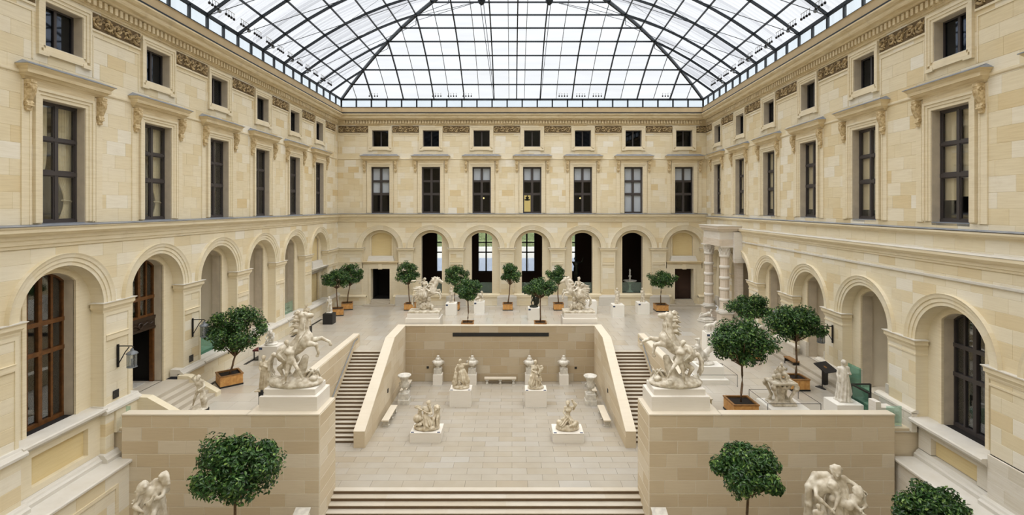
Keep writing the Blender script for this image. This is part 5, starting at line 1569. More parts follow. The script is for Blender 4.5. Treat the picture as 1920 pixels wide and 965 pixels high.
# ------------------------------------------------------------------ trees in wooden boxes
def crown_mesh(seed, rx, ry, rz, n_cl, leaves, gaps=.42, leaf=.17):
    """dome of leaf clumps around the origin; returns mesh and clump centres"""
    rg = random.Random(seed); mb = MB(); cl = []
    tries = 0
    while len(cl) < n_cl and tries < 900:
        tries += 1
        a = rg.uniform(0, 2 * PI); q = math.sqrt(rg.random()); zz = rg.uniform(-.62, 1.0)
        lim = math.sqrt(max(0, 1 - max(0, zz) ** 2)) if zz > 0 else 1 - .5 * abs(zz)
        c = Vector((rx * .80 * q * lim * math.cos(a), ry * .80 * q * lim * math.sin(a), rz * .80 * zz))
        if all((c - d).length > gaps * rx * .55 for d in cl): cl.append(c)
    per = int(leaves * 1.5) // max(1, len(cl))
    for c in cl:
        r = rx * rg.uniform(.19, .31)
        for i in range(per):
            d = Vector((rg.gauss(0, 1), rg.gauss(0, 1), rg.gauss(0, .8))); d.normalize()
            p = c + d * r * (rg.random() ** .35) * Vector((1, 1, .82)).length / 1.64
            nrm = (d + Vector((rg.gauss(0, .5), rg.gauss(0, .5), .5 + rg.gauss(0, .4)))).normalized()
            t = nrm.cross(Vector((rg.gauss(0, 1), rg.gauss(0, 1), rg.gauss(0, 1)))).normalized()
            b = nrm.cross(t); L = leaf * rg.uniform(.7, 1.25); w = L * .52
            droop = nrm * (-.18 * L)
            tone = min(1, max(0, rg.gauss(.40, .28)))
            v = [tuple(p - t * L * .5), tuple(p - b * w * .5 + nrm * .1 * w), tuple(p + t * L * .5 + droop), tuple(p + b * w * .5 + nrm * .1 * w)]
            mb.add(v, [(0, 1, 2), (0, 2, 3)], tone)
    return mb, cl
def planter(t, s=.55, h=.68, z=0.0):
    bx = thing('planter_box', '', ''); del bx['label']; del bx['category']; bx.parent = t; bx.location = (0, 0, z)
    MB().box(-s - .02, s + .02, -s - .02, s + .02, 0, .09).build('plinth', M_BLACKP, bx)
    n = 7
    for q in range(4):
        m = MB(); w = 2 * s / n
        for i in range(n): m.frustum(-s + w * i + .008, -s + w * (i + 1) - .008, -s - .0, -s + .04, .09, h - .06, 0, .5)
        m.box(-s + .01, s - .01, -s + .012, -s + .035, .09, h - .06)
        o = m.build('side_panel', M_OAK, bx); o.rotation_euler = (0, 0, q * PI / 2)
    m = MB()
    for a, b, c, d in ((-s - .03, s + .03, -s - .03, -s + .07), (-s - .03, s + .03, s - .07, s + .03), (-s - .03, -s + .07, -s + .07, s - .07), (s - .07, s + .03, -s + .07, s - .07)): m.box(a, b, c, d, h - .06, h)
    m.build('rim', M_OAKD, bx)
    MB().box(-s + .06, s - .06, -s + .06, s - .06, h - .14, h - .09).build('soil', M_SOIL, bx)
def tree(label, loc, crown_c, R, seed, rz=0.0, s=.55, leaves=3600, n_cl=15, box=True, lean=0.0, leaf=.17, zscale=None):
    """crown_c: crown centre relative to loc; R: (rx, ry, rz)"""
    t = thing('potted_tree', label, 'tree', loc, 0.0, 'standard trees in oak boxes')
    if box:
        planter(t, s)
        for ch in t.children: ch.rotation_euler = (0, 0, rz)
    mb, cl = crown_mesh(seed, R[0] * 1.13, R[1] * 1.05, R[2] * 1.06, int(n_cl * 1.5), leaves, leaf=leaf)
    mb.build('foliage', M_LEAF, t, loc=crown_c, kind='stuff')
    rg = random.Random(seed + 50)
    c = Vector(crown_c); fork = Vector((c.x * .75, c.y * .75, c.z - R[2] * 1.0))
    base = Vector((0, 0, .55 if box else 0))
    pts = [base + (fork - base) * f + Vector((.05 * math.sin(3 * f + seed), 0, 0)) * (1 - abs(2 * f - 1)) for f in (0, .25, .5, .75, 1)]
    MB().tube(pts, .065, 8, r1=.05).build('trunk', M_BARK, t, smooth=True)
    for d in cl:
        e = c + d * .92; m = fork + (e - fork) * .5 + Vector((rg.gauss(0, .05), rg.gauss(0, .05), -.06))
        MB().tube([fork, m, e], .034, 5, r1=.010).build('branch', M_BARK, t, smooth=True)
    return t
def tree_px(label, bx, by, crown, seed, z=0.0, rz=0.0, Y=None, **kw):
    """bx, by: pixel of the box foot; crown: pixel box of the crown (x0, y0, x1, y1)"""
    p = ground(bx, by, z) if Y is None else Vector(((bx - 960) * Y / FPX, Y, z))
    k = p.y / FPX; x0, y0, x1, y1 = crown
    cx = ((x0 + x1) / 2 - 960) * k - p.x; cz = CAM_Z - ((y0 + y1) / 2 - 388) * k - z
    rx = (x1 - x0) / 2 * k; rz_ = (y1 - y0) / 2 * k
    return tree(label, p, (cx, 0, cz), (rx * 1.02, rx * .98, rz_ * 1.0), seed, rz, **kw)
tree_px('leaning tree in an oak box beside the left facade', 430, 719, (392, 576, 496, 668), 1, rz=.72, s=.60, leaves=4600, n_cl=22)
tree_px('tree in an oak box, left of the pair in the far left corner', 633, 590, (605, 507, 656, 541), 2, leaves=2600, rz=.3, s=.55)
tree_px('darker tree in an oak box, right of the pair in the far left corner', 651, 579, (634, 494, 681, 536), 3, leaves=2400, rz=.3, s=.55)
tree_px('tree in an oak box behind the trumpet rider', 769, 580, (739, 491, 790, 534), 4, leaves=2600, n_cl=17, s=.52)
tree_px('tree between the trumpet rider and the far arches', 852, 580, (828, 498, 878, 536), 5, leaves=2400, s=.52)
tree_px('round tree at the court edge right of the trumpet rider', 877, 0, (850, 523, 905, 565), 6, Y=42.7, leaves=3000, n_cl=18, s=.5)
tree_px('tree in an oak box before the middle of the far wall', 952, 580, (934, 494, 981, 534), 7, leaves=2600, s=.5)
tree_px('round tree at the court edge left of the helmeted rider', 1013, 0, (983, 523, 1044, 559), 8, Y=42.7, leaves=3000, n_cl=17, s=.5)
tree_px('tree in an oak box just behind the helmeted rider', 1047, 580, (1024, 499, 1069, 534), 9, leaves=2600, s=.5)
tree_px('wide forked tree beside the far right doorway', 1239, 582, (1211, 511, 1269, 539), 10, leaves=2400, s=.6)
tree_px('tree near the stone portico on the right', 1406, 0, (1364, 555, 1447, 602), 11, Y=34.5, leaves=3200, n_cl=16, s=.55)
tree_px('large tree in an oak box behind the right podium wall', 1389, 0, (1334, 604, 1450, 686), 12, Y=25.35, leaves=5200, n_cl=24, s=.62)
tree_px('tree in an oak box beside the black information stand', 1492, 727, (1440, 577, 1546, 640), 13, leaves=4600, n_cl=20, s=.52)
tree_px('dark tree rising in front of the left podium wall', 443, 0, (360, 818, 520, 942), 14, Y=19.4, z=ZB, leaves=6200, n_cl=26, s=.6)
tree_px('pale green tree rising in front of the right podium wall', 1399, 0, (1340, 842, 1468, 930), 15, Y=20.2, z=ZB, leaves=5600, n_cl=24, s=.6)
tree_px('tree top showing at the bottom right corner', 1742, 0, (1680, 918, 1812, 1010), 16, Y=18.6, z=ZB, leaves=5600, n_cl=24, s=.6)

# ------------------------------------------------------------------ the horse tamers on the podium
def marly(mir):
    S = Sculpt()
    rocks(S, 1.30, .40, 16, 5 if mir > 0 else 8, ry=.78)
    S.chain([V3(.05 * mir, .1, .3), V3(.25 * mir, .1, .8), V3(.42 * mir, .05, 1.25)], [.30, .22, .16], .06)      # support under the belly
    for i in range(9): S.chain([V3((.35 + .05 * i) * mir, -.15 + .08 * (i % 4), .3), V3((.55 + .07 * i) * mir, -.2 + .1 * (i % 4), .62 + .05 * (i % 3)), V3((.75 + .06 * i) * mir, -.2 + .1 * (i % 3), .70 - .05 * i)], [.07, .05, .015], .02)
    S.ell((.95 * mir, -.3, .36), V3(.2, .16, .13), 0, .03)
    n1, hd, bk, ch = horse(S, at=(-.56 * mir, .10, .26), pitch=.62, head='back', mirror=mir, sc=1.06)
    # the groom strides in front of the horse and hangs on the bridle
    J = dict(pel=(.04 * mir, -.66, 1.32), che=(-.02 * mir, -.70, 1.74), nek=(-.06 * mir, -.70, 1.98), hed=(-.12 * mir, -.74, 2.17),
             hiL=(.04 * mir + .1, -.66, 1.27), hiR=(.04 * mir - .1, -.66, 1.27))
    a, b = ('L', 'R') if mir > 0 else ('R', 'L')
    J['sh' + a] = (.17 * mir, -.66, 1.92); J['el' + a] = (.36 * mir, -.58, 2.26); J['ha' + a] = (.56 * mir, -.44, 2.58)
    J['sh' + b] = (-.26 * mir, -.72, 1.88); J['el' + b] = (-.48 * mir, -.82, 1.66); J['ha' + b] = (-.26 * mir, -.84, 1.46)
    J['kn' + a] = (.44 * mir, -.86, .98); J['an' + a] = (.60 * mir, -.70, .50)
    J['kn' + b] = (-.10 * mir, -.80, .82); J['an' + b] = (-.22 * mir, -.70, .36)
    human(S, J, face=(-.6 if mir > 0 else PI + .6), thick=1.14, sc=1.0)
    drape(S, V3(.02 * mir, -.6, 1.34), V3(-.30 * mir, -.30, .86), .12, .15, 9, .2)
    S.chain([V3(.56 * mir, -.44, 2.58), hd + V3(.2 * mir, -.1, -.05)], [.02, .02], .01)
    return S.mesh('sculpture', M_MARBLE, .028, .004)
for nm, mir, cx, lb in (('left', 1, -10.55, 'marble rearing horse with nude groom on the left podium, facing right'), ('right', -1, 7.95, 'marble rearing horse with nude groom on the right podium, facing left')):
    t = thing('pedestal', 'two-tier stone pedestal under the %s rearing horse' % nm, 'pedestal', (cx, 24.2, PH + .02))
    pedestal(None, t, M_PED, [('base', 1.37, .82, 0, .68), ('upper_tier', 1.22, .66, .68, .98)])
    if nm == 'left': MB().box(-1.36, -1.24, -.70, -.66, .70, .93).build('label_plate', M_NAVY, t)
    statue(lb, None, None, loc=(cx + .02, 24.25, PH + 1.0), mesh=marly(mir), name='horse_statue')

# ------------------------------------------------------------------ the winged horses at the head of the court
def pegasus(mir):
    S = Sculpt()
    S.box((0, 0, .08), V3(1.32, .72, .10), .03, .02); rocks(S, 1.2, .26, 12, 21, ry=.62)
    horse(S, at=(-.35 * mir, .05, .22), pitch=.42, head='arch', mirror=mir, wings=False, gallop=False, sc=.98)
    sd = 1 if mir > 0 else -1
    J = dict(pel=(.02 * mir, -.02, 2.02), che=(-.04 * mir, -.04, 2.38), nek=(-.04 * mir, -.05, 2.58), hed=(-.05 * mir, -.10, 2.74))
    for a, y in (('L', .22), ('R', -.26)):
        J['hi' + a] = (.05 * mir, y * .7, 2.0); J['kn' + a] = (.42 * mir, y * 1.7, 1.82); J['an' + a] = (.18 * mir, y * 1.75, 1.40)
    if mir > 0:
        J.update(shL=(.12, -.02, 2.50), elL=(.24, -.22, 2.26), haL=(.10, -.34, 2.12), shR=(-.20, -.08, 2.50), elR=(-.46, -.26, 2.46), haR=(-.30, -.32, 2.64))
    else:
        J.update(shL=(.14, -.06, 2.50), elL=(.42, -.16, 2.40), haL=(.60, -.20, 2.24), shR=(-.18, -.06, 2.50), elR=(-.34, -.26, 2.24), haR=(-.50, -.30, 2.10))
    human(S, J, face=(PI if mir > 0 else PI + .5), fem=mir > 0)
    if mir > 0:    # long trumpet held out to the left
        S.chain([V3(-.14, -.22, 2.72), V3(-.70, -.34, 2.66), V3(-1.0, -.38, 2.64)], [.03, .042, .10], .01)
        for i in range(6): S.chain([V3(-.05, .0, 1.95 - .05 * i), V3(-.5, .1, 2.0 - .09 * i), V3(-1.05 + .06 * i, .1, 1.98 - .14 * i)], [.13, .09, .03], .03)
    else:
        S.ell((-.05 * mir, -.06, 2.84), V3(.13, .13, .09), 0, .02); S.chain([V3(.05, 0, 2.88), V3(.16, .03, 2.97)], [.05, .01], .02)
        for i in range(6): S.chain([V3(.10, .1, 2.15 - .05 * i), V3(.50, .1, 2.2 - .10 * i), V3(.98, .08, 2.15 - .16 * i)], [.14, .10, .03], .03)
    for y in (-1, 1):   # wings
        for i in range(6): S.chain([V3(-.1 * mir, y * .3, 1.75), V3((-.45) * mir, y * .42, 2.0 - .13 * i), V3((-.95 + .04 * i) * mir, y * .46, 2.02 - .2 * i)], [.12, .09, .03], .02)
    drape(S, V3(0, 0, 1.98), V3(-.1 * mir, -.28, 1.45), .22, .3, 11, .18)
    # trophies of arms under the belly: cuirass, helmet, shields and flags
    S.ell((.30 * mir, -.12, .62), V3(.26, .22, .36), 0, .04); S.ell((.36 * mir, -.2, 1.08), V3(.17, .17, .2), 0, .03); S.ell((.40 * mir, -.25, 1.22), V3(.08, .16, .08), 0, .03)
    S.ell((-.05 * mir, -.36, .55), V3(.32, .08, .30), .3, .02); S.ell((.62 * mir, -.3, .48), V3(.12, .26, .26), .2, .02)
    for i in range(5): S.chain([V3((-.1 + .14 * i) * mir, -.1, .3), V3((-.5 + .32 * i) * mir, -.4, .5 + .07 * (i % 3))], [.08, .05], .02)
    S.chain([V3(.2 * mir, .1, .3), V3(.25 * mir, .06, 1.3)], [.3, .2], .06)
    return S.mesh('sculpture', M_MARBLE, .03, .005)
for nm, mir, px, lb in (('trumpet', 1, 796, 'marble rider blowing a trumpet on a prancing horse, facing right'), ('helmeted', -1, 1085, 'marble helmeted rider on a winged prancing horse, facing left')):
    Y_ = 41.75; x = (px - 960) * Y_ / FPX
    t = thing('pedestal', 'pinkish stone pedestal under the %s rider' % nm, 'pedestal', (x, Y_, 0))
    pedestal(None, t, M_PED, [('base', 1.42, .92, 0, 1.35), ('upper_tier', 1.30, .80, 1.35, 1.72)])
    statue(lb, None, None, loc=(x + (.05 if mir > 0 else -.05), Y_, 1.72), mesh=pegasus(mir), name='horse_statue')

# ------------------------------------------------------------------ groups in the sunken court
def court_ped(label, px, py, hx, hy, h):
    p = ground(px, py, ZL); p.y += hy
    p.x = (px - 960) * (p.y - hy) / FPX
    t = thing('pedestal', label, 'pedestal', p)
    pedestal(None, t, M_PED, [('body', hx, hy, 0, h - .03), ('top_plate', hx + .01, hy + .01, h - .03, h)])
    for s_ in (-1, 1): MB().box(s_ * (hx - .13) - .09, s_ * (hx - .13) + .09, -hy + .02, -hy + .13, h, h + .012).build('label_plate', M_LABEL, t)
    return p, h
# river god with urn and lion
p, h = court_ped('low stone pedestal under the bearded man with the lion', 797.5, 830, .92, .66, .60)
S = Sculpt(); rocks(S, .80, .30, 12, 31, ry=.52)
J = dict(pel=(-.12, .05, .62), che=(.0, -.02, 1.10), nek=(.08, -.05, 1.33), hed=(.14, -.10, 1.53), hiL=(.02, .05, .58), hiR=(-.22, .02, .58),
         knL=(.42, -.25, .72), anL=(.36, -.40, .26), knR=(-.30, -.42, .40), anR=(-.66, -.22, .26),
         shL=(.22, -.04, 1.24), elL=(.34, -.26, .98), haL=(.14, -.38, 1.08), shR=(-.16, -.06, 1.26), elR=(-.42, -.06, 1.02), haR=(-.36, -.28, 1.20))
human(S, J, face=-.9, beard=True, thick=1.12, hs=1.2)
S.chain([V3(-.52, -.34, 1.38), V3(.30, -.40, .98)], [.04, .03], .01); S.ell((-.55, -.32, 1.42), V3(.16, .04, .1), .2, .02)
S.ell((-.58, .0, .58), V3(.26, .26, .26), 0, .02); S.cap(V3(-.44, -.16, .66), V3(-.36, -.24, .68), .14, .12, .02)
for i in range(6): S.chain([V3(-.46, .1, 1.2 - .02 * i), V3(-.50 + .03 * i, .02, .92 - .06 * i), V3(-.40, -.05, .66)], [.09, .07, .05], .02, )
drape(S, V3(-.1, -.05, .70), V3(.12, -.30, .40), .20, .26, 9, .18)
S.chain([V3(.60, .02, .30), V3(.62, .0, .75), V3(.62, -.04, 1.08)], [.20, .19, .17], .05); S.ell((.62, -.10, 1.26), V3(.15, .18, .16), 0, .03); S.cap(V3(.6, -.22, 1.22), V3(.58, -.32, 1.20), .08, .05, .03)
for i in range(8): S.ell((.62 + .15 * math.cos(i * .8), -.02, 1.24 + .15 * math.sin(i * .8)), V3(.07, .07, .08), 0, .02)
for s_ in (-.1, .1): S.chain([V3(.62 + s_, -.1, .9), V3(.56 + s_, -.3, .62), V3(.60 + s_, -.32, .32)], [.09, .07, .07], .02)
statue('marble kneeling bearded man with oar, urn and lion, front left in the court', S, M_MARBLE3, loc=(p.x - .02, p.y, p.z + h), name='statue_group', h=.026)
# nymph
p, h = court_ped('low stone pedestal under the seated nymph with raised arm', 1066, 831, .92, .66, .60)
S = Sculpt(); rocks(S, .72, .34, 12, 33, ry=.50)
J = dict(pel=(.02, .05, .66), che=(.06, .02, 1.14), nek=(.06, .0, 1.36), hed=(.02, -.06, 1.54), hiL=(.12, .02, .62), hiR=(-.10, .02, .62),
         knL=(.30, -.36, .62), anL=(.36, -.34, .26), knR=(-.36, -.30, .70), anR=(-.44, -.34, .26),
         shL=(.24, .0, 1.30), elL=(.48, -.02, 1.42), haL=(.34, -.04, 1.66), shR=(-.13, .02, 1.28), elR=(-.24, -.10, 1.02), haR=(-.08, -.26, .86))
human(S, J, face=-1.9, fem=True, hs=1.15)
for i in range(7): S.chain([V3(.34, -.02, 1.62), V3(.30 + .04 * i, .0, 1.72 - .04 * i), V3(.42, .02 * i, 1.45 - .05 * i), V3(.36, .1, 1.1)], [.06, .06, .05, .03], .02)
drape(S, V3(.0, -.02, .70), V3(-.36, -.26, .40), .17, .20, 9, .2); drape(S, V3(.1, -.05, .66), V3(.32, -.28, .36), .15, .18, 9, .2)
S.ell((.48, -.22, .42), V3(.2, .16, .16), .4, .03); S.chain([V3(.5, -.3, .5), V3(.3, -.42, .4), V3(.1, -.44, .34)], [.1, .09, .06], .03); S.ell((-.55, -.1, .4), V3(.14, .2, .18), 0, .03)
statue('ochre-stained marble nymph with raised arm, front right in the court', S, M_MARBLE3, loc=(p.x, p.y, p.z + h), name='statue_group', h=.026)
# standing god with raised arm
p, h = court_ped('tall stone pedestal under the figure with a raised arm', 863, 763, .76, .56, 1.18)
S = Sculpt(); rocks(S, .60, .26, 10, 35, ry=.42); S.box((.30, .1, .16), V3(.28, .3, .14), .03)
J = dict(pel=(.05, .05, 1.10), che=(.02, .0, 1.50), nek=(-.02, -.02, 1.72), hed=(-.08, -.06, 1.92), hiL=(.15, .02, 1.05), hiR=(-.06, .02, 1.05),
         knL=(.20, -.22, .66), anL=(.14, -.26, .26), knR=(-.14, -.20, .70), anR=(-.06, -.28, .24),
         shL=(.22, .0, 1.66), elL=(.50, -.06, 1.70), haL=(.58, -.10, 2.02), shR=(-.22, .0, 1.62), elR=(-.40, -.06, 1.36), haR=(-.34, -.18, 1.10))
human(S, J, face=-2.2, thick=1.02)
S.cap(V3(.58, -.1, 2.05), V3(.60, -.1, 2.24), .05, .03, .02); drape(S, V3(.1, .02, 1.18), V3(.30, .0, .5), .22, .30, 11, .18); drape(S, V3(.0, -.06, 1.10), V3(.16, -.16, .62), .18, .2, 9, .2)
S.chain([V3(-.36, -.18, 1.1), V3(-.40, -.2, .8), V3(-.36, -.1, .4)], [.12, .14, .16], .04); S.ell((-.45, -.16, .42), V3(.2, .16, .2), 0, .03)
statue('ochre marble figure with raised arm on the rear left court pedestal', S, M_MARBLE3, loc=(p.x, p.y, p.z + h), name='statue_group', h=.026)
# seated figure with cornucopia and child
p, h = court_ped('tall stone pedestal under the seated figure with a child', 1005, 763.5, .76, .56, 1.18)
S = Sculpt(); rocks(S, .58, .24, 10, 37, ry=.42)
J = dict(pel=(-.12, .06, 1.02), che=(-.06, .02, 1.44), nek=(-.02, .0, 1.66), hed=(.0, -.04, 1.85), hiL=(-.02, .02, .98), hiR=(-.22, .02, .98),
         knL=(.12, -.32, .88), anL=(.02, -.30, .30), knR=(-.36, -.30, .92), anR=(-.30, -.30, .28),
         shL=(.14, .0, 1.58), elL=(.30, -.12, 1.34), haL=(.22, -.26, 1.20), shR=(-.24, .0, 1.56), elR=(-.28, -.16, 1.30), haR=(-.04, -.30, 1.18))
human(S, J, face=-1.2, fem=True)
S.chain([V3(.36, -.1, .5), V3(.34, -.14, .9), V3(.28, -.2, 1.2), V3(.40, -.18, 1.42)], [.05, .08, .10, .14], .03)
for i in range(6): S.ell((.40 + .1 * math.cos(i), -.18 + .06 * math.sin(i), 1.50 + .03 * i), V3(.06, .06, .06), 0, .01)
drape(S, V3(-.14, -.02, 1.05), V3(-.3, -.22, .42), .22, .22, 10, .16); drape(S, V3(-.05, .0, 1.0), V3(.05, .05, .3), .26, .34, 11, .14)
human(S, dict(pel=(.0, 0, .55), hiL=(.08, 0, .5), hiR=(-.08, 0, .5), knL=(.2, -.3, .4), knR=(-.15, -.3, .35), anL=(.3, -.2, .1), anR=(-.2, -.5, .1), che=(0, 0, .9), nek=(0, -.03, 1.08), hed=(0, -.06, 1.26), shL=(.17, 0, 1.0), shR=(-.17, 0, 1.0), elL=(.25, -.2, .85), elR=(-.25, -.2, .85), haL=(.1, -.35, .8), haR=(-.1, -.35, .8)), at=(.30, -.20, .20), sc=.52)
statue('ochre marble seated figure with cornucopia and child, rear right in the court', S, M_MARBLE3, loc=(p.x, p.y, p.z + h), name='statue_group', h=.026)

# ------------------------------------------------------------------ urns, vases, benches of the court
def urn(label, px, py):
    t = thing('lidded_urn', label, 'urn', ground(px, py, ZL) + Vector((0, .26, 0)), 0, 'lidded urns before the court wall')
    pedestal(None, t, M_PED, [('pedestal', .36, .36, 0, .82)]); pedestal(None, t, M_GREYMARB, [('die', .30, .30, .82, 1.28)])
    MB().lathe([(.16, 1.28), (.22, 1.30), (.22, 1.34), (.12, 1.38), (.20, 1.44), (.34, 1.54), (.40, 1.66), (.40, 1.78), (.34, 1.86), (.24, 1.90)], 20).build('bowl', M_MARBLE2, t, smooth=True)
    lid = MB().lathe([(.25, 1.89), (.26, 1.93), (.20, 1.98), (.22, 2.02), (.14, 2.08), (.10, 2.12)], 16).build('lid', M_MARBLE2, t, smooth=True)
    MB().lathe([(.06, 2.10), (.11, 2.15), (.12, 2.20), (.08, 2.27), (.01, 2.29)], 12).build('finial', M_MARBLE2, lid, smooth=True)
    for s_ in (-1, 1): MB().tube([(s_ * .36, 0, 1.62), (s_ * .45, 0, 1.66), (s_ * .46, 0, 1.78), (s_ * .36, 0, 1.84)], .035, 6).build('handle', M_MARBLE2, t, smooth=True)
for lb, px in (('leftmost lidded white urn before the court wall', 820.5), ('lidded white urn behind the figure with raised arm', 885), ('lidded white urn behind the seated figure with child', 993), ('rightmost lidded white urn before the court wall', 1057.5)): urn(lb, px, 721)
def vase(label, px, py):
    t = thing('stone_vase', label, 'vase', ground(px, py, ZL) + Vector((0, .4, 0)))
    pedestal(None, t, M_GREYMARB, [('base', .40, .40, 0, .34), ('die', .35, .35, .34, .78)])
    MB().lathe([(.26, .78), (.28, .82), (.14, .90), (.10, 1.0), (.12, 1.08), (.24, 1.14), (.30, 1.26), (.27, 1.40), (.25, 1.60), (.30, 1.78), (.42, 1.90), (.48, 1.97), (.48, 2.03), (.42, 2.04), (.36, 1.98), (.22, 1.86), (.05, 1.80)], 24).build('bowl', M_GREYMARB, t, smooth=True)
    for s_ in (-1, 1): MB().tube([(s_ * .26, 0, 1.28), (s_ * .38, 0, 1.24), (s_ * .38, 0, 1.42), (s_ * .28, 0, 1.50)], .03, 6).build('handle', M_GREYMARB, t, smooth=True)
    m = MB()
    for i in range(16):
        a = 2 * PI * i / 16; m.tube([(.25 * math.cos(a), .25 * math.sin(a), 1.14), (.315 * math.cos(a), .315 * math.sin(a), 1.26), (.28 * math.cos(a), .28 * math.sin(a), 1.38)], .02, 4)
    m.build('gadroons', M_GREYMARB, t)
vase('large grey marble vase on a base by the left court wall', 756, 759)
vase('large grey marble vase on a base by the right court wall', 1108.5, 760.5)
def bench(label, loc, L, rz):
    t = thing('stone_bench', label, 'bench', loc, rz, 'stone benches in the court')
    m = MB(); m.box(-L / 2, L / 2, -.23, .23, .40, .46); m.frustum(-L / 2 + .02, L / 2 - .02, -.21, .21, .36, .40, .02); m.build('seat', M_CCAP, t)
    for x in (-L / 2 + .22, 0, L / 2 - .22):
        m = MB(); m.box(x - .09, x + .09, -.20, .20, 0, .06); m.frustum(x - .05, x + .05, -.15, .15, .06, .36, .035); m.tube([(x - .12, -.17, .30), (x + .12, -.17, .30)], .045, 6); m.tube([(x - .10, -.19, .08), (x + .10, -.19, .08)], .04, 6)
        m.build('leg', M_GREYMARB, t)
bench('near stone bench along the left court wall', (-8.15, 33.1, ZL), 2.5, PI / 2)
bench('stone bench behind the left marble vase', (-8.15, 38.2, ZL), 2.4, PI / 2)
bench('near stone bench along the right court wall', (6.12, 33.1, ZL), 2.5, PI / 2)
bench('stone bench behind the right marble vase', (6.12, 38.2, ZL), 2.4, PI / 2)
bench('stone bench against the middle of the court back wall', ((938 - 960) * 39.8 / FPX, 39.85, ZL), 2.55, 0)
for px, py in ((802, 688), (1079.5, 689)):
    x = (px - 960) * (YN - .05) / FPX; z = CAM_Z - (py - 388) * YN / FPX
    MB().box(x - .09, x + .09, YN - .06, YN, z - .09, z + .09).build('wall_socket', M_BLACKP, wn_)
for par, x, sg in ((sl, XI, 1), (sr_, RI, -1)):
    m = MB(); m.box(*sorted((x, x + sg * .05)), 34.4, 34.62, -2.35, -2.1); m.build('wall_socket', M_BLACKP, par)
# ------------------------------------------------------------------ sculpture on the terrace
def mini(label, px, py, pose, mat, pmat, hx, h, tall, hy=None, rz=0.0, plabel=None, Y=None, face=-PI / 2, dr=None, fem=False, beard=False, foot=None, extra=None, base=True, lp=1, hh=.028, base_top=0.0, sc=None, cap=None):
    """single figure on a pedestal; px, py: pixel of the pedestal foot"""
    p = ground(px, py, 0.0) if Y is None else Vector(((px - 960) * Y / FPX, Y, 0))
    hy = hy or hx
    ped(plabel, p, hx, hy, h, pmat, 0, cap=cap, labelplate=lp, foot=foot)
    S = Sculpt()
    if base: S.box((0, 0, .04), V3(.30, .26, .06), .03, .02); 
    human(S, pose, at=(0, 0, .06), face=face, fem=fem, beard=beard)
    if extra: extra(S)
    if dr:
        for a, b, r0, r1, n, am in dr: drape(S, V3(*a), V3(*b), r0, r1, n, am)
    q = tall / 1.85
    return statue(label, S, mat, loc=(p.x, p.y, h + (cap[1] if cap else 0)), rz=rz, h=hh / q, sc=q)
CON = dict(pel=(.04, 0, 1.0), hiL=(.14, 0, .96), hiR=(-.06, 0, .95), knL=(.16, -.04, .53), anL=(.14, .02, .1), knR=(-.14, -.10, .54), anR=(-.20, .06, .1), hed=(-.03, -.04, 1.70))
trunk_ = lambda S: S.chain([V3(.22, .12, .08), V3(.20, .12, .5), V3(.16, .1, .85)], [.12, .09, .07], .03)
mini('marble youth on a black cube, far left of the terrace', 617.5, 606, dict(CON, elR=(-.32, -.08, 1.2), haR=(-.24, -.22, 1.32)), M_MARBLE2, M_BLACKP, .44, .95, 1.45, plabel='black cube pedestal, far left of the terrace', extra=trunk_, lp=0)
mini('pale marble figure on a black pedestal behind the left horse', 575, 631, CON, M_MARBLE3, M_BLACKP, .32, .85, 1.75, plabel='black pedestal behind the left rearing horse', extra=trunk_, lp=0, dr=[((.05, .02, 1.0), (.08, .04, .2), .17, .24, 9, .15)])
FAUN = dict(pel=(.04, 0, .98), che=(.02, -.06, 1.32), nek=(.04, -.12, 1.50), hed=(.04, -.18, 1.64), hiL=(.13, 0, .95), hiR=(-.06, 0, .95), knL=(.20, -.16, .56), anL=(.16, .04, .12), knR=(-.22, -.02, .56), anR=(-.40, .10, .14),
            shL=(.22, -.08, 1.44), elL=(.36, -.16, 1.18), haL=(.20, -.32, 1.08), shR=(-.18, -.08, 1.46), elR=(-.28, -.20, 1.60), haR=(-.10, -.26, 1.76))
mini('marble striding faun with arms bent on a round base behind the left podium wall', 374, 0, FAUN, M_MARBLE, M_BLACKP, .30, .62, 1.72, plabel='dark pedestal hidden behind the left podium wall', Y=24.35, lp=0, extra=lambda S: (S.ell((0, 0, .03), V3(.42, .36, .07), 0, .02), S.chain([V3(.24, .02, .08), V3(.26, .0, .5), V3(.20, .02, .86)], [.16, .12, .09], .04)))
p_ = Vector((-12.62, 25.3, 0))
ped('narrow dark pedestal left of the left horse pedestal', p_, .20, .20, 1.22, M_BLACKP, labelplate=0, cap=(.14, .06, M_MARBLE3))
S = Sculpt(); human(S, dict(CON, elL=(.24, -.1, 1.2), haL=(.08, -.2, 1.3), elR=(-.24, -.08, 1.2), haR=(-.12, -.22, 1.05)), at=(0, 0, .02), fem=True); drape(S, V3(0, .02, 1.36), V3(.0, .03, .15), .18, .27, 13, .14); drape(S, V3(.12, .05, 1.45), V3(.22, .08, .5), .12, .15, 9, .2)
statue('slim ochre draped figure just left of the left rearing horse', S, M_MARBLE3, loc=(p_.x, p_.y, 1.28), h=.03, sc=.90)
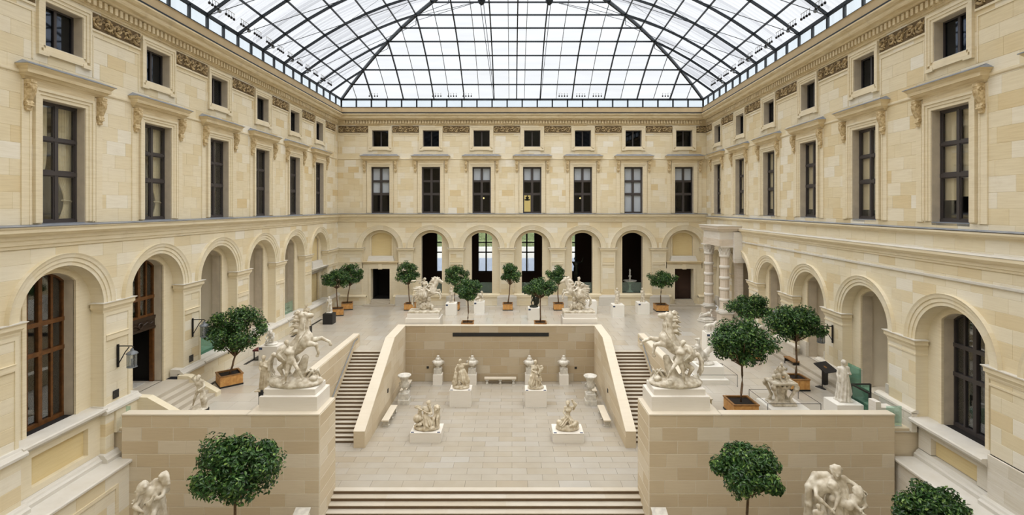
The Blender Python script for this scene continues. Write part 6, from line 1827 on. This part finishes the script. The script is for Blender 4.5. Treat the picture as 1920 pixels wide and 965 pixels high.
# crouching figure on a broad white pedestal
p_ = ground(509, 680, 0)
ped('broad white pedestal under the crouching figure, left terrace', p_, .62, .5, 1.25, M_PED, labelplate=1)
S = Sculpt(); rocks(S, .42, .16, 8, 41)
human(S, dict(pel=(-.08, .1, .38), che=(.02, -.06, .66), nek=(.06, -.18, .80), hed=(.08, -.28, .88), hiL=(.04, .08, .36), hiR=(-.18, .08, .36), knL=(.18, -.28, .52), anL=(.16, -.10, .12), knR=(-.24, -.26, .22), anR=(-.22, .14, .12),
              shL=(.2, -.12, .74), elL=(.30, -.30, .55), haL=(.14, -.36, .42), shR=(-.14, -.14, .74), elR=(-.26, -.28, .5), haR=(-.1, -.38, .34)), face=-1.2)
statue('white crouching marble figure on the broad pedestal, left terrace', S, M_MARBLE2, loc=(p_.x, p_.y, 1.25), h=.026)
# row before the far wall
mini('marble child figure right of the trumpet rider', 846.5, 589, dict(CON, elR=(-.30, -.12, 1.22), haR=(-.20, -.25, 1.4)), M_MARBLE, M_WHITEP, .52, 1.15, 1.45, plabel='white pedestal right of the trumpet rider', extra=trunk_)
p_ = ground(899, 585.5, 0)
ped('white pedestal behind the round tree at the court edge', p_, .52, .5, 1.15, M_WHITEP)
S = Sculpt(); rocks(S, .4, .2, 8, 51); human(S, dict(pel=(-.1, 0, .36), che=(.1, -.05, .62), nek=(.2, -.08, .76), hed=(.26, -.1, .88), hiL=(-.08, .1, .34), hiR=(-.08, -.1, .34), knL=(.2, .1, .4), anL=(.4, .1, .16), knR=(-.3, -.2, .3), anR=(-.5, -.1, .16), shL=(.2, .14, .7), shR=(.16, -.18, .7), elL=(.3, .2, .5), haL=(.36, .1, .3), elR=(.3, -.3, .5), haR=(.3, -.3, .25)), face=0)
statue('small reclining marble figure partly hidden by the round tree', S, M_MARBLE, loc=(p_.x, p_.y, 1.15), h=.028)
p_ = ground(1001, 597, 0)
ped('white pedestal under the dark bronze, centre right', p_, .56, .5, 1.1, M_WHITEP)
S = Sculpt(); rocks(S, .42, .2, 8, 53); human(S, dict(CON, pel=(0, 0, .8), knR=(-.3, -.2, .6), elL=(.4, -.1, 1.3), haL=(.5, -.1, 1.5)), sc=.8); S.ell((.25, .05, .55), V3(.28, .2, .4), 0, .05); S.chain([V3(.2, 0, .3), V3(.4, 0, .9), V3(.2, 0, 1.3)], [.2, .16, .08], .04)
statue('dark bronze group on a white pedestal behind the court-edge tree', S, M_BRONZE, loc=(p_.x, p_.y, 1.1), h=.03)
p_ = ground(1108, 586, 0)
ped('plain white pedestal peeping out behind the helmeted rider', p_, .5, .45, 1.25, M_WHITEP, labelplate=0)
mini('marble draped man standing left of the two by the right far arch', 1157.5, 591, CON, M_MARBLE, M_WHITEP, .56, 1.12, 1.5, plabel='white pedestal, left of the two by the right far arch', dr=[((.02, 0, 1.0), (-.05, .0, .2), .18, .28, 11, .15)])
mini('marble woman turning right of the two by the right far arch', 1204.5, 587, dict(CON, elR=(-.25, -.2, 1.25), haR=(.02, -.28, 1.3), knR=(-.1, -.25, .62)), M_MARBLE, M_WHITEP, .56, 1.12, 1.35, plabel='white pedestal, right of the two by the right far arch', fem=True, dr=[((.05, 0, 1.0), (.1, .02, .15), .17, .28, 11, .16)])
# inside the gallery
t = thing('marble_fountain', 'white tiered marble fountain inside the dark right far arch', 'fountain', ((1181 - 960) * 55.6 / FPX, 55.6, .3))
MB().lathe([(.42, 0), (.42, .12), (.30, .2), (.14, .35), (.10, .6), (.14, .9), (.20, 1.1)], 18).build('foot', M_GREYMARB, t, smooth=True)
MB().lathe([(.10, 1.05), (.45, 1.18), (.72, 1.34), (.76, 1.42), (.70, 1.44), (.40, 1.36), (.1, 1.32)], 24).build('basin', M_MARBLE2, t, smooth=True)
MB().lathe([(.10, 1.34), (.14, 1.5), (.08, 1.7), (.16, 1.85), (.18, 1.95), (.06, 2.0), (.10, 2.2), (.08, 2.4), (.12, 2.55), (.02, 2.7)], 14).build('finial', M_MARBLE2, t, smooth=True)
t.location.z = 0.9
ped('dark low plinth under the gallery fountain', (t.location.x, 55.6, .3), .5, .5, .6, M_BLACKP, labelplate=0)
p_ = Vector(((1080 - 960) * 57.0 / FPX, 57.0, .3))
ped('dark plinth of the tall bronze in the gallery', p_, .35, .35, 1.6, M_BLACKP, labelplate=0)
S = Sculpt(); human(S, dict(CON, elL=(.45, 0, 1.5), haL=(.5, -.05, 1.75), elR=(-.4, 0, 1.55), haR=(-.45, -.05, 1.8))); S.chain([V3(0, .1, 0), V3(0, .1, 1.9)], [.14, .08], .04); drape(S, V3(0, 0, 1.1), V3(0, 0, .1), .17, .2, 9, .15)
statue('tall dark bronze standing inside the gallery behind the helmeted rider', S, M_BRONZE, loc=(p_.x, p_.y, 1.9), h=.035, sc=1.55)

# right side of the terrace -----------------------------------------------------
mini('white marble draped figure seen from behind by the right podium end', 1581, 0, dict(CON, elL=(.26, -.1, 1.2), haL=(.12, -.2, 1.25)), M_MARBLE2, M_WHITEP, .66, .62, 2.05, hy=.55, plabel='low white block under the draped figure, right podium end', Y=25.4, face=PI / 2, dr=[((0, 0, 1.40), (0, .02, .12), .20, .29, 13, .13), ((.1, .05, 1.40), (.24, .06, .35), .13, .17, 9, .2)], lp=0)
def barrier(label, cx, cy, hx, hy, h=.55):
    t = thing('low_barrier', label, 'barrier', (cx, cy, 0))
    c = [(-hx, -hy), (hx, -hy), (hx, hy), (-hx, hy)]
    for i in range(4):
        a, b = c[i], c[(i + 1) % 4]
        MB().tube([(a[0], a[1], 0), (a[0], a[1], h)], .014, 5).build('post', M_IRON, t)
        MB().tube([(a[0], a[1], h), (b[0], b[1], h)], .012, 5).build('rail', M_IRON, t)
# ornate table monument with a child on top
px_, Y_ = 1464, 26.3; x_ = (px_ - 960) * Y_ / FPX
t = thing('plinth', 'flat white plinth under the ornate marble table', 'plinth', (x_ + .1, Y_, 0)); pedestal(None, t, M_WHITEP, [('slab', 1.0, .8, 0, .12)])
barrier('low wire barrier around the ornate marble table', x_ + .15, Y_, 1.35, 1.0, .5)
S = Sculpt()
S.box((0, 0, .06), V3(.62, .46, .07), .03)
for sx in (-1, 1):
    for sy in (-1, 1):
        S.chain([V3(sx * .46, sy * .32, .12), V3(sx * .36, sy * .26, .40), V3(sx * .50, sy * .36, .75), V3(sx * .62, sy * .42, 1.0), V3(sx * .56, sy * .40, 1.14)], [.10, .07, .08, .12, .10], .03)
        S.ell((sx * .60, sy * .44, .92), V3(.12, .12, .12), 0, .03); S.ell((sx * .48, sy * .34, .14), V3(.13, .12, .09), 0, .03)
for i in range(12): a = i * .524; S.chain([V3(.5 * math.cos(a), .36 * math.sin(a), 1.04), V3(.44 * math.cos(a + .3), .32 * math.sin(a + .3), .88), V3(.46 * math.cos(a + .52), .34 * math.sin(a + .52), 1.02)], [.07, .06, .06], .02)
S.chain([V3(0, 0, .1), V3(0, 0, .5), V3(0, 0, 1.0)], [.26, .16, .26], .05)
S.box((0, 0, 1.17), V3(.66, .50, .06), .04); S.ell((0, 0, 1.24), V3(.40, .32, .12), 0, .04)
human(S, dict(pel=(0, .02, .42), hiL=(.1, 0, .38), hiR=(-.1, 0, .38), knL=(.25, -.3, .5), knR=(-.25, -.28, .48), anL=(.18, -.4, .12), anR=(-.2, -.4, .12), che=(0, 0, .78), nek=(.02, -.05, .96), hed=(.03, -.08, 1.14), shL=(.18, 0, .9), shR=(-.18, 0, .9), elL=(.34, -.1, .75), haL=(.3, -.25, .95), elR=(-.34, -.1, .8), haR=(-.3, -.2, 1.02)), at=(0, 0, 1.25), sc=.72, thick=1.2)
for i in range(6): S.ell((.34 * math.cos(i), .2 * math.sin(i), 1.42 + .1 * (i % 3)), V3(.13, .12, .13), 0, .03)
statue('ornate white marble table with carved legs and a child on top', S, M_MARBLE, loc=(x_, Y_, .12), h=.028, name='table_monument', rough=.010)
# small paired horse fragments on stepped white plinths
p_ = ground(1334, 719, 0)
t = thing('plinth', 'stepped white plinth under the small paired horses', 'plinth', (p_.x, p_.y + .6, 0)); pedestal(None, t, M_WHITEP, [('step', .98, .75, 0, .28), ('die', .78, .55, .28, 1.0)])
barrier('low wire barrier around the small paired horses', p_.x, p_.y + .5, 1.30, 1.05, .7)
S = Sculpt(); rocks(S, .55, .2, 8, 61, ry=.4); horse(S, at=(-.22, -.12, .1), pitch=.95, head='back', mirror=-1, sc=.46, mane=0); horse(S, at=(.12, .16, .1), pitch=.8, head='arch', mirror=1, sc=.46, mane=0)
S.chain([V3(-.1, 0, .1), V3(-.05, 0, .6)], [.2, .12], .05)
statue('small marble pair of rearing horses behind the right rearing horse', S, M_MARBLE2, loc=(p_.x - .15, p_.y + .6, 1.0), h=.024, name='horse_statue')
p_ = ground(1333, 653, 0)
ped('white pedestal under the small marble animal, right terrace', p_, .50, .45, 1.25, M_WHITEP)
S = Sculpt(); S.box((0, 0, .04), V3(.42, .22, .05), .02); S.chain([V3(-.25, 0, .45), V3(.2, 0, .5)], [.15, .15], .06); S.chain([V3(.22, 0, .52), V3(.40, 0, .72), V3(.52, 0, .70)], [.11, .09, .05], .04)
for x, y in ((-.25, -.08), (-.22, .08), (.2, -.08), (.23, .08)): S.chain([V3(x, y, .42), V3(x + .04, y, .24), V3(x, y, .07)], [.08, .05, .04], .03)
S.chain([V3(-.36, 0, .5), V3(-.5, 0, .4), V3(-.5, .02, .2)], [.05, .04, .02], .02); S.cap(V3(0, 0, .05), V3(0, 0, .4), .05, .06, .03)
statue('small marble animal on a white pedestal, right terrace', S, M_MARBLE2, loc=(p_.x, p_.y, 1.25), h=.024)
p_ = ground(1331, 606, 0)
t = thing('column_fragment', 'broad round stone base lying before the portico', 'stone fragment', (p_.x, p_.y + .8, 0))
MB().lathe([(.85, 0), (.88, .05), (.88, .14), (.78, .20), (.80, .28), (.70, .36), (.55, .40), (.1, .42)], 6).build('drum', M_GREYMARB, t)
S = Sculpt(); human(S, dict(pel=(-.1, 0, .2), che=(.2, -.05, .34), nek=(.36, -.06, .46), hed=(.45, -.08, .58), hiL=(-.08, .1, .2), hiR=(-.08, -.1, .2), knL=(-.4, .1, .34), anL=(-.6, .1, .1), knR=(-.4, -.2, .2), anR=(-.7, -.15, .1), shL=(.3, .14, .4), shR=(.26, -.18, .4), elL=(.42, .2, .2), haL=(.5, .1, .08), elR=(.4, -.3, .2), haR=(.3, -.36, .08)), face=0)
statue('small reclining marble figure on the broad round stone base', S, M_MARBLE2, loc=(p_.x, p_.y + .8, .41), h=.028)

# front groups below the podium ------------------------------------------------
def low_ped(label, px, Y, hx, hy, h):
    p = Vector(((px - 960) * Y / FPX, Y, ZB)); ped(label, p, hx, hy, h, M_PED, labelplate=0, cap=(.06, .08, M_PED)); return p
p_ = low_ped('tall stone pedestal of the wrestling pair, lower left', 290, 19.8, .75, .65, 1.75)
S = Sculpt(); S.box((0, 0, .06), V3(.6, .55, .08), .03)
human(S, dict(pel=(.05, .1, 1.0), che=(.02, -.05, 1.38), nek=(-.08, -.15, 1.52), hed=(-.20, -.22, 1.58), shL=(.20, -.1, 1.5), elL=(.12, -.40, 1.22), haL=(.26, -.42, 1.42), shR=(-.2, -.1, 1.42), elR=(-.28, -.36, 1.16), haR=(-.02, -.46, 1.10), knL=(.2, -.2, .56), knR=(-.22, -.12, .56)), face=-2.4, beard=True, thick=1.15, hs=1.22)
human(S, dict(pel=(.05, -.05, 1.20), che=(.12, .05, 1.52), nek=(.18, .08, 1.70), hed=(.26, .04, 1.72), hiL=(.14, -.1, 1.1), hiR=(-.04, -.15, 1.1), knL=(.24, -.40, .96), anL=(.26, -.34, .5), knR=(-.05, -.45, .95), anR=(-.02, -.38, .5), shL=(.3, .04, 1.58), elL=(.36, -.2, 1.36), haL=(.12, -.36, 1.30), shR=(-.02, .08, 1.62), elR=(-.24, -.06, 1.50), haR=(-.30, -.28, 1.34)), face=-.3, fem=True, hs=1.18)
for i in range(7): S.chain([V3(.18 + .03 * i, .0, 1.80), V3(.30 + .02 * i, -.05, 1.62), V3(.34, -.1 + .03 * i, 1.38)], [.05, .05, .03], .02)
drape(S, V3(.02, -.05, 1.15), V3(.05, -.15, .12), .26, .36, 13, .16); drape(S, V3(-.24, -.1, 1.3), V3(-.34, -.1, .4), .14, .22, 9, .22); S.chain([V3(-.28, -.05, 1.4), V3(-.40, -.1, .9), V3(-.34, 0, .2)], [.10, .08, .10], .04)
statue('marble pair of entwined figures rising at the lower left', S, M_MARBLE, loc=(p_.x, p_.y, ZB + 1.83), h=.026, sc=1.42, name='statue_group', rough=.006)
p_ = low_ped('tall stone pedestal of the three-figure group, lower right', 1560, 20.2, 1.15, .8, 1.75)
S = Sculpt(); S.box((0, 0, .06), V3(1.0, .6, .08), .03); rocks(S, .9, .2, 8, 71, ry=.5)
human(S, dict(pel=(.16, .05, 1.05), che=(.14, 0, 1.42), nek=(.12, -.04, 1.62), hed=(.06, -.10, 1.76), shL=(.34, 0, 1.54), elL=(.52, -.10, 1.46), haL=(.66, -.24, 1.36), shR=(-.06, 0, 1.56), elR=(-.18, -.20, 1.32), haR=(.1, -.34, 1.12), hiL=(.26, .02, 1.0), hiR=(.06, .02, 1.0), knL=(.32, -.22, .6), knR=(.02, -.22, .6)), face=-2.0, fem=True, thick=1.12, hs=1.25)
S.chain([V3(.15, -.06, 1.82), V3(.22, -.05, 1.86)], [.04, .015], .02)
drape(S, V3(.16, .02, 1.22), V3(.18, -.05, .12), .28, .40, 15, .14); S.chain([V3(-.12, -.22, 1.12), V3(.2, -.40, 1.02), V3(.52, -.26, 1.14)], [.1, .1, .08], .04)
human(S, dict(pel=(-.42, .05, .95), che=(-.36, -.06, 1.36), nek=(-.20, -.16, 1.46), hed=(-.12, -.26, 1.44), shL=(-.12, -.08, 1.50), elL=(-.06, -.36, 1.24), haL=(-.18, -.42, 1.0), shR=(-.50, -.06, 1.44), elR=(-.62, -.30, 1.22), haR=(-.34, -.44, .98), hiL=(-.34, .02, .9), hiR=(-.52, .02, .9), knL=(-.3, -.25, .5), knR=(-.58, -.2, .5), anL=(-.32, 0, .1), anR=(-.6, 0, .1)), face=-.9, beard=True, thick=1.12, hs=1.25)
S.chain([V3(-.12, .05, 1.64), V3(-.45, .02, 1.62), V3(-.68, -.05, 1.36), V3(-.72, -.1, .9), V3(-.66, 0, .3)], [.08, .10, .09, .09, .14], .04)
human(S, dict(pel=(.50, -.28, .9), che=(.52, -.30, 1.16), nek=(.50, -.32, 1.26), hed=(.50, -.36, 1.34), shL=(.62, -.3, 1.22), shR=(.40, -.32, 1.22), elL=(.64, -.45, 1.05), haL=(.5, -.5, 1.0), elR=(.36, -.45, 1.05), haR=(.45, -.52, .95), hiL=(.56, -.3, .85), hiR=(.44, -.3, .85), knL=(.6, -.5, .7), anL=(.58, -.4, .4), knR=(.42, -.5, .7), anR=(.4, -.4, .4)), face=-1.5, thick=.85, hs=1.15)
human(S, dict(), at=(-.62, -.40, .12), sc=.52)
statue('marble group of bearded man, woman and children at the lower right', S, M_MARBLE, loc=(p_.x, p_.y, ZB + 1.83), h=.026, sc=1.46, name='statue_group', rough=.006)

# ------------------------------------------------------------------ the old stone portico on the right
def column(t, x, y, z0, z1, r):
    """ringed column: pedestal, base, drums with bands, leafy capital"""
    pedestal(None, t, M_GREY, [])
    for nm, hx, a, b in (('pedestal_base', .62, 0, .22), ('pedestal_die', .50, .22, z0 - .2)):
        MB().box(x - hx, x + hx, y - hx, y + hx, a, b).build(nm, M_PORT, t)
    MB().frustum(x - .5, x + .5, y - .5, y + .5, z0 - .2, z0, .14).build('pedestal_cap', M_CAP, t)
    MB().lathe([(r * 1.45, 0), (r * 1.5, .06), (r * 1.45, .12), (r * 1.25, .16), (r * 1.3, .22), (r * 1.1, .26)], 20, (x, y, z0)).build('column_base', M_CAP, t, smooth=True)
    n = 5; L = (z1 - z0 - .26 - .75) / n
    for i in range(n):
        a = z0 + .26 + L * i
        m = MB(); prof_n = 24
        v = []
        for zz in (a, a + L * .74):
            for k in range(prof_n): q = 2 * PI * k / prof_n; rr = r * (1 - .02 * i) * (1 if k % 2 else .95); v.append((x + rr * math.cos(q), y + rr * math.sin(q), zz))
        m.add(v, [(k, (k + 1) % prof_n, prof_n + (k + 1) % prof_n, prof_n + k) for k in range(prof_n)])
        m.build('drum', M_PORT, t)
        MB().lathe([(r * 1.0, 0), (r * 1.10, .02), (r * 1.12, L * .13), (r * 1.10, L * .24), (r * 1.0, L * .26)], 20, (x, y, a + L * .74)).build('band', M_PORT2, t, smooth=True)
    c = MB(); c.lathe([(r * .95, 0), (r * .98, .1), (r * .95, .3), (r * 1.05, .5), (r * 1.3, .66)], 16, (x, y, z1 - .75))
    for rw in range(2):
        for k in range(10):
            q = 2 * PI * (k + .5 * rw) / 10; ca, sa = math.cos(q), math.sin(q)
            c.tube([(x + r * .98 * ca, y + r * .98 * sa, z1 - .74 + .24 * rw), (x + r * 1.12 * ca, y + r * 1.12 * sa, z1 - .5 + .24 * rw), (x + r * 1.32 * ca, y + r * 1.32 * sa, z1 - .46 + .24 * rw)], .07, 4, r1=.03)
    c.box(x - r * 1.4, x + r * 1.4, y - r * 1.4, y + r * 1.4, z1 - .09, z1)
    c.build('capital', M_PORT2, t)
M_PORT = stone('portico_stone', [(0.0, srgb(204, 178, 152)), (0.5, srgb(218, 198, 174)), (1.0, srgb(228, 214, 196))], use_tone=False, stain=.15, k=.86)
M_PORT2 = stone('portico_pale_stone', [(0.0, srgb(214, 204, 190)), (0.5, srgb(226, 218, 206)), (1.0, srgb(236, 230, 220))], use_tone=False, stain=.1, k=.88)
t = thing('stone_portico', 'old stone portico with two ringed columns against the right facade', 'portico', (0, 0, 0), kind='thing')
c1, c2 = (18.75, 47.3), (19.0, 44.4)
for c_ in (c1, c2): column(t, c_[0], c_[1], 1.15, 7.05, .40)
xw = 17.38 + .0655 * 46
MB().box(18.35, xw + .1, 43.95, 47.75, 7.05, 7.65).build('architrave', M_PORT, t)
MB().box(18.40, xw + .1, 44.0, 47.7, 7.65, 8.35).build('frieze', M_PORT2, t)
MB().frustum(18.30, xw + .1, 43.9, 47.8, 8.35, 8.6, .16).box(18.10, xw + .1, 43.7, 48.0, 8.6, 8.80).build('cornice', M_PORT, t)
MB().box(18.05, xw + .1, 43.66, 48.04, 8.80, 8.86).build('cornice_cap', M_CAP, t)
for y in (44.4, 47.3):
    MB().box(xw - .35, xw + .1, y - .38, y + .38, 0, 7.05).build('wall_pilaster', M_PORT, t)
MB().box(19.55, xw + .1, 43.62, 43.96, 6.0, 8.3).frustum(19.6, xw + .1, 43.66, 43.96, 5.6, 6.0, .05).build('console', M_PORT2, t)
m = MB()
for k in range(13):
    a = PI * k / 12
    if k < 12:
        b = PI * (k + 1) / 12
        for r0, r1 in ((.95, 1.2),):
            q = [(xw - .34, 45.85 + r0 * math.cos(a), 5.2 + r0 * math.sin(a)), (xw - .34, 45.85 + r0 * math.cos(b), 5.2 + r0 * math.sin(b)), (xw - .34, 45.85 + r1 * math.cos(b), 5.2 + r1 * math.sin(b)), (xw - .34, 45.85 + r1 * math.cos(a), 5.2 + r1 * math.sin(a))]
            q2 = [(p[0] + .4, p[1], p[2]) for p in q]
            m.add(q + q2, [(0, 1, 2, 3), (0, 1, 5, 4), (3, 2, 6, 7)])
m.build('arch', M_PORT, t)

# ------------------------------------------------------------------ lanterns, signs, rails and small things
def lantern(label, W, u, z):
    t = thing('wall_lantern', label, 'lantern', M=bay_M(W, u))
    MB().box(-.05, .05, .03, .08, z - 1.0, z + .08).build('wall_plate', M_IRON, t)
    MB().tube([(0, .07, z), (0, .72, z), (0, .78, z - .05), (0, .72, z - .12)], .028, 6).build('arm', M_IRON, t)
    MB().tube([(0, .07, z - .85), (0, .22, z - .60), (0, .40, z - .28), (0, .58, z - .05)], .022, 6).build('brace', M_IRON, t)
    c = (0, .72, z - .2)
    MB().lathe([(.02, .10), (.06, .06), (.08, -.02), (.22, -.10), (.25, -.16), (.22, -.18)], 12, c).build('hood', M_STEEL2, t)
    g = MB().lathe([(.19, -.78), (.19, -.18)], 12, c).build('glass', M_LAMPG, t)
    for k in range(6):
        a = PI * k / 3; MB().tube([(.2 * math.cos(a), c[1] + .2 * math.sin(a), c[2] - .8), (.2 * math.cos(a), c[1] + .2 * math.sin(a), c[2] - .17)], .012, 4).build('bar', M_IRON, t)
    MB().lathe([(.21, -.80), (.22, -.78), (.21, -.76), (.05, -.75), (.04, -.62), (.05, -.45), (.03, -.40)], 12, c).build('lamp_base', M_STEEL2, t)
WL, WR = WALLS['wall_left'], WALLS['wall_right']
pm = lambda W, i: (W['bays'][i] + W['bays'][i + 1]) / 2
lantern('wall lantern on an iron bracket between brown window and left doorway', WL, pm(WL, 1), 3.95)
lantern('wall lantern on an iron bracket beyond the left doorway', WL, pm(WL, 2), 3.95)
lantern('wall lantern behind the tree by the information stand, right facade', WR, pm(WR, 2), 3.35)
lantern('wall lantern farther along the right facade behind a tree', WR, pm(WR, 3), 3.35)
def plaque(label, W, u, z, w, h, mat):
    t = thing('wall_plaque', label, 'plaque', M=bay_M(W, u))
    MB().prism(rect(-w, w, z - h, z + h), .03, .055, .008).build('plate', mat, t)
    for s_ in (-1, 1): MB().box(s_ * (w - .04) - .01, s_ * (w - .04) + .01, .05, .062, z - .01, z + .01).build('screw', M_STEEL2, t)
plaque('black plaque on the pier below the nearest left lantern', WL, pm(WL, 1) + .1, 1.72, .17, .19, M_BLACKP)
plaque('black plaque on the pier beyond the left doorway', WL, pm(WL, 2) + .1, 1.72, .17, .19, M_BLACKP)
plaque('blue plaque on a pier of the right arcade', WR, pm(WR, 3) + .2, 1.7, .14, .22, M_LABEL)
# information stand
p_ = ground(1547, 726, 0)
t = thing('information_stand', 'black information stand with tilted panel by the right facade', 'sign stand', (p_.x, p_.y, 0), .35)
MB().box(-.42, .42, -.30, .30, 0, .03).build('foot_plate', M_BLACKP, t)
MB().box(-.14, .14, -.08, .10, .03, 1.0).build('post', M_BLACKP, t)
m = MB(); m.add([(-.5, -.42, .98), (.5, -.42, .98), (.5, .34, 1.34), (-.5, .34, 1.34), (-.5, -.42, 1.03), (.5, -.42, 1.03), (.5, .34, 1.39), (-.5, .34, 1.39)], [(3, 2, 1, 0), (4, 5, 6, 7), (0, 1, 5, 4), (1, 2, 6, 5), (2, 3, 7, 6), (3, 0, 4, 7)])
pn = m.build('panel', M_NAVY, t)
m = MB(); m.add([(-.10, -.12, 1.178), (.02, -.12, 1.178), (.05, -.02, 1.225), (-.04, .06, 1.263), (-.12, -.02, 1.225)], [(0, 1, 2, 3, 4)]); m.build('emblem', M_OAKD, pn)
# green glass enclosure and broken wall piece at the right
t = thing('glass_enclosure', 'dark green glass enclosure at the right facade near the podium end', 'glass guard', (0, 0, 0))
xg0, xg1, yg = 17.7, 18.7, 25.9
MB().box(xg0, xg1, yg, yg + .02, .05, 1.25).build('glass_pane', M_GREENG, t); MB().box(xg0, xg0 + .02, 24.6, yg, .05, 1.25).build('glass_pane', M_GREENG, t)
MB().box(xg1 - .3, xg1 - .28, yg + .3, yg + 1.3, .3, 2.0).build('glass_pane', M_GREENG, t)
MB().box(xg0, xg1, yg - .02, yg + .04, 1.25, 1.32).box(xg0 - .02, xg0 + .04, 24.6, yg, 1.25, 1.32).build('top_rail', M_BLACKP, t)
MB().box(xg0 + .05, xg1, yg + .1, yg + 1.2, 0, .9).build('dark_box', plain('dark_green_panel', srgb(18, 58, 48), .35), t)
for x, y in ((xg0, yg), (xg1, yg), (xg0, 24.6)): MB().box(x - .03, x + .03, y - .03, y + .03, 0, 1.3).build('post', M_BLACKP, t)
t = thing('stone_fragment', 'broken white stone block beside the green glass enclosure', 'stone fragment', (18.0, 24.2, 0))
m = MB(); m.box(-.45, .45, -.25, .25, 0, .85); m.build('block', M_PORT2, t); MB().box(-.45, -.2, -.25, .25, .85, 1.12).build('upstand', M_PORT2, t)
# red seat by the left wall
t = thing('leather_bench', 'dark red leather bench on black legs by the left facade', 'bench', (-17.55, 34.9, 0), PI / 2)
MB().box(-.85, .85, -.25, .25, .62, .72).build('seat', M_RED, t)
for x in (-.75, .75):
    for y in (-.18, .18): MB().box(x - .03, x + .03, y - .03, y + .03, 0, .62).build('leg', M_BLACKP, t)
MB().box(-.85, .85, -.22, .22, .02, .06).build('foot_bar', M_BLACKP, t)
for k, (y0, lb) in enumerate(((28.6, 'nearest'), (33.2, 'second'), (40.2, 'third'), (44.2, 'farthest'))):
    t = thing('floor_grille', '%s dark floor grille along the left facade' % lb, 'grille', (-17.85, y0, .0))
    MB().box(-.10, .10, 0, 2.4, .002, .02).build('frame', M_BLACKP, t)
    for q in range(8): MB().box(-.08, .08, .15 + .28 * q, .35 + .28 * q, .02, .026).build('bar', M_IRON, t)
t = thing('wooden_bench', 'small brown bench by a pier of the right arcade', 'bench', (17.38 + .0655 * 33.5 - 1.0, 33.0, 0.0), PI / 2)
MB().box(-.6, .6, -.2, .2, .38, .45).build('seat', M_OAKD, t)
for x in (-.5, .5): MB().box(x - .04, x + .04, -.18, .18, 0, .38).build('leg', M_BLACKP, t)
# sign desks at the foot of the front steps
for px, lb in ((1237, 'small sign desk at the foot of the right podium'), (565, 'small sign desk at the foot of the left podium')):
    Y_ = 22.3; x = (px - 960) * Y_ / FPX
    t = thing('sign_desk', lb, 'sign stand', (x, Y_, ZB))
    MB().box(-.30, .30, -.18, .18, 0, 1.28).build('stand', M_PED, t)
    m = MB(); m.add([(-.34, -.24, 1.26), (.34, -.24, 1.26), (.34, .22, 1.46), (-.34, .22, 1.46), (-.34, -.24, 1.31), (.34, -.24, 1.31), (.34, .22, 1.51), (-.34, .22, 1.51)], [(3, 2, 1, 0), (4, 5, 6, 7), (0, 1, 5, 4), (1, 2, 6, 5), (2, 3, 7, 6), (3, 0, 4, 7)])
    m.build('top', M_GREYMARB, t)
